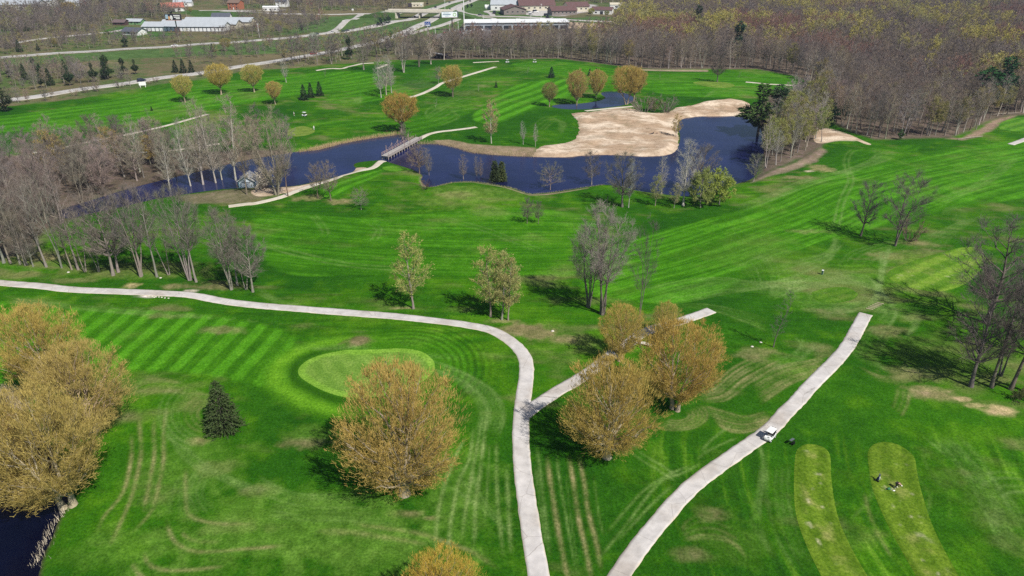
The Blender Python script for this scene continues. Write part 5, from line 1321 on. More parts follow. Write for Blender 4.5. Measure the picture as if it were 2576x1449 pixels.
# woods and scrub across the highway
M_SCRUB = tint_mat('scrub_wood', .15, inst=[(0, (.18, .15, .14)), (.2, (.215, .18, .155)), (.4, (.15, .13, .12)), (.58, (.23, .185, .14)), (.72, (.19, .16, .165)), (.82, (.30, .26, .11)), (.90, (.23, .23, .10)), (.955, (.25, .12, .105)), (.98, (.22, .24, .09))])
CS = far_coll('scrub_wood', [far_mesh(520 + i) for i in range(3)] + [far_mesh(530 + i, 0, 'bush') for i in range(2)], M_SCRUB)
SCRUBS = [([(-120, 150), (0, 137), (175, 127), (350, 116), (475, 108), (640, 98), (780, 84), (830, 62), (800, 42), (700, 40), (640, 40), (600, 44), (560, 84), (470, 88), (360, 93), (300, 94), (250, 84), (60, 108), (-120, 120)], 6.0, .5),
          ([(-300, 110), (60, 96), (150, 86), (270, 74), (300, 50), (400, 50), (480, 44), (410, 28), (280, 20), (100, 30), (-300, 40)], 6.6, .72),
          ([(-400, 34), (90, 26), (280, 18), (410, 10), (560, 0), (560, 20), (640, 20), (700, 28), (820, 30), (1000, 25), (1030, 18), (1040, 5), (1130, -6), (1110, -40), (-600, -40)], 9.0, .8),
          ([(1190, -4), (1240, 8), (1340, 6), (1400, 4), (1480, 8), (1560, 12), (1650, -30), (1650, -70), (1200, -70)], 9.0, .85),
          ([(-120, 240), (0, 215), (60, 228), (160, 218), (260, 205), (330, 198), (300, 188), (180, 180), (60, 168), (-120, 185)], 6.5, .55),
          ([(480, 160), (560, 158), (640, 146), (760, 132), (860, 112), (900, 100), (860, 100), (720, 112), (600, 118), (520, 130), (400, 140)], 6.5, .42),
          ([(650, 172), (690, 169), (760, 168), (850, 164), (900, 156), (985, 150), (1090, 146), (1128, 146), (1060, 122), (1000, 112), (930, 118), (870, 128), (800, 143), (720, 156)], 6.5, .8),
          ([(0, 262), (100, 249), (225, 233), (340, 214), (420, 203), (420, 208), (340, 220), (225, 240), (100, 256), (0, 268)], 6.5, .32),
          ([(440, 196), (560, 182), (640, 170), (640, 174), (560, 187), (440, 202)], 6.0, .32),
          ([(940, 60), (985, 50), (990, 34), (955, 38)], 6.0, .35)]
roads_keep = []
allp = []; alls = []
for poly, st, sc_ in SCRUBS:
    p = np.array([q for q in inside(flat(poly), st) if in_view(q, 1.1)])
    if len(p) == 0: continue
    k = NR.uniform(.7, 1.25, len(p)) * sc_
    allp.append(p); alls.append(k)
SCRUB_P, SCRUB_S = np.concatenate(allp), np.concatenate(alls)
# ------------------------------------------------------------------ highway, ramps, side roads
ROADS = []
def road(name, pts, width, mat=None, off=.16, **kw):
    mat = mat or M_ROAD
    p = np.array([ray_ground(a, b, 0) for a, b in pts])
    ROADS.append((resample(smooth_poly(p, 5, False), 3.0), width / 2 + 2.5))
    return ribbon(name, p, width, mat, off, 3.0, .15, pre=False, **kw)
A1 = [(-120, 158), (0, 143), (175, 132), (350, 121), (475, 113), (644, 102.5), (719, 95), (794, 87), (834, 82), (869, 79), (944, 69), (1006, 55), (1044, 44), (1066, 33), (1091, 22), (1128, 9), (1163, -2), (1240, -25)]
A2 = [(-120, 268), (30, 250), (112, 240), (225, 223), (325, 209), (400, 198), (475, 188), (575, 172), (644, 161), (694, 153), (769, 142), (844, 127), (930, 108), (991, 90), (1053, 66), (1083, 52), (1110, 37), (1141, 21), (1178, 6), (1205, -5), (1290, -36)]
road('highway', A1, 10.5); road('highway', A2, 10.0)
road('ramp', [(800, 87), (834, 80), (869, 63), (889, 50), (911, 34)], 7.0, off=.19)
CROSS = [(560, 27), (640, 31), (700, 34), (819, 35.5), (906, 34.5), (960, 35)]
road('cross_road', CROSS, 8.5, off=.22); road('cross_road', [(1145, 37), (1178, 40), (1288, 41), (1363, 45), (1438, 50), (1545, 55)], 9, off=.22)
road('ramp', [(1160, 40), (1147, 51), (1110, 63), (1078, 72), (1050, 79), (1005, 92)], 7.0, off=.19)
road('ramp', [(1216, 38), (1180, 35), (1160, 28), (1154, 21), (1163, 13), (1186, 4)], 7.0, off=.19)
road('ramp', [(1000, 34), (1040, 29), (1062, 26), (1090, 20)], 5, off=.19)
road('service_road', [(1216, 44), (1236, 45.5), (1243, 48), (1228, 55), (1203, 61), (1172, 70), (1130, 80)], 5.5, off=.19)
road('country_road', [(40, 108), (65, 103), (150, 93), (212, 86), (275, 80), (305, 75), (340, 69)], 6.5)
road('country_road', [(500, 26), (537, 25), (644, 27), (720, 25)], 6)
road('parking_drive', [(1400, 46), (1392, 54), (1385, 62), (1388, 72)], 8, M_ROAD2, off=.25)
road('parking_drive', [(1240, 40), (1235, 33), (1225, 27), (1290, 26)], 6, off=.24)
sheet('car_park', flat([(1085, 88), (1120, 80), (1160, 71), (1215, 62), (1260, 66), (1250, 92), (1180, 98), (1100, 100)]), .12, paint('lot_asphalt', (.17, .165, .16), .9, .2, .3), None, 6)
sheet('yard', flat([(1315, 36), (1340, 24), (1400, 19), (1465, 10), (1480, 14), (1420, 27), (1390, 38), (1350, 40)]), .14, paint('yard_concrete', (.48, .46, .43), .9, .15, .2), None, 6)
M_LINE = paint('lane_paint', (.75, .74, .70), .7, .1)
def lane_lines(pts, offs, w=.25):
    p = resample(smooth_poly(np.array([ray_ground(a, b, 0) for a, b in pts]), 5, False), 3.0)
    d = np.gradient(p, axis=0); d /= np.hypot(*d.T)[:, None]; n_ = np.c_[-d[:, 1], d[:, 0]]
    for o_, dash in offs:
        V, Q = [], []
        for i in range(len(p) - 1):
            if dash and i % 4 > 1: continue
            for q in (p[i] + n_[i] * (o_ - w / 2), p[i] + n_[i] * (o_ + w / 2), p[i + 1] + n_[i + 1] * (o_ + w / 2), p[i + 1] + n_[i + 1] * (o_ - w / 2)): V.append(q)
            Q.append([len(V) - 4 + j for j in range(4)][::-1])
        V = np.array(V); structure(ob('lane_marking', mk_mesh('lane_marking', np.c_[V, hgt(V[:, 0], V[:, 1]) + .21], quads=Q), M_LINE))
for A in (A1, A2): lane_lines(A, ((-3.6, False), (0, True), (3.6, False)))
# guard rails beside the carriageways
M_STEEL = paint('galvanised_steel', (.5, .5, .5), .45, .1, 3, .6)
def guard(pts, side, label):
    p = resample(smooth_poly(np.array([ray_ground(a, b, 0) for a, b in pts]), 5, False), 4.0)
    d = np.gradient(p, axis=0); d /= np.hypot(*d.T)[:, None]; p = p + np.c_[-d[:, 1], d[:, 0]] * side
    q0 = p[0]; o = thing('guard_rail', label, 'guard rail', (q0[0], q0[1], h1(*q0)))
    z = hgt(p[:, 0], p[:, 1]); P3 = [Vector((a - q0[0], b - q0[1], c - o.location.z)) for a, b, c in np.c_[p, z]]
    MB().tube([v + Vector((0, 0, .75)) for v in P3], .17, 4).part('rail', M_STEEL, o)
    pm = MB().box((0, 0, .38), (.18, .18, .76)).mesh('post'); pm.materials.append(M_STEEL)
    for v in P3[::1]: ob('post', pm, None, o, v)
guard([(0, 143), (175, 132), (350, 121), (475, 113), (644, 102.5)], -6.0, 'long steel guard rail along the upper highway on the left')
guard([(640, 162), (694, 153), (769, 142), (844, 127)], -5.8, 'steel guard rail along the lower highway behind the far fairway')

# ------------------------------------------------------------------ overpass
M_CONC = paint('pale_concrete', (.62, .57, .48), .85, .12, .3); M_CONC2 = paint('grey_concrete', (.42, .41, .39), .85, .12, .3)
Aw, Bw = np.array(ray_ground(987, 45, 0)), np.array(ray_ground(1117, 46.5, 0))
Lw = float(np.hypot(*(Bw - Aw))); rz = math.atan2(Bw[1] - Aw[1], Bw[0] - Aw[0]); mid = (Aw + Bw) / 2
ov = thing('overpass', 'pale concrete road bridge of two spans over the divided highway', 'bridge', (mid[0], mid[1], 0), rz)
HD = 5.6
MB().box((0, 6, HD + .55), (Lw + 14, 12.6, 1.1)).part('deck', M_CONC, ov)
for s in (-1, 1): MB().box((0, 6 + s * 6.15, HD + 1.65), (Lw + 14, .3, 1.1)).part('parapet', M_CONC, ov)
for s in (-1, 1): MB().box((0, 6 + s * 5.3, HD - .4), (Lw * .86, .5, .8)).part('girder', M_CONC2, ov)
for k in range(3): MB().tube([(1.0, 2 + 4 * k, -.3), (1.0, 2 + 4 * k, HD - .5)], .75, 8).part('pier_column', M_CONC, ov)
MB().box((1.0, 6, HD - .5), (1.6, 12, .8)).part('pier_cap', M_CONC, ov)
for s in (-1, 1):
    MB().extrude([(s * Lw * .5 * 1.12, -.3), (s * Lw * .5 * 1.12, HD), (s * Lw * .42, HD), (s * Lw * .40, -.3)], 'y', -.1, 12.1).part('abutment', M_CONC, ov)
    MB().extrude([(s * (Lw * .42), HD * .98), (s * (Lw * .5 + 12), HD * .98), (s * (Lw * .5 + 34), -.5), (s * (Lw * .40), -.5)], 'y', .3, 11.7).part('approach_fill', M_CONC2, ov)
    e = MB().extrude([(s * (Lw * .44), -.4), (s * (Lw * .44), HD * .9), (s * (Lw * .5 + 14), HD * .98), (s * (Lw * .5 + 40), -.5)], 'y', -3.2, 15.2)
    e.part('embankment', paint('bank_grass', (.06, .12, .025), .95, .3, .1), ov)
road_l = MB().box((0, 6, HD + 1.13), (Lw + 14, 11.6, .06)).part('road_surface', M_ROAD, ov)
bpts = np.array([ray_ground(a, b, 0) for a, b in [(948, 35.5), (1150, 38)]])

# ------------------------------------------------------------------ buildings
M_WIN = paint('window_glass', (.03, .035, .045), .15, .1, 3)
KEEP = []      # keep plants off the buildings
def house(name, label, px, py, w, d, hw, hr, rot, wall, roof, ridge='x', eave=.6, windows=(), doors=(), trim=None, chimney=False):
    """w along local x, d along local y; (px,py) is the middle of the front foot"""
    q = Vector((*ray_ground(px, py, 0), 0)); r = math.radians(rot)
    ctr = q + Vector((-math.sin(r), math.cos(r), 0)) * d / 2
    ctr.z = h1(ctr.x, ctr.y) - .1
    o = thing(name, label, 'building', ctr, r)
    KEEP.append((ctr.x, ctr.y, max(w, d) * .62))
    m = MB()
    if ridge == 'x':
        m.extrude([(-d / 2, 0), (d / 2, 0), (d / 2, hw), (0, hw + hr), (-d / 2, hw)], 'x', -w / 2, w / 2)
    else:
        m.extrude([(-w / 2, 0), (w / 2, 0), (w / 2, hw), (0, hw + hr), (-w / 2, hw)], 'y', -d / 2, d / 2)
    m.part('wall', wall, o)
    a, L = (d, w) if ridge == 'x' else (w, d)
    k = hr / (a / 2); t = .22
    ro = MB().extrude([(-a / 2 - eave, hw - k * eave + .03), (0, hw + hr + .03), (a / 2 + eave, hw - k * eave + .03), (a / 2 + eave, hw - k * eave + t), (0, hw + hr + t + .05), (-a / 2 - eave, hw - k * eave + t)], ridge, -L / 2 - eave, L / 2 + eave).part('roof', roof, o)
    if chimney: MB().box((w * .2, 0, hw + hr), (.9, .9, 2.2)).part('chimney', wall, ro)
    for x, z, ww, hh in windows:
        f = MB().box((x, -d / 2 - .03, z), (ww, .1, hh)).part('window', M_WIN, o)
        if trim: MB().box((x, -d / 2 - .05, z - hh / 2 - .12), (ww + .3, .2, .14)).part('sill', trim, f)
    for x, ww, hh in doors: MB().box((x, -d / 2 - .04, hh / 2), (ww, .12, hh)).part('door', trim or M_WIN, o)
    return o
WHITE = paint('white_siding', (.78, .78, .77), .6, .05); GREYR = paint('grey_metal_roof', (.42, .45, .48), .5, .08, .3); DARKR = paint('dark_shingle', (.085, .095, .12), .85, .15, .5)
BRICK = paint('red_brick', (.36, .13, .07), .9, .15, 1); MAROON = paint('maroon_roof', (.135, .075, .07), .75, .12, .4); TAUPE = paint('taupe_brick', (.235, .20, .185), .9, .1, .6); DKBRICK = paint('dark_brick', (.10, .06, .055), .9, .1, .6)
GREENW = paint('green_siding', (.17, .33, .15), .7, .08); REDR = paint('red_metal_roof', (.45, .15, .11), .55, .08, .3); BEIGE = paint('beige_panel', (.60, .55, .43), .7, .06); ROOFW = paint('white_membrane', (.80, .81, .82), .6, .05, .1); DKWOOD = paint('dark_wood', (.05, .04, .045), .85, .2, 2); WOODB = paint('brown_siding', (.09, .05, .045), .8, .15, 1)
# long storage sheds
for i, (px, py, w_, lab) in enumerate(((462, 79, 72, 'long grey roofed storage shed with white roll doors, front one'), (500, 72, 68, 'long grey roofed storage shed, middle one of three'), (548, 66, 62, 'long grey roofed storage shed, rear one of three'))):
    o = house('storage_shed', lab, px, py, w_, 15, 4.0, 3.0, -1.5, WHITE if i == 0 else BEIGE, GREYR, 'x', .8)
    o['group'] = 'long storage sheds across the highway'
    if i == 0:
        dm = MB().box((0, 0, 1.45), (2.7, .1, 2.7)).mesh('roll_door'); dm.materials.append(ROOFW)
        fm = MB().box((0, 0, 1.6), (.5, .3, 3.2)).mesh('divider'); fm.materials.append(paint('slate_trim', (.12, .14, .16), .7))
        for k in range(20):
            ob('roll_door', dm, None, o, (-33.5 + k * 3.5, -7.58, 0)); ob('divider', fm, None, o, (-35.2 + k * 3.5, -7.66, 0))
        MB().box((0, -7.7, 3.4), (72, .35, .5)).part('fascia', MATS['slate_trim'], o)
house('white_house', 'white house with dark roof in front of the storage sheds', 327, 88, 16, 11, 3.2, 2.4, -18, WHITE, DARKR, 'x', .9, windows=((-5, 2, 1.6, 1.3), (-1, 2, 1.6, 1.3), (5, 1.9, 1.4, 1.3)), doors=((2, 1.1, 2.1),))
house('green_house', 'small green house with grey roof among the scrub', 335, 61, 15, 9, 3.0, 1.8, -6, GREENW, GREYR, 'x', .7, windows=((-1.5, 1.8, 1.5, 1.2), (4.5, 1.8, 1.8, 1.2)), doors=((2, 1.0, 2.1),))
house('brown_house', 'low dark brown house left of the green house', 299, 63, 11, 9, 2.8, 1.9, -4, WOODB, paint('brown_roof', (.14, .10, .10), .85), 'x', .7, windows=((-3, 1.6, 1.6, 1.2), (2.5, 1.6, 1.6, 1.2)))
house('warehouse', 'big white warehouse with grey roof at the top left corner', 40, 27, 46, 26, 6.5, 4, 8, WHITE, GREYR, 'x', .8, windows=((-14, 3, 3, 2), (6, 3, 3, 2), (16, 3, 3, 2)), doors=((-4, 4, 4.5),))
house('warehouse', 'white warehouse behind the big one at the top left corner', 90, 16, 36, 20, 6, 4, 8, WHITE, GREYR, 'x', .8, windows=((-8, 3, 3, 2), (8, 3, 3, 2)))
house('white_house', 'small white house between yellow trees near the top left', 190, 16, 24, 12, 4, 2.5, 4, WHITE, GREYR, 'x', .8, windows=((-6, 2, 2, 1.5), (6, 2, 2, 1.5)))
house('barn', 'white barn with a bright red roof', 437, 28, 22, 17, 4.5, 4.2, 24, WHITE, REDR, 'x', .7, windows=((-6, 2.4, 2, 1.6), (6, 2.4, 2, 1.6)), doors=((0, 3, 3.2),))
house('white_house', 'white house behind the red roofed barn', 460, 16, 20, 12, 4.5, 3, 12, WHITE, GREYR, 'x', .6, windows=((-5, 2.4, 1.6, 1.5), (4, 2.4, 1.6, 1.5)))
house('brick_house', 'two storey red brick farmhouse with hip chimney', 588, 24, 13.5, 12, 7.2, 2.6, -10, BRICK, paint('brown_shingle', (.19, .13, .10), .85), 'x', .6, windows=((-4, 5.4, 1.1, 1.8), (0, 5.4, 1.1, 1.8), (4, 5.4, 1.1, 1.8), (-4, 2.2, 1.1, 1.8), (4, 2.2, 1.1, 1.8)), doors=((0, 1.2, 2.3),), trim=WHITE, chimney=True)
house('white_house', 'white gabled house behind the storage sheds', 556, 51, 17, 10, 3.8, 3, 6, WHITE, DARKR, 'x', .6, windows=((-5, 2, 1.4, 1.3), (4, 2, 1.4, 1.3)))
house('trailer', 'white trailer home beside the cross road', 681, 28, 17, 6, 4.2, 1.0, 2, WHITE, ROOFW, 'x', .3, windows=((-5, 2.2, 2, 1.2), (0, 2.2, 2, 1.2), (5, 2.2, 2, 1.2)))
house('white_house', 'tall white house above the trailer home', 707, 17, 13, 10, 6, 3, -6, WHITE, DARKR, 'x', .5, windows=((-3, 4, 1.2, 1.4), (3, 4, 1.2, 1.4), (-3, 1.7, 1.2, 1.4)))
o = house('long_hall', 'long low beige hall with a dark end beyond the overpass', 1051, 17, 13.5, 7, 3.6, .8, 8, BEIGE, BEIGE, 'x', .3, windows=((-4, 1.8, 1.4, 1.1), (0, 1.8, 1.4, 1.1), (4, 1.8, 1.4, 1.1)))
MB().box((-9.0, 0, 1.9), (4.4, 7.2, 3.8)).part('dark_end', DKWOOD, o)
house('white_barn', 'white barn with grey roof, left of the commercial group', 1268, 25, 30, 18, 6, 4, -3, WHITE, GREYR, 'x', .6, windows=((-9, 2.5, 2, 1.6), (0, 2.5, 2, 1.6), (9, 2.5, 2, 1.6)))
house('white_barn', 'white barn with tall gable, right of the first', 1317, 21, 20, 22, 7, 5, -3, WHITE, GREYR, 'y', .5, windows=((-5, 3, 2, 2), (5, 3, 2, 2)), doors=((0, 3.5, 4),))
def comm(label, px, py, w_, d_, hw, hr, rot, wall, rdg='x', wins=5, gable=None):
    o = house('brick_hall', label, px, py, w_, d_, hw, hr, rot, wall, MAROON, rdg, .8, windows=[(-w_ / 2 + (k + .7) * w_ / (wins + .4), hw * .55, w_ / wins * .32, 1.2) for k in range(wins)], trim=WHITE)
    o['group'] = 'maroon roofed brick halls'
    return o
comm('dark brick hall with maroon roof, leftmost of the maroon roofs', 1296, 37, 24, 26, 5, 3.6, 10, TAUPE, 'y', 4)
comm('large hall with maroon roof and pale gable, second of the maroon roofs', 1352, 27, 40, 28, 5.5, 5, 6, BEIGE, 'x', 6)
comm('taupe hall with maroon roof at the yard entrance, third of the maroon roofs', 1420, 38, 27, 20, 4.8, 3.4, 12, TAUPE, 'x', 6)
comm('beige hall with maroon roof behind the third, rightmost of the maroon roofs', 1456, 28, 24, 22, 5.5, 3.6, 12, BEIGE, 'x', 4)
house('workshop', 'small white and brown workshop near the scrap heap', 1513, 35, 22, 14, 4.5, 2.5, -14, WHITE, MAROON, 'x', .5, windows=((-6, 2, 2, 1.4), (6, 2, 2, 1.4)), doors=((0, 3.2, 3.2),))
house('long_hall', 'long pale hall at the forest edge near the top', 1568, 22, 30, 14, 4.5, 1.6, -3, WHITE, BEIGE, 'x', .4, windows=((-8, 2.5, 3, 1.2), (8, 2.5, 3, 1.2)))
house('long_hall', 'second pale hall right of the first at the forest edge', 1620, 21, 26, 12, 4, 1.4, -2, WHITE, BEIGE, 'x', .4, windows=((-7, 2.2, 3, 1.2), (7, 2.2, 3, 1.2)))
# dealership with a big white flat roof
q = Vector((*ray_ground(1300, 74, 0), 0)); o = thing('showroom', 'low showroom with a large white flat roof behind the far wood strip', 'building', (q.x, q.y, q.z), math.radians(4))
KEEP.append((q.x, q.y, 30)); KEEP.append((q.x - 28, q.y, 18)); KEEP.append((q.x + 28, q.y, 18))
MB().box((0, 10, 3.1), (92, 26, 6.2)).part('wall', paint('grey_panel', (.33, .36, .40), .6), o); MB().box((0, 10, 6.45), (94, 28, .5)).part('roof', ROOFW, o)
for k in range(3): MB().box((-20 + k * 22, 12, 7.3), (4, 3, 1.2)).part('roof_unit', ROOFW, o)
for k in range(11): MB().box((-42 + k * 8.4, -3.05, 2.2), (6.8, .12, 3.2)).part('window', M_WIN, o)
for k, (px, py) in enumerate(((1222, 23), (1228, 23), (1234, 23))):
    q = Vector((*ray_ground(px, py, 0), 0)); o = thing('storage_tank', 'white storage tank in the row of three by the white barn', 'tank', q, 0, 'white storage tanks')
    MB().tube([(0, 0, 0), (0, 0, 4.6)], 1.35, 14).part('tank_shell', WHITE, o, True); MB().ball((0, 0, 4.6), 1.35, (1, 1, .35), 14, 6).part('tank_top', WHITE, o, True)
# dark lean-to stair roof by the far wood
q = P(1104, 148); o = thing('lean_to', 'black open lean-to with a sloping slatted roof at the far wood edge', 'shelter', q, math.radians(-12))
for k in range(4): MB().box((-4.2 + k * 2.8, 0, 1.9 - k * .28), (.4, .4, 3.8 - k * .56)).part('post', DKWOOD, o)
MB().extrude([(-5, 3.4), (5, 2.2), (5, 2.5), (-5, 3.8)], 'y', -.6, 5).part('roof', DKWOOD, o)
MB().extrude([(-4, 3.9), (2.5, 3.1), (2.5, 3.25), (-4, 4.05)], 'y', .2, 1.2).part('roof_panel', WHITE, o)
MB().box((0, 4.6, 1.5), (9.6, .2, 3.0)).part('back_wall', DKWOOD, o)
MB().extrude([(5.2, 0), (11, 0), (5.2, 2.2)], 'y', .5, 1.1).part('ramp_wall', DKWOOD, o)
# garden shed by the creek
q = P(622, 472); o = thing('garden_shed', 'small pale blue shed with grey roof behind a dark trunk by the creek', 'shed', q, math.radians(4))
SHEDW = paint('pale_blue_board', (.62, .70, .78), .7, .08, 1.5); SHR = paint('weathered_shingle', (.23, .23, .24), .9, .2, 1.2)
MB().extrude([(-2.6, 0), (2.6, 0), (2.6, 2.5), (0, 4.1), (-2.6, 2.5)], 'y', 0, 5.2).part('wall', SHEDW, o)
MB().extrude([(-3.0, 2.28), (0, 4.14), (3.0, 2.28), (3.0, 2.5), (0, 4.38), (-3.0, 2.5)], 'y', -.5, 5.6).part('roof', SHR, o)
for s in (-1, 1): MB().extrude([(s * 3.0, 2.2), (0, 4.1), (0, 4.4), (s * 3.0, 2.5)], 'y', -.58, -.51).part('barge_board', WHITE, o)
dr = MB().box((-.2, -.04, 1.0), (2.7, .1, 2.0)).part('double_door', paint('grey_blue_door', (.38, .43, .50), .7), o)
MB().box((-.2, -.1, 2.05), (2.9, .1, .14)).part('door_frame', paint('slate_trim', (.12, .14, .16), .7), dr); MB().box((-.2, -.1, 1.0), (.08, .06, 2.0)).part('door_gap', MATS['slate_trim'], dr)
for s in (-1, 1): MB().box((s * 2.55, -.05, 1.25), (.2, .14, 2.5)).part('corner_board', paint('teal_trim', (.16, .36, .42), .7), o)

# ------------------------------------------------------------------ poles and signs
POLEW = paint('white_pole', (.78, .78, .76), .5, .05); POLEB = paint('dark_pole', (.03, .045, .035), .6, .1)
def pole(name, px, py, h, r, label, mat=POLEW, lamp=True, group=None):
    q = Vector((*ray_ground(px, py, 0), 0)); o = thing(name, label, 'pole', q, 0, group)
    MB().tube([(0, 0, 0), (0, 0, h)], [r, r * .55], 8).part('pole_shaft', mat, o)
    if lamp: MB().box((0, 0, h), (1.6, .5, .28)).part('lamp_head', mat, o)
    MB().tube([(0, 0, 0), (0, 0, .7)], r * 2.2, 8).part('base', M_CONC2, o)
    return o
o = pole('mast', 1168, 78, 31, .52, 'very tall white mast at the car park, cut by the top edge', lamp=False)
for px, py, t, lab in ((1132, 91, 60, 'pale light pole left of the billboard post'), (1153, 79, 55, 'pale light pole right of the billboard post'), (1196, 64, 47, 'pale light pole right of the tall mast'), (1216, 58, 42, 'pale light pole beside the loop of the service road'), (1095, 84, 69, 'short pale pole left of the car park'), (1120, 39, 1, 'tall light pole behind the overpass'), (1335, 57, 40, 'light pole behind the showroom roof, left'), (1361, 57, 10, 'tall light pole behind the showroom roof, middle'), (1389, 59, 44, 'light pole behind the showroom roof, right'), (1492, 68, 53, 'light pole on the sandy lot'), (1284, 37, 22, 'light pole at the leftmost maroon roofed hall'), (653, 95, 60, 'wooden looking pole beside the upper highway')):
    c_, s_2 = math.cos(PITCH), math.sin(PITCH)
    x, y = ray_ground(px, py, 0); v = (724 - t) / FPX; hh = CAM_H + y * (v * c_ - s_2) / (c_ + v * s_2)
    pole('light_pole', px, py, max(5, hh), .2, lab)
q = Vector((*ray_ground(1138, 76, 0), 0)); o = thing('billboard', 'white billboard on a black post in front of the highway ramp', 'billboard', q, math.radians(8))
MB().tube([(0, 0, 0), (0, 0, 10.5)], .55, 10).part('post', POLEB, o); MB().box((-1.6, .6, 13), (14.8, 1.0, 5.0)).part('frame', paint('teal_frame', (.09, .15, .17), .6), o)
f = MB().box((-2.1, -.05, 13.1), (13.6, .3, 4.4)).part('panel', paint('billboard_white', (.80, .86, .88), .6, .03), o)
BT, BG = paint('billboard_text', (.10, .20, .28), .6), paint('billboard_green', (.30, .52, .20), .6)
for k in range(9): MB().box((-7.6 + k * .78, -.24, 13.35), (.58, .06, .85)).part('lettering', BT, f)
for k in range(8): MB().box((-7.0 + k * .6, -.24, 14.6), (.4, .06, .35)).part('lettering', BT, f)
for k in range(5): MB().box((-5.6 + k * .6, -.24, 12.0), (.42, .06, .45)).part('lettering', BT, f)
for k in range(12): MB().box((2.4 + 1.25 * math.cos(k * .5236), -.24, 13.1 + 1.25 * math.sin(k * .5236)), (.62, .06, .62)).part('emblem', BG, f)
MB().box((-1.6, -.2, 10.6), (14.4, 1.6, .2)).part('catwalk', paint('rust_brown', (.22, .13, .11), .8), o)
q = Vector((*ray_ground(447, 82, 0), 0)); o = thing('billboard', 'dark billboard on a slanting looking post in front of the storage sheds', 'billboard', q, math.radians(-4))
MB().tube([(0, 0, 0), (0, 0, 10)], .5, 10).part('post', POLEB, o); MB().box((-1.5, .5, 12.6), (14, 1.0, 5.0)).part('frame', paint('black_board', (.02, .02, .025), .5), o)
f = MB().box((-1.5, -.05, 12.6), (13.6, .2, 4.7)).part('panel', MATS['black_board'], o)
PW, PO = paint('print_white', (.75, .75, .74), .6), paint('print_orange', (.62, .33, .14), .6)
for k, (z, w_) in enumerate(((14, 5.6), (12.7, 5.2), (11.6, 3.6))): MB().box((1.9 + (5.6 - w_) * .4, -.2, z), (w_, .06, .8)).part('lettering', PW, f)
MB().ball((-3.0, -.15, 12.3), 1.0, (1.2, .1, 1.9), 10, 6).part('picture_figure', PW, f); MB().ball((-5.2, -.15, 11.9), .9, (1.4, .1, 1.6), 10, 6).part('picture_figure', PO, f); MB().box((-6.9, -.2, 13), (2.4, .06, 3.4)).part('picture_patch', paint('print_blue', (.35, .48, .58), .6), f)
MB().box((-1.5, -.2, 10.15), (13.6, .06, .4)).part('strip', paint('print_rose', (.5, .3, .25), .6), f)
q = Vector((*ray_ground(1077, 92, 0), 0)); o = thing('dealer_sign', 'square blue sign on a white post above the far wood strip', 'sign', q, math.radians(4))
MB().tube([(0, 0, 0), (0, 0, 8.2)], .3, 8).part('post', POLEW, o); f = MB().box((0, 0, 10), (4.8, .6, 3.6)).part('panel', paint('sign_blue', (.015, .06, .28), .5), o)
MB().tube([(-1.2 + .5 * math.cos(t), -.34, 10.6 + .42 * math.sin(t)) for t in np.linspace(.4, 5.6, 8)], .09, 4).part('emblem', PW, f); MB().tube([(.9 + .8 * math.cos(t), -.34, 10.6 + .45 * math.sin(t)) for t in np.linspace(0, 6.28, 9)], .09, 4).part('emblem', PW, f); MB().box((0, -.34, 9.1), (3.8, .06, .7)).part('lettering', PW, f)
q = Vector((*ray_ground(927, 94, 0), 0)); o = thing('road_sign', 'green direction sign beside the highway with a yellow plate', 'sign', q, math.radians(10))
for s in (-1, 1): MB().tube([(s * 1.8, 0, 0), (s * 1.8, 0, 4.4)], .12, 6).part('post', POLEB, o)
MB().box((0, -.15, 3.6), (4.8, .12, 2.6)).part('panel', paint('sign_green', (.02, .17, .11), .5), o); MB().box((0, -.15, 1.9), (4.0, .12, .5)).part('plate', paint('sign_yellow', (.7, .5, .08), .5), o)
q = P(360, 219); o = thing('roadside_board', 'blank white board on two legs at the far fairway edge', 'sign', q, math.radians(14))
for s in (-1, 1): MB().box((s * 1.3, 0, .9), (.3, .25, 1.8)).part('leg', POLEW, o)
MB().box((0, -.1, 2.0), (3.6, .15, 1.9)).part('panel', paint('board_white', (.88, .88, .88), .5, .02), o)
for px, py, lab in ((865, 62, 'small white sign at the ramp'), (1060, 18, 'small white sign above the long beige hall'), (888, 31, 'tiny white sign on the cross road')):
    q = Vector((*ray_ground(px, py, 0), 0)); o = thing('road_sign', lab, 'sign', q); MB().tube([(0, 0, 0), (0, 0, 3)], .1, 6).part('post', POLEW, o); MB().box((0, -.1, 3), (2.2, .1, 1.8)).part('panel', PW, o)

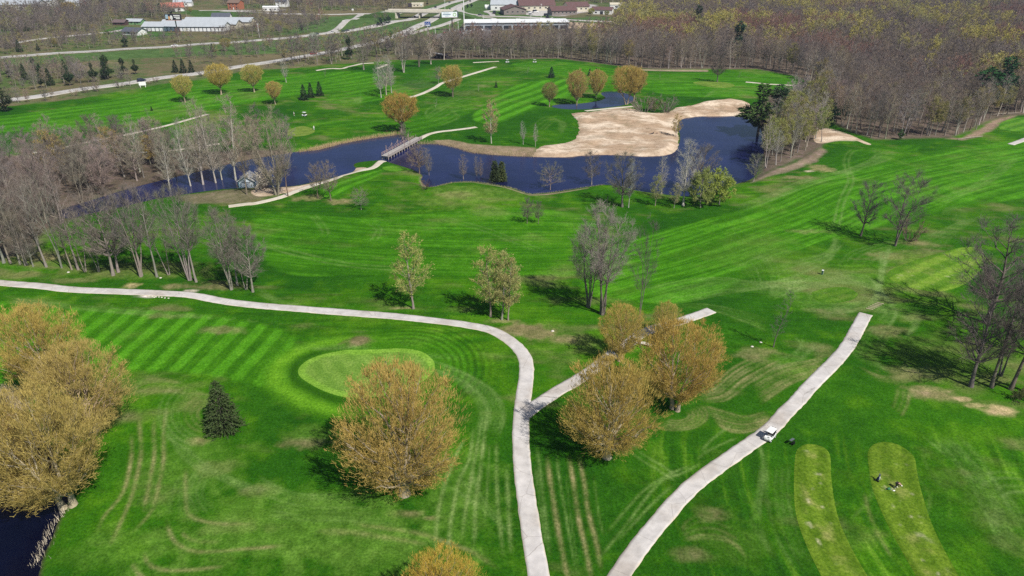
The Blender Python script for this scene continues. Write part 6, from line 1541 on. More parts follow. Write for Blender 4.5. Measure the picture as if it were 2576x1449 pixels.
# ------------------------------------------------------------------ cars
TYRE, RIM = paint('tyre_rubber', (.015, .015, .016), .85), paint('wheel_rim', (.35, .35, .36), .4, .1, 3, .7)
LAMPW, LAMPR = paint('headlamp', (.75, .75, .72), .2), paint('tail_lamp', (.45, .02, .02), .3)
def make_car(kind):
    """lofted body along x, wheels on the ground"""
    L, Wd = {'sedan': (4.7, 1.85), 'suv': (4.8, 1.95), 'van': (5.4, 2.0), 'truck': (7.5, 2.4)}[kind]
    hood, roof = {'sedan': (.95, 1.45), 'suv': (1.1, 1.75), 'van': (1.2, 2.1), 'truck': (1.5, 3.2)}[kind]
    body = MB().extrude([(-L / 2, .35), (L / 2, .35), (L / 2, hood * .72), (L / 2 - .25, hood * .85), (L * .22, hood), (-L / 2 + .1, hood), (-L / 2, hood * .8)], 'y', -Wd / 2, Wd / 2).mesh('body', False, .06)
    back = -L / 2 + (.9 if kind == 'sedan' else .15)
    cab = MB(); pr = [(L * .24, hood - .02), (L * .08, roof), (back + .35, roof), (back, hood - .02)]
    w1, w2 = Wd / 2 - .06, Wd / 2 - .22
    v = [(pr[0][0], -w1, pr[0][1]), (pr[1][0], -w2, pr[1][1]), (pr[2][0], -w2, pr[2][1]), (pr[3][0], -w1, pr[3][1])]; v += [(a, -b, c) for a, b, c in v]
    cab.add(v, [(0, 1, 2, 3), (7, 6, 5, 4), (0, 4, 5, 1), (1, 5, 6, 2), (2, 6, 7, 3), (3, 7, 4, 0)])
    rf = MB().box(((pr[1][0] + pr[2][0]) / 2, 0, roof + .02), (pr[1][0] - pr[2][0] + .1, w2 * 2 + .06, .06)).mesh('roof', False, .02)
    wh = MB().tube([(0, -.11, 0), (0, .11, 0)], .33, 12).mesh('wheel'); wh.materials.append(TYRE)
    ri = MB().tube([(0, -.13, 0), (0, .13, 0)], .19, 8).mesh('rim'); ri.materials.append(RIM)
    hl = MB().box((0, 0, 0), (.08, .36, .16)).mesh('lamp')
    cm = cab.mesh('cabin'); cm.materials.append(M_WIN)
    return dict(L=L, W=Wd, body=body, cab=cm, roof=rf, wheel=wh, rim=ri, lamp=hl, hood=hood)
CARK = {k: make_car(k) for k in ('sedan', 'suv', 'van', 'truck')}
def dup(me_, mat):
    key = (me_.name, mat.name)
    if key not in MATS:
        m2 = me_.copy(); m2.materials.clear(); m2.materials.append(mat); MATS[key] = m2
    return MATS[key]
def car(kind, loc, rot, label, rgb, group=None, small=False):
    k = CARK[kind]; pm = paint('car_paint_%d_%d_%d' % tuple(int(v * 99) for v in rgb), rgb, .3, .03, 2, .1, .6)
    o = thing('car' if kind != 'truck' else 'truck', label, 'car' if kind != 'truck' else 'truck', loc, rot, group)
    ob('body', dup(k['body'], pm), None, o); c = ob('cabin', k['cab'], None, o); ob('roof', dup(k['roof'], pm), None, c)
    for sx in (-1, 1):
        for sy in (-1, 1):
            w = ob('wheel', k['wheel'], None, o, (sx * k['L'] * .31, sy * (k['W'] / 2 - .08), .33))
            if not small: ob('rim', k['rim'], None, w)
            if not small: ob('headlight' if sx > 0 else 'tail_light', dup(k['lamp'], LAMPW if sx > 0 else LAMPR), None, o, (sx * k['L'] * .5, sy * k['W'] * .36, k['hood'] * .66))
    return o
def on_road(px, py, dx, dy, off=.17):
    x, y = ray_ground(px, py, 0); a, b = ray_ground(px + dx, py + dy, 0)
    return Vector((x, y, h1(x, y) + off)), math.atan2(b - y, a - x)
WHT, BLK, NAVY, RED, SILV, GRY = (.78, .78, .78), (.02, .02, .024), (.015, .02, .055), (.42, .02, .035), (.45, .46, .48), (.10, .105, .11)
for kind, px, py, dx, dy, rgb, lab in (('suv', 357, 206, 30, -4, NAVY, 'dark blue hatchback on the lower highway beside the white board'), ('sedan', 439, 115.5, -30, 2, WHT, 'white car on the upper highway at the left'), ('suv', 789, 138, 30, -5.5, RED, 'red car on the lower highway behind the far fairway'), ('sedan', 847, 125.5, 30, -5, GRY, 'dark grey car ahead of the red one'),
        ('sedan', 796, 87.5, -30, 3.5, (.06, .09, .08), 'dark car on the upper highway before the ramp split'), ('sedan', 836, 83, -30, 5, WHT, 'white car at the ramp split'), ('sedan', 863, 80.3, -30, 4, (.03, .06, .04), 'dark green car right of the white one at the ramp split'), ('sedan', 873, 78.8, -30, 4, GRY, 'second dark car following the dark green one'), ('suv', 951, 67.5, -30, 7, BLK, 'black car alone on the upper highway before the overpass'),
        ('sedan', 1077, 29.2, -30, 13, WHT, 'white car just beyond the overpass'), ('sedan', 1084.5, 25.5, -30, 13, GRY, 'dark car right behind the white one beyond the overpass'), ('suv', 1095.5, 19.5, -30, 12, BLK, 'black car third beyond the overpass'), ('sedan', 1131, 7.5, -30, 10, GRY, 'dark car far up the left carriageway'), ('suv', 1132, 25, 30, -15, BLK, 'black car driving away on the right carriageway'), ('sedan', 1043, 43.6, -30, 12, (.2, .05, .05), 'dull red car under the overpass'),
        ('suv', 1208, 39.5, 30, 1, GRY, 'dark car on the cross road right of the mast'), ('truck', 1244, 34, 20, -8, (.05, .05, .055), 'dark truck with pale load near the white barn'), ('suv', 1378, 45.5, 30, 3, BLK, 'black car at the yard entrance'), ('sedan', 1183, 3.5, 30, -13, GRY, 'tiny dark car at the top of the right carriageway')):
    l_, r_ = on_road(px, py, dx, dy); car(kind, l_, r_, lab, rgb)
k = 0
for px, py in ((1118, 84), (1125, 83), (1132, 82), (1139, 80), (1145, 78.5), (1151, 77), (1157, 76), (1176, 71), (1182, 70), (1188, 69), (1194, 67.5), (1200, 66.5), (1184, 77), (1190, 79), (1158, 85), (1165, 84), (1140, 88), (1132, 97), (1180, 86), (1122, 91), (1200, 78), (1212, 76)):
    l_, r_ = on_road(px, py, 6, 10, .15); k += 1
    c_ = rnd.choice([WHT, BLK, SILV, GRY, NAVY, RED, WHT, GRY]); nm = {WHT: 'white', BLK: 'black', SILV: 'silver', GRY: 'dark grey', NAVY: 'navy', RED: 'red'}[c_]
    car(rnd.choice(['sedan', 'suv', 'suv']), l_, r_, nm + ' car parked in the lot behind the far wood strip', c_, nm + ' cars parked in the lot', True)
for px, py, c_, nm, kd in ((1332, 33, WHT, 'white van in the maroon roofed yard', 'van'), (1347, 32, WHT, 'white box truck in the maroon roofed yard', 'truck'), (1373, 39, BLK, 'black pickup left of the yard drive', 'suv'), (1382, 39.5, (.03, .07, .07), 'dark teal van right of the black pickup', 'van'), (1393, 28, BLK, 'black car at the back of the yard', 'suv'), (1399, 28.2, GRY, 'grey car at the back of the yard', 'sedan'), (1335, 37, SILV, 'silver car near the leftmost maroon roofed hall', 'sedan')):
    l_, r_ = on_road(px, py, 20, -2, .16); car(kd, l_, r_, nm, c_)
# ------------------------------------------------------------------ footbridge over the lake
M_DECK = paint('weathered_deck', (.36, .34, .32), .9, .18, 1.2); M_TIMBER = paint('grey_timber', (.33, .29, .27), .9, .2, 2); M_RAILW = paint('reddish_timber', (.33, .24, .22), .9, .2, 2)
a, b = P(970, 403), P(1054, 350); d = (b - a); Lb = math.hypot(d.x, d.y); rb = math.atan2(d.y, d.x)
o = thing('footbridge', 'long grey timber footbridge with rails and tall posts across the lake', 'bridge', (a.x, a.y, 0), rb)
DZ = .75
MB().box((Lb / 2, 0, DZ - .12), (Lb + 1, 2.5, .2)).part('deck_frame', M_TIMBER, o)
pm = MB().box((0, 0, 0), (.42, 2.7, .07)).mesh('plank'); pm.materials.append(M_DECK)
npl = int((Lb + 1) / .47)
for k in range(npl): ob('plank', pm, None, o, (-.4 + k * .47, rnd.uniform(-.04, .04), DZ + .03))
for s in (-1, 1): MB().box((Lb / 2, s * 1.35, DZ - .3), (Lb + .6, .16, .42)).part('beam', M_TIMBER, o)
pile = MB().tube([(0, 0, -3), (0, 0, DZ - .1)], .16, 6).mesh('pile'); pile.materials.append(M_TIMBER)
post = MB().box((0, 0, .55), (.13, .13, 1.1)).mesh('rail_post'); post.materials.append(M_RAILW)
n_ = int(Lb / 2.1)
for k in range(n_ + 1):
    x = k * Lb / n_
    for s in (-1, 1):
        ob('pile', pile, None, o, (x, s * 1.32, 0))
        if s > 0 or k in (0, n_ - 1, n_): ob('rail_post', post, None, o, (x, s * 1.42, DZ))
for z in (.55, 1.05): MB().bar((0, 1.42, DZ + z), (Lb * .93, 1.42, DZ + z), .11).part('rail', M_RAILW, o)
MB().bar((0, -1.42, DZ + .5), (Lb, -1.42, DZ + .5), .09).part('rail', M_RAILW, o)
tall = MB().box((0, 0, 1.6), (.18, .18, 3.2)).mesh('tall_post'); tall.materials.append(M_RAILW)
tp = [.13, .29, .46, .62, .78]
for t in tp: ob('tall_post', tall, None, o, (Lb * t, 1.5, DZ - .3))
for t in (.46, .62): ob('tall_post', tall, None, o, (Lb * t, -1.5, DZ - .3))
for i in range(len(tp) - 1):
    x0, x1 = Lb * tp[i], Lb * tp[i + 1]
    MB().tube([(x0 + (x1 - x0) * t, 1.5, DZ + 2.7 - 1.2 * math.sin(math.pi * t)) for t in np.linspace(0, 1, 7)], .05, 4).part('rope', M_RAILW, o)

# ------------------------------------------------------------------ golf carts
CARTW = paint('cart_white', (.86, .86, .85), .3, .03, 2, 0, .5); SEATM = paint('cart_seat', (.03, .03, .035), .6); CBLK = paint('black_metal', (.012, .012, .013), .45, .1, 3, .3)
def golf_cart(loc, rot, label, extra=False):
    o = thing('golf_cart', label, 'golf cart', loc, rot)
    MB().extrude([(-1.15, .32), (1.15, .32), (1.2, .55), (1.05, .85), (.72, .98), (.66, .5), (-.1, .46), (-.2, .78), (-1.1, .86), (-1.2, .6)], 'y', -.56, .56).part('body', CARTW, o, False, .03)
    MB().box((-.28, 0, .86), (.56, 1.08, .16)).part('seat', SEATM, o, False, .03); MB().box((-.6, 0, 1.14), (.14, 1.08, .46)).part('seat_back', SEATM, o, False, .03)
    MB().box((.25, 0, .44), (.8, 1.06, .05)).part('floor', CBLK, o)
    MB().box((.0, 0, 1.86), (1.75, 1.16, .09)).part('roof', CARTW, o, True, .04)
    for sx, x0, x1 in ((1, .78, .68), (-1, -.75, -.72)):
        for s in (-1, 1): MB().bar((x0, s * .5, .8), (x1, s * .52, 1.84), .05).part('roof_post', CBLK, o)
    MB().tube([(.62, -.26, .85), (.4, -.26, 1.08)], .025, 6).part('steering_column', CBLK, o)
    MB().tube([(.4 + .03 * math.sin(t), -.26 + .18 * math.cos(t), 1.08 + .18 * math.sin(t)) for t in np.linspace(0, 6.28, 11)], .02, 5, False).part('steering_wheel', CBLK, o)
    for sx in (-1, 1):
        for s in (-1, 1):
            w = MB().tube([(0, -.1, 0), (0, .1, 0)], .24, 12).part('wheel', TYRE, o, False, 0, (sx * .82, s * .5, .24)); MB().tube([(0, -.115, 0), (0, .115, 0)], .13, 8).part('hubcap', CARTW, w)
    for s in (-1, 1): MB().box((1.16, s * .36, .66), (.06, .2, .1)).part('headlight', LAMPW, o)
    MB().box((-1.28, 0, .62), (.36, .95, .08)).part('bag_deck', CBLK, o)
    if extra:
        for s in (-1, 1):
            bg = MB().tube([(-1.3, s * .24, .66), (-1.2, s * .24, 1.5)], [.16, .18], 8).part('golf_bag', CBLK, o)
            for k in range(4): MB().tube([(-1.22 + .05 * k, s * .24 + .05 * (k - 1.5), 1.45), (-1.2 + .05 * k, s * .24 + .06 * (k - 1.5), 1.8)], .025, 4).part('club', RIM, bg)
        MB().box((.9, .2, 1.0), (.3, .3, .12)).part('towel', CARTW, o)
    return o
l_, r_ = on_road(1936, 1104, -20, 21, 0); l_ = P(1936, 1104) + Vector((0, 0, .05)); golf_cart(l_, r_, 'white roofed golf cart parked on the right cart path', True)
golf_cart(P(766, 292), 2.6, 'white golf cart alone on the far left fairway'); golf_cart(P(1276, 157), .3, 'white golf cart at the far wood edge, left of two'); golf_cart(P(1345, 157), 2.9, 'white golf cart on the upper far fairway, right of two')
# bag rack beside the cart
q = P(1990, 1117); o = thing('bag_rack', 'black metal rack standing on the grass beside the near golf cart', 'rack', q, math.radians(36))
for x in (-.55, .55):
    for y in (-.4, .4): MB().bar((x, y, 0), (x * .85, y * .5, .95), .05).part('leg', CBLK, o)
for z, k in ((.95, .5), (.5, .72)):
    for s in (-1, 1): MB().bar((-.52, s * .4 * k * 1.05, z), (.52, s * .4 * k * 1.05, z), .05).part('rail', CBLK, o)
MB().box((0, 0, .97), (1.0, .42, .03)).part('tray', paint('grey_mesh', (.10, .12, .13), .6), o); MB().box((.1, -.3, .4), (.5, .3, .5)).part('bin', CBLK, o)

# ------------------------------------------------------------------ people
SKIN = paint('skin', (.50, .30, .21), .6, .05)
def skin_mesh(name, joints, edges, root):
    """joints: name -> (x,y,z,r); a surface grown round the skeleton"""
    names = list(joints); me_ = bpy.data.meshes.new(name)
    me_.from_pydata([joints[n][:3] for n in names], [(names.index(p), names.index(q)) for p, q in edges], [])
    t = bpy.data.objects.new('tmp', me_); COL.objects.link(t)
    sk = t.modifiers.new('skin', 'SKIN'); sk.use_smooth_shade = True
    if not me_.skin_vertices: me_.skin_vertices.new()
    for i, n in enumerate(names):
        v = me_.skin_vertices[0].data[i]; r = joints[n][3]; v.radius = (r, r) if not isinstance(r, tuple) else r; v.use_root = n == root
    t.modifiers.new('sub', 'SUBSURF').levels = 1
    dg = bpy.context.evaluated_depsgraph_get(); dg.update()
    out = bpy.data.meshes.new_from_object(t.evaluated_get(dg)); out.name = name
    bpy.data.objects.remove(t)
    return smooth(out)
def person(loc, rot, label, J, top, trousers, shoe, cap, bare_legs=False, bare_arms=False):
    o = thing('person', label, 'person', loc, rot)
    E_ = [('hip', 'waist'), ('waist', 'chest'), ('chest', 'neck'), ('neck', 'head'), ('head', 'crown')]
    for s in 'LR': E_ += [('hip', 'th' + s), ('th' + s, 'kn' + s), ('kn' + s, 'an' + s), ('an' + s, 'to' + s), ('chest', 'sh' + s), ('sh' + s, 'el' + s), ('el' + s, 'wr' + s), ('wr' + s, 'ha' + s)]
    body = ob('body', skin_mesh('body', J, E_, 'hip'), SKIN, o)
    g = lambda names, k, add=.012: {n: (*J[n][:3], (J[n][3] if not isinstance(J[n][3], tuple) else J[n][3][0]) * k + add) for n in names}
    arm = [x + s for s in 'LR' for x in (('sh', 'el') if bare_arms else ('sh', 'el', 'wr'))]
    ob('jacket', skin_mesh('jacket', g(['hip', 'waist', 'chest', 'neck'] + arm, 1.1), [e for e in E_ if e[0] in ['hip', 'waist', 'chest'] + arm and e[1] in ['waist', 'chest', 'neck'] + arm], 'waist'), top, o)
    leg = [x + s for s in 'LR' for x in (('th', 'kn') if bare_legs else ('th', 'kn', 'an'))]
    ob('trousers', skin_mesh('trousers', g(['hip'] + leg, 1.12), [e for e in E_ if e[0] in ['hip'] + leg and e[1] in leg], 'hip'), trousers, o)
    for s in 'LR':
        A_, T_ = Vector(J['an' + s][:3]), Vector(J['to' + s][:3]); MB().tube([A_ + (A_ - T_) * .5 - Vector((0, 0, .03)), A_ - Vector((0, 0, .02)), T_ + (T_ - A_) * .15], [.05, .062, .045], 8).part('shoe', shoe, o, True)
        w, h_ = Vector(J['wr' + s][:3]), Vector(J['ha' + s][:3]); dv = (h_ - w).normalized(); sd = dv.cross(Vector((0, 0, 1))); sd = sd.normalized() if sd.length > .1 else Vector((1, 0, 0))
        for f_ in range(4):
            p0 = h_ + sd * (.03 * (f_ - 1.5)); MB().tube([p0, p0 + dv * (.045 - .004 * abs(f_ - 1.5)), p0 + dv * .075 + sd.cross(dv) * .02], [.011, .010, .008], 5).part('finger', SKIN, body)
        MB().tube([w + sd * .03 + dv * .02, w + sd * .06 + dv * .06], [.012, .009], 5).part('thumb', SKIN, body)
    h_, c_ = Vector(J['head'][:3]), Vector(J['crown'][:3]); u = (c_ - h_).normalized()
    cp = MB().ball(tuple(h_ + u * .10), .125, (1, 1, .8), 10, 6).part('cap', cap, o, True)
    return o
J = {'hip': (0, 0, .90, .15), 'waist': (.16, 0, 1.02, .14), 'chest': (.40, 0, 1.05, .16), 'neck': (.56, .0, 1.02, .07), 'head': (.68, 0, .96, .09), 'crown': (.80, 0, .90, .06)}
for s, y in (('L', .12), ('R', -.12)):
    J.update({'th' + s: (0, y, .84, .10), 'kn' + s: (.08, y * 1.5, .48, .065), 'an' + s: (.0, y * 1.9, .09, .045), 'to' + s: (.17, y * 2.1, .04, .04), 'sh' + s: (.46, y * 1.7, 1.0, .06), 'el' + s: (.50, y * 2.0, .74, .045), 'wr' + s: (.52, y * 1.1, .50, .034), 'ha' + s: (.53, y * .9, .42, .035)})
NAVYC, WSH, CAPC, DTR = paint('dark_navy_cloth', (.015, .018, .03), .85), paint('white_shoe', (.82, .82, .8), .5), paint('cream_cap', (.80, .76, .68), .7), paint('charcoal_cloth', (.05, .05, .06), .85)
person(P(2253, 1226) + Vector((0, 0, .05)), math.radians(-62), 'person in dark top and pale cap bending down on the near tee', J, NAVYC, DTR, WSH, CAPC, False, False)
J2 = {'hip': (0, 0, .95, .14), 'waist': (0, 0, 1.15, .13), 'chest': (0, 0, 1.36, .15), 'neck': (0, 0, 1.52, .06), 'head': (.01, 0, 1.63, .09), 'crown': (0, 0, 1.74, .07)}
for s, y in (('L', .12), ('R', -.12)):
    J2.update({'th' + s: (0, y, .88, .10), 'kn' + s: (.03, y * 1.1, .5, .065), 'an' + s: (0, y * 1.2, .09, .045), 'to' + s: (.17, y * 1.4, .04, .04), 'sh' + s: (0, y * 1.6, 1.42, .06), 'el' + s: (.03, y * 2.1, 1.15, .045), 'wr' + s: (.12, y * 1.9, .92, .034), 'ha' + s: (.14, y * 1.9, .84, .035)})
PALEC, TANC = paint('pale_cloth', (.72, .72, .7), .85), paint('tan_cloth', (.45, .38, .27), .85)
person(P(740, 291), 1.0, 'person in pale clothes standing left of the far golf cart', J2, PALEC, TANC, WSH, CAPC); person(P(790, 326), 2.2, 'person in white at the far left putting green', J2, PALEC, PALEC, WSH, CAPC)
# golf bag on its stand
q = P(2208, 1209) + Vector((0, 0, .05)); o = thing('golf_bag', 'dark blue golf bag on a wheeled stand at the left of the near tee', 'golf bag', q, .7)
BAGB = paint('bag_navy', (.02, .035, .09), .6); MB().tube([(-.25, 0, .12), (.0, 0, .6), (.18, 0, .98)], [.15, .16, .17], 10).part('bag', BAGB, o, True)
MB().box((.05, -.16, .55), (.2, .08, .4)).part('pocket', paint('bag_white', (.75, .76, .78), .6), o); MB().box((-.12, .16, .4), (.2, .08, .3)).part('pocket', BAGB, o)
for s in (-1, 1): MB().tube([(.1, 0, .8), (.35, s * .35, .02)], .02, 5).part('stand_leg', CBLK, o); MB().tube([(-.28, s * .26 - .03, .15), (-.28, s * .26 + .03, .15)], .15, 10).part('wheel', TYRE, o)
MB().bar((-.28, -.26, .15), (-.28, .26, .15), .03).part('axle', CBLK, o)
for k in range(6): MB().tube([(.17, .03 * (k - 2.5), .95), (.26 + .01 * k, .045 * (k - 2.5), 1.2)], .02, 4).part('club', RIM, o)
q = P(2236, 1231) + Vector((0, 0, .05)); o = thing('ball_basket', 'green net basket of balls tipped on the tee beside the bending person', 'basket', q, .3)
BKG = paint('basket_green', (.03, .16, .07), .7); MB().tube([(-.35, 0, .14), (.1, 0, .14)], [.14, .2], 10).part('basket', BKG, o, True)
for k in range(9): MB().ball((.15 + rnd.uniform(-.05, .5), rnd.uniform(-.22, .12), .03), .035, (1, 1, 1), 6, 4).part('golf_ball', WSH, o)
q = P(2248, 1235) + Vector((0, 0, .05)); o = thing('towel', 'crumpled white towel on the tee at the bending person', 'towel', q)
MB().ball((0, 0, .05), .17, (1.3, .6, .3), 8, 5).part('fold', WSH, o, True); MB().ball((.13, .08, .05), .12, (1, .8, .3), 8, 5).part('fold', WSH, o, True)
q = P(2219, 1228) + Vector((0, 0, .07)); o = thing('golf_club', 'golf club lying on the grass at the left of the near tee', 'club', q, -.75)
MB().tube([(-.5, 0, 0), (.5, 0, 0)], .022, 5).part('shaft', CBLK, o); MB().box((.52, .05, 0), (.08, .14, .06)).part('club_head', RIM, o)
# flag on the green
q = P(974, 934); o = thing('flagstick', 'thin flagstick with dark flag on the near putting green', 'flag', q)
MB().tube([(0, 0, 0), (0, 0, 2.3)], .028, 6).part('stick', POLEW, o); MB().add([(0, 0, 2.28), (-.34, .12, 2.18), (-.32, .1, 1.9), (0, 0, 1.92), (.01, .02, 2.28), (-.33, .14, 2.18), (-.31, .12, 1.9), (.01, .02, 1.92)], [(0, 1, 2, 3), (7, 6, 5, 4), (0, 4, 5, 1), (1, 5, 6, 2), (2, 6, 7, 3), (3, 7, 4, 0)]).part('flag', paint('flag_teal', (.03, .12, .13), .7), o)
MB().tube([(0, 0, .0), (0, 0, .062)], .1, 10).part('cup', CBLK, o)
q = P(966, 925) + Vector((0, 0, .05)); o = thing('bird', 'small black bird on the near putting green', 'bird', q, 1.0)
MB().ball((0, 0, .16), .12, (1.5, .8, .8), 8, 6).ball((.17, 0, .27), .065, (1, 1, 1), 6, 5).extrude([(-.14, .14), (-.36, .12), (-.36, .15), (-.14, .2)], 'y', -.05, .05).part('body', CBLK, o, True)
for s in (-1, 1): MB().tube([(0, s * .04, .1), (.02, s * .04, 0)], .012, 4).part('leg', CBLK, o)
MB().extrude([(.22, .26), (.31, .25), (.22, .285)], 'y', -.015, .015).part('beak', CBLK, o)
# ball washer post
q = P(2068, 690); o = thing('litter_bin', 'green and white ball washer box alone on the right fairway', 'bin', q, -.5)
MB().box((0, 0, .55), (.42, .42, 1.1)).part('box', paint('bin_green', (.04, .13, .09), .6), o, False, .02); MB().box((0, 0, 1.16), (.5, .5, .1)).part('lid', CARTW, o, False, .02); MB().box((.22, -.05, .55), (.04, .3, .95)).part('side_panel', CARTW, o)
# bench slab and post by the branch path
q = P(1624, 868); o = thing('stone_bench', 'pale concrete slab bench under the willows beside the branch path', 'bench', q, math.radians(-28))
MB().box((0, 0, .42), (2.6, 1.0, .12)).part('seat', paint('slab_concrete', (.55, .52, .44), .9, .1, 2), o, False, .02)
for s in (-1, 1): MB().box((s * .9, 0, .18), (.25, .8, .36)).part('leg', M_CONC2, o)
q = P(1610, 874); o = thing('post', 'dark wooden post in front of the concrete slab bench', 'post', q)
MB().box((0, 0, .8), (.16, .16, 1.6)).part('shaft', DKWOOD, o); MB().box((0, 0, 1.62), (.2, .2, .06)).part('cap', DKWOOD, o)
# plank steps above the end of the right path
for k in range(6):
    q = P(2187 + k * 5.4, 777 - k * 2.8); o = thing('step', 'pale plank step, one of a row above the end of the right path', 'step', q, math.radians(-28), 'plank steps')
    MB().box((0, 0, .06), (1.5, .26, .12)).part('plank', paint('step_wood', (.42, .36, .24), .9, .15, 2), o)
    for s in (-1, 1): MB().box((s * .6, .15, .05), (.06, .06, .2)).part('stake', DKWOOD, o)
# small rocks and boulders
ROCK = paint('pale_rock', (.58, .54, .47), .95, .15, 2)
def rock(px, py, r, label, group=None):
    q = P(px, py); o = tag(ob('rock', None), label, 'rock', group) if False else None
    rng = np.random.RandomState(int(px * 7 + py)); m = MB().ball((0, 0, 0), r, (1.3, 1, .6), 8, 6)
    m.v = [tuple(np.array(v) * rng.uniform(.75, 1.2)) for v in m.v]
    o = ob('rock', m.mesh('rock', True), ROCK, None, q + Vector((0, 0, r * .2))); tag(o, label, 'rock', group); return o
rock(1892, 872, .27, 'pale rock left of the slim sapling, front one'); rock(1914, 861, .25, 'pale rock left of the slim sapling, rear one')
for px, py in ((375, 744), (383, 745), (392, 746.5), (400, 747), (407, 748), (388, 748), (415, 749.5), (424, 750)): rock(px, py, .2, 'white stone at the lower edge of the left cart path', 'white stones at the left cart path')
rock(1390, 833, .3, 'pale stone in the bare patch right of the budding clump'); rock(172, 685, .3, 'white stone on the grass under the left row'); rock(404, 699, .28, 'white stone at the foot of the left row trunks')
# driftwood on the sand
q = P(1640, 338); o = thing('driftwood', 'dark broken stump lying on the sand', 'stump', q, .4)
MB().tube([(-2.6, 0, .15), (-.6, .2, .25), (.5, 0, .5), (1.1, .3, 1.0)], [.08, .2, .28, .1], 6).part('log', DKWOOD, o, True); MB().tube([(.2, 0, .3), (.4, -.5, .9)], [.2, .06], 5).part('root', DKWOOD, o); MB().ball((2.6, .3, .2), .45, (1.4, .8, .6), 7, 5).part('root_ball', WOODB, o)
for px, py, lab in ((1450, 297, 'pale fallen log at the left edge of the sand'), (1625, 474.5, 'white plank on the near shore grass')):
    q = P(px, py); o = thing('fallen_log', lab, 'log', q, .1); MB().tube([(-1.2, 0, .18), (1.2, .1, .2)], [.16, .12], 6).part('log', ROCK, o, True)
for px, py, r_, L_, lab in ((2440, 348, .35, 14, 'long fallen trunk along the right forest edge'), (2530, 287, .2, 16, 'fallen trunk at the upper right forest edge'), (130, 545, 2.6, 7, 'fallen leaning log at the wooded creek')):
    q = P(px, py); o = thing('fallen_log', lab, 'log', q, r_); MB().tube([(-L_ / 2, 0, .25), (0, .2, .4), (L_ / 2, 0, .35)], [.22, .2, .1], 6).part('log', paint('grey_log', (.33, .28, .22), .9, .2, 2), o, True); MB().tube([(0, .2, .4), (1.2, .9, 1.0)], [.1, .04], 5).part('branch', MATS['grey_log'], o)

# ------------------------------------------------------------------ reeds along the banks (nobody could count them)
def reeds(name, line, width, n, hmin, hmax, rgb, label):
    p = resample(flat(line, WATER), .5); k = NR.randint(0, len(p), n); c = p[k] + NR.normal(0, width, (n, 2))
    z = hgt(c[:, 0], c[:, 1]); ok = z > -1.3; c, z = c[ok], z[ok]; m = len(c)
    S_ = np.c_[c, z - .1]; D_ = nrmv(np.c_[NR.normal(0, .16, (m, 2)), np.ones(m)])
    V_, T_, Q_ = ribbons(NR, S_, D_, NR.uniform(hmin, hmax, m), NR.uniform(.05, .1, m), .3)
    return stuff(ob(name, mk_mesh(name, V_, T_, Q_), paint('reed_%s' % name, rgb, .9, .25, 1.5)), label)
reeds('reeds', [(752, 383), (800, 376), (850, 363), (900, 353), (960, 344), (1003, 338)], .9, 4200, .7, 1.8, (.48, .36, .19), 'tan reeds along the far lake bank left of the footbridge')
reeds('bank_grass', [(1052, 361), (1100, 361), (1150, 371), (1185, 382), (1240, 388), (1345, 392)], 1.1, 3600, .3, .9, (.40, .31, .19), 'dry tan grass on the far bank right of the footbridge')
reeds('pond_reeds', [(0, 988), (22, 992), (40, 1006), (60, 1032)], .7, 700, 1.0, 2.2, (.52, .42, .28), 'dry reeds at the top of the near pond')
reeds('pond_stalks', [(160, 1285), (142, 1310), (118, 1345), (100, 1380), (86, 1425)], .55, 260, .5, 1.4, (.58, .50, .38), 'broken pale reed stalks in the near pond')
reeds('shore_grass', [(1085, 472), (1140, 459), (1190, 457), (1285, 472), (1335, 488), (1380, 485), (1480, 470), (1520, 465)], .4, 1500, .2, .55, (.34, .30, .15), 'short dry grass along the near lake shore')

# ------------------------------------------------------------------ scrub across the highway (kept off roads and buildings)
def clear(p, extra=0.0):
    k = np.ones(len(p), bool)
    for pl, w in ROADS:
        lo, hi = pl.min(0) - 20, pl.max(0) + 20
        m = np.where((p[:, 0] > lo[0]) & (p[:, 0] < hi[0]) & (p[:, 1] > lo[1]) & (p[:, 1] < hi[1]))[0]
        if len(m) == 0: continue
        d = np.full(len(m), 99.)
        for q in pl: d = np.minimum(d, np.hypot(p[m, 0] - q[0], p[m, 1] - q[1]))
        k[m[d < w + extra]] = False
    for x, y, r in KEEP: k &= ~((abs(p[:, 0] - x) < r) & (p[:, 1] - y > -r - 22) & (p[:, 1] - y < r))
    return k
kk = clear(SCRUB_P); SP, SS = SCRUB_P[kk], SCRUB_S[kk]
STRIP = [flat(SCRUBS[i][0]) for i in (4, 6, 7, 8)]
ind = np.zeros(len(SP), bool)
for st in STRIP: ind |= sd_poly(SP[:, 0], SP[:, 1], st, 2.0) < 0
iq = np.where(ind)[0]; iq = iq[np.argsort(SP[iq, 1])][:110]
isel = np.zeros(len(SP), bool); isel[iq] = True
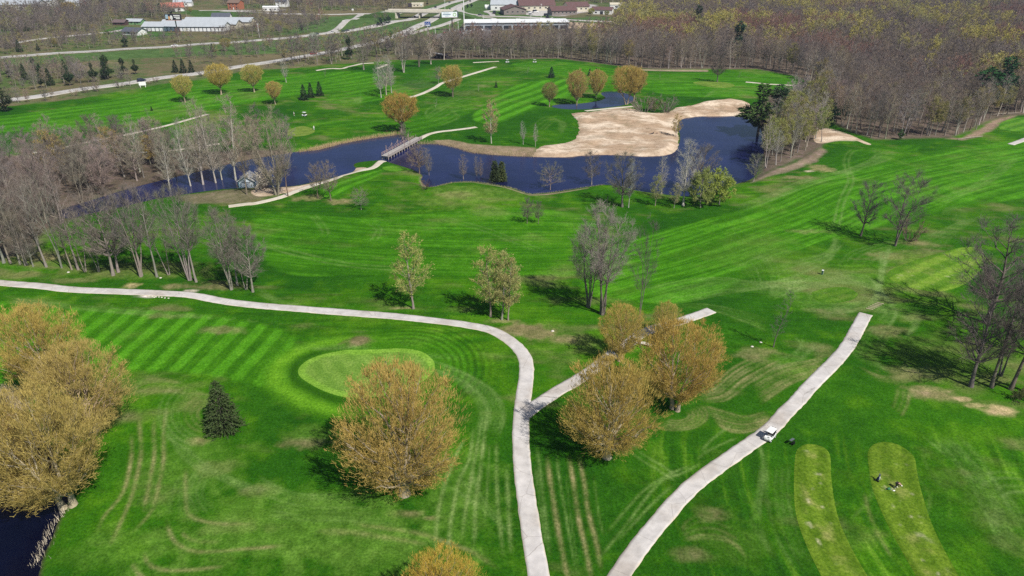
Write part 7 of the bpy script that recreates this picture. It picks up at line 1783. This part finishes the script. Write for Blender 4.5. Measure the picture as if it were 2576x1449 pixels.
for j in iq:
    x, y = SP[j]; s = SS[j]; tw, bk = PALS[rnd.randrange(5)]; z = h1(x, y); left = x / y < -.25
    if left and rnd.random() < .16 and s > .4:
        place('pine' if rnd.random() < .6 else 'far_spruce', (x, y, z), rnd.uniform(6, 14), 'pine_tree', 'dark green conifer in the scrub along the lower highway', 'tree', 'conifers along the lower highway', twig=(.035, .065, .03), bark=DARKB)
    elif s < .42:
        if rnd.random() < .6: place('shrub', (x, y, z), rnd.uniform(2, 4.5), 'shrub', 'grey leafless shrub along the far course boundary', 'shrub', 'shrubs along the far boundary', twig=tw, bark=bk, wide=1.1)
        else: place('bare', (x, y, z), rnd.uniform(5, 11), 'bare_tree', 'thin bare roadside tree along the far course boundary', 'tree', 'bare trees along the far boundary', twig=tw, bark=bk, wide=.8)
    else:
        place(rnd.choice(['forest', 'tall', 'bare']), (x, y, z), rnd.uniform(11, 17) * (1 if not left else .75), 'bare_tree', 'bare tree in the far wood strip before the highway' if not left else 'bare tree in the scrub along the lower highway', 'tree', 'bare trees of the far wood strip' if not left else 'bare trees along the lower highway', twig=tw, bark=bk)
SR, RS = SP[~isel], SS[~isel]
scatter('scrub_woods', SR, np.c_[RS * 1.15, RS * 1.15, RS], CS, 'bare scrub and woods across the highway')
# single conifers and coloured trees over there
for px, py, t, key, col, lab in ((20, 122, 96, 'far_spruce', SPR2, 'dark spruce at the left end above the upper highway'), (50, 130, 100, 'far_spruce', (.03, .06, .03), 'dark spruce right of the one at the left end'), (97, 127, 108, 'far_spruce', SPR2, 'small dark spruce above the upper highway'), (316, 118, 92, 'small_pine', SPR2, 'dark green pine above the upper highway'), (272, 87, 76, 'leafy_shrub', (.03, .06, .03), 'dark round bush beside the country road'), (272, 196, 135, 'pine', (.04, .075, .025), 'big ragged pine below the upper highway'), (312, 187, 143, 'pine', (.035, .06, .03), 'pine right of the big ragged one'), (342, 186, 148, 'pine', (.035, .06, .03), 'third pine in the group below the upper highway'), (442, 182, 150, 'far_spruce', SPR2, 'narrow dark conifer, left of three above the lower highway'), (462, 183, 148, 'far_spruce', SPR2, 'narrow dark conifer, middle of three above the lower highway'), (483, 182, 151, 'far_spruce', SPR2, 'narrow dark conifer, right of three above the lower highway'), (535, 130, 108, 'far_spruce', SPR, 'slim dark spruce above the middle of the highway'), (598, 130, 100, 'forest', (.16, .13, .15), 'dark purplish tree above the middle of the highway'),
        (364, 35, 5, 'pine', (.02, .05, .04), 'group of dark pines left of the red roofed barn, left one'), (384, 38, 8, 'pine', (.02, .05, .04), 'group of dark pines left of the red roofed barn, middle one'), (405, 36, 6, 'pine', (.02, .055, .04), 'group of dark pines left of the red roofed barn, right one'), (430, 38, 16, 'small_pine', (.02, .055, .04), 'dark pine at the corner of the red roofed barn'), (540, 50, 36, 'small_pine', (.03, .07, .03), 'dark round evergreen behind the storage sheds'), (260, 28, -6, 'pine', (.03, .05, .05), 'blue dark pine near the top left'), (60, 78, 50, 'leafy_shrub', (.05, .09, .03), 'green bush in the left scrub'),
        (760, 76, 60, 'small_pine', (.02, .05, .04), 'dark round evergreen left of the ramp'), (964, 62, 42, 'leafy_shrub', (.035, .06, .04), 'dark evergreen clump left of the overpass, left one'), (978, 58, 38, 'small_pine', (.03, .06, .04), 'dark evergreen clump left of the overpass, right one'), (1176, 20, 9, 'small_pine', (.02, .05, .035), 'dark evergreen right of the mast, left one'), (1186, 18, 7, 'small_pine', (.02, .05, .035), 'dark evergreen right of the mast, right one'), (1075, 13, 0, 'pine', (.02, .05, .04), 'dark pines between beige hall and highway')):
    tree(key, px, py, t, 'pine_tree' if 'pine' in key else 'spruce_tree' if 'spruce' in key else 'shrub' if 'shrub' in key else 'bare_tree', lab, cat='shrub' if 'shrub' in key else 'tree', twig=col, bark=DARKB, wide=1.1)
for px, py, t, col, lab in ((178, 40, 4, (.42, .30, .10), 'big orange yellow tree near the top left'), (228, 52, 26, (.40, .38, .09), 'broad yellow green willow in the left scrub'), (20, 78, 50, (.40, .31, .11), 'wide yellow tree at the left edge of the scrub'), (55, 95, 82, (.38, .30, .12), 'small yellow tree by the country road'), (140, 118, 95, (.36, .33, .12), 'yellow green tree above the upper highway, left'), (240, 82, 60, (.33, .28, .15), 'pale olive tree beside the country road'), (480, 33, 19, (.36, .33, .12), 'small yellow tree right of the red roofed barn'), (570, 128, 96, (.34, .32, .11), 'olive yellow tree above the middle of the highway'), (672, 64, 47, (.38, .36, .10), 'yellow tree, left of several beside the ramp'), (700, 78, 52, (.36, .33, .11), 'yellow tree, middle of several beside the ramp'), (1487, 40, 20, (.40, .38, .09), 'yellow green tree right of the maroon roofed halls'), (1526, 42, 26, (.28, .30, .10), 'green tree at the small workshop'), (790, 112, 82, (.5, .48, .42), 'whitish blossoming tree beside the upper highway')):
    tree('far_willow', px, py, t, 'budding_tree', lab, twig=col, bark=GREY, wide=1.15)

# ------------------------------------------------------------------ air
hz, nt, b_ = new_mat('haze_air')
nt.nodes.remove(b_); pv = nt.nodes.new('ShaderNodeVolumePrincipled'); pv.inputs['Color'].default_value = (.62, .74, 1, 1); pv.inputs['Density'].default_value = HAZE = .00011; pv.inputs['Anisotropy'].default_value = .35
nt.links.new(pv.outputs[0], nt.nodes['Material Output'].inputs['Volume'])
hb = MB().box((0, 2500, 39), (9000, 5600, 84)).mesh('haze')
stuff(ob('haze', hb, hz), 'thin blue haze of the distance')
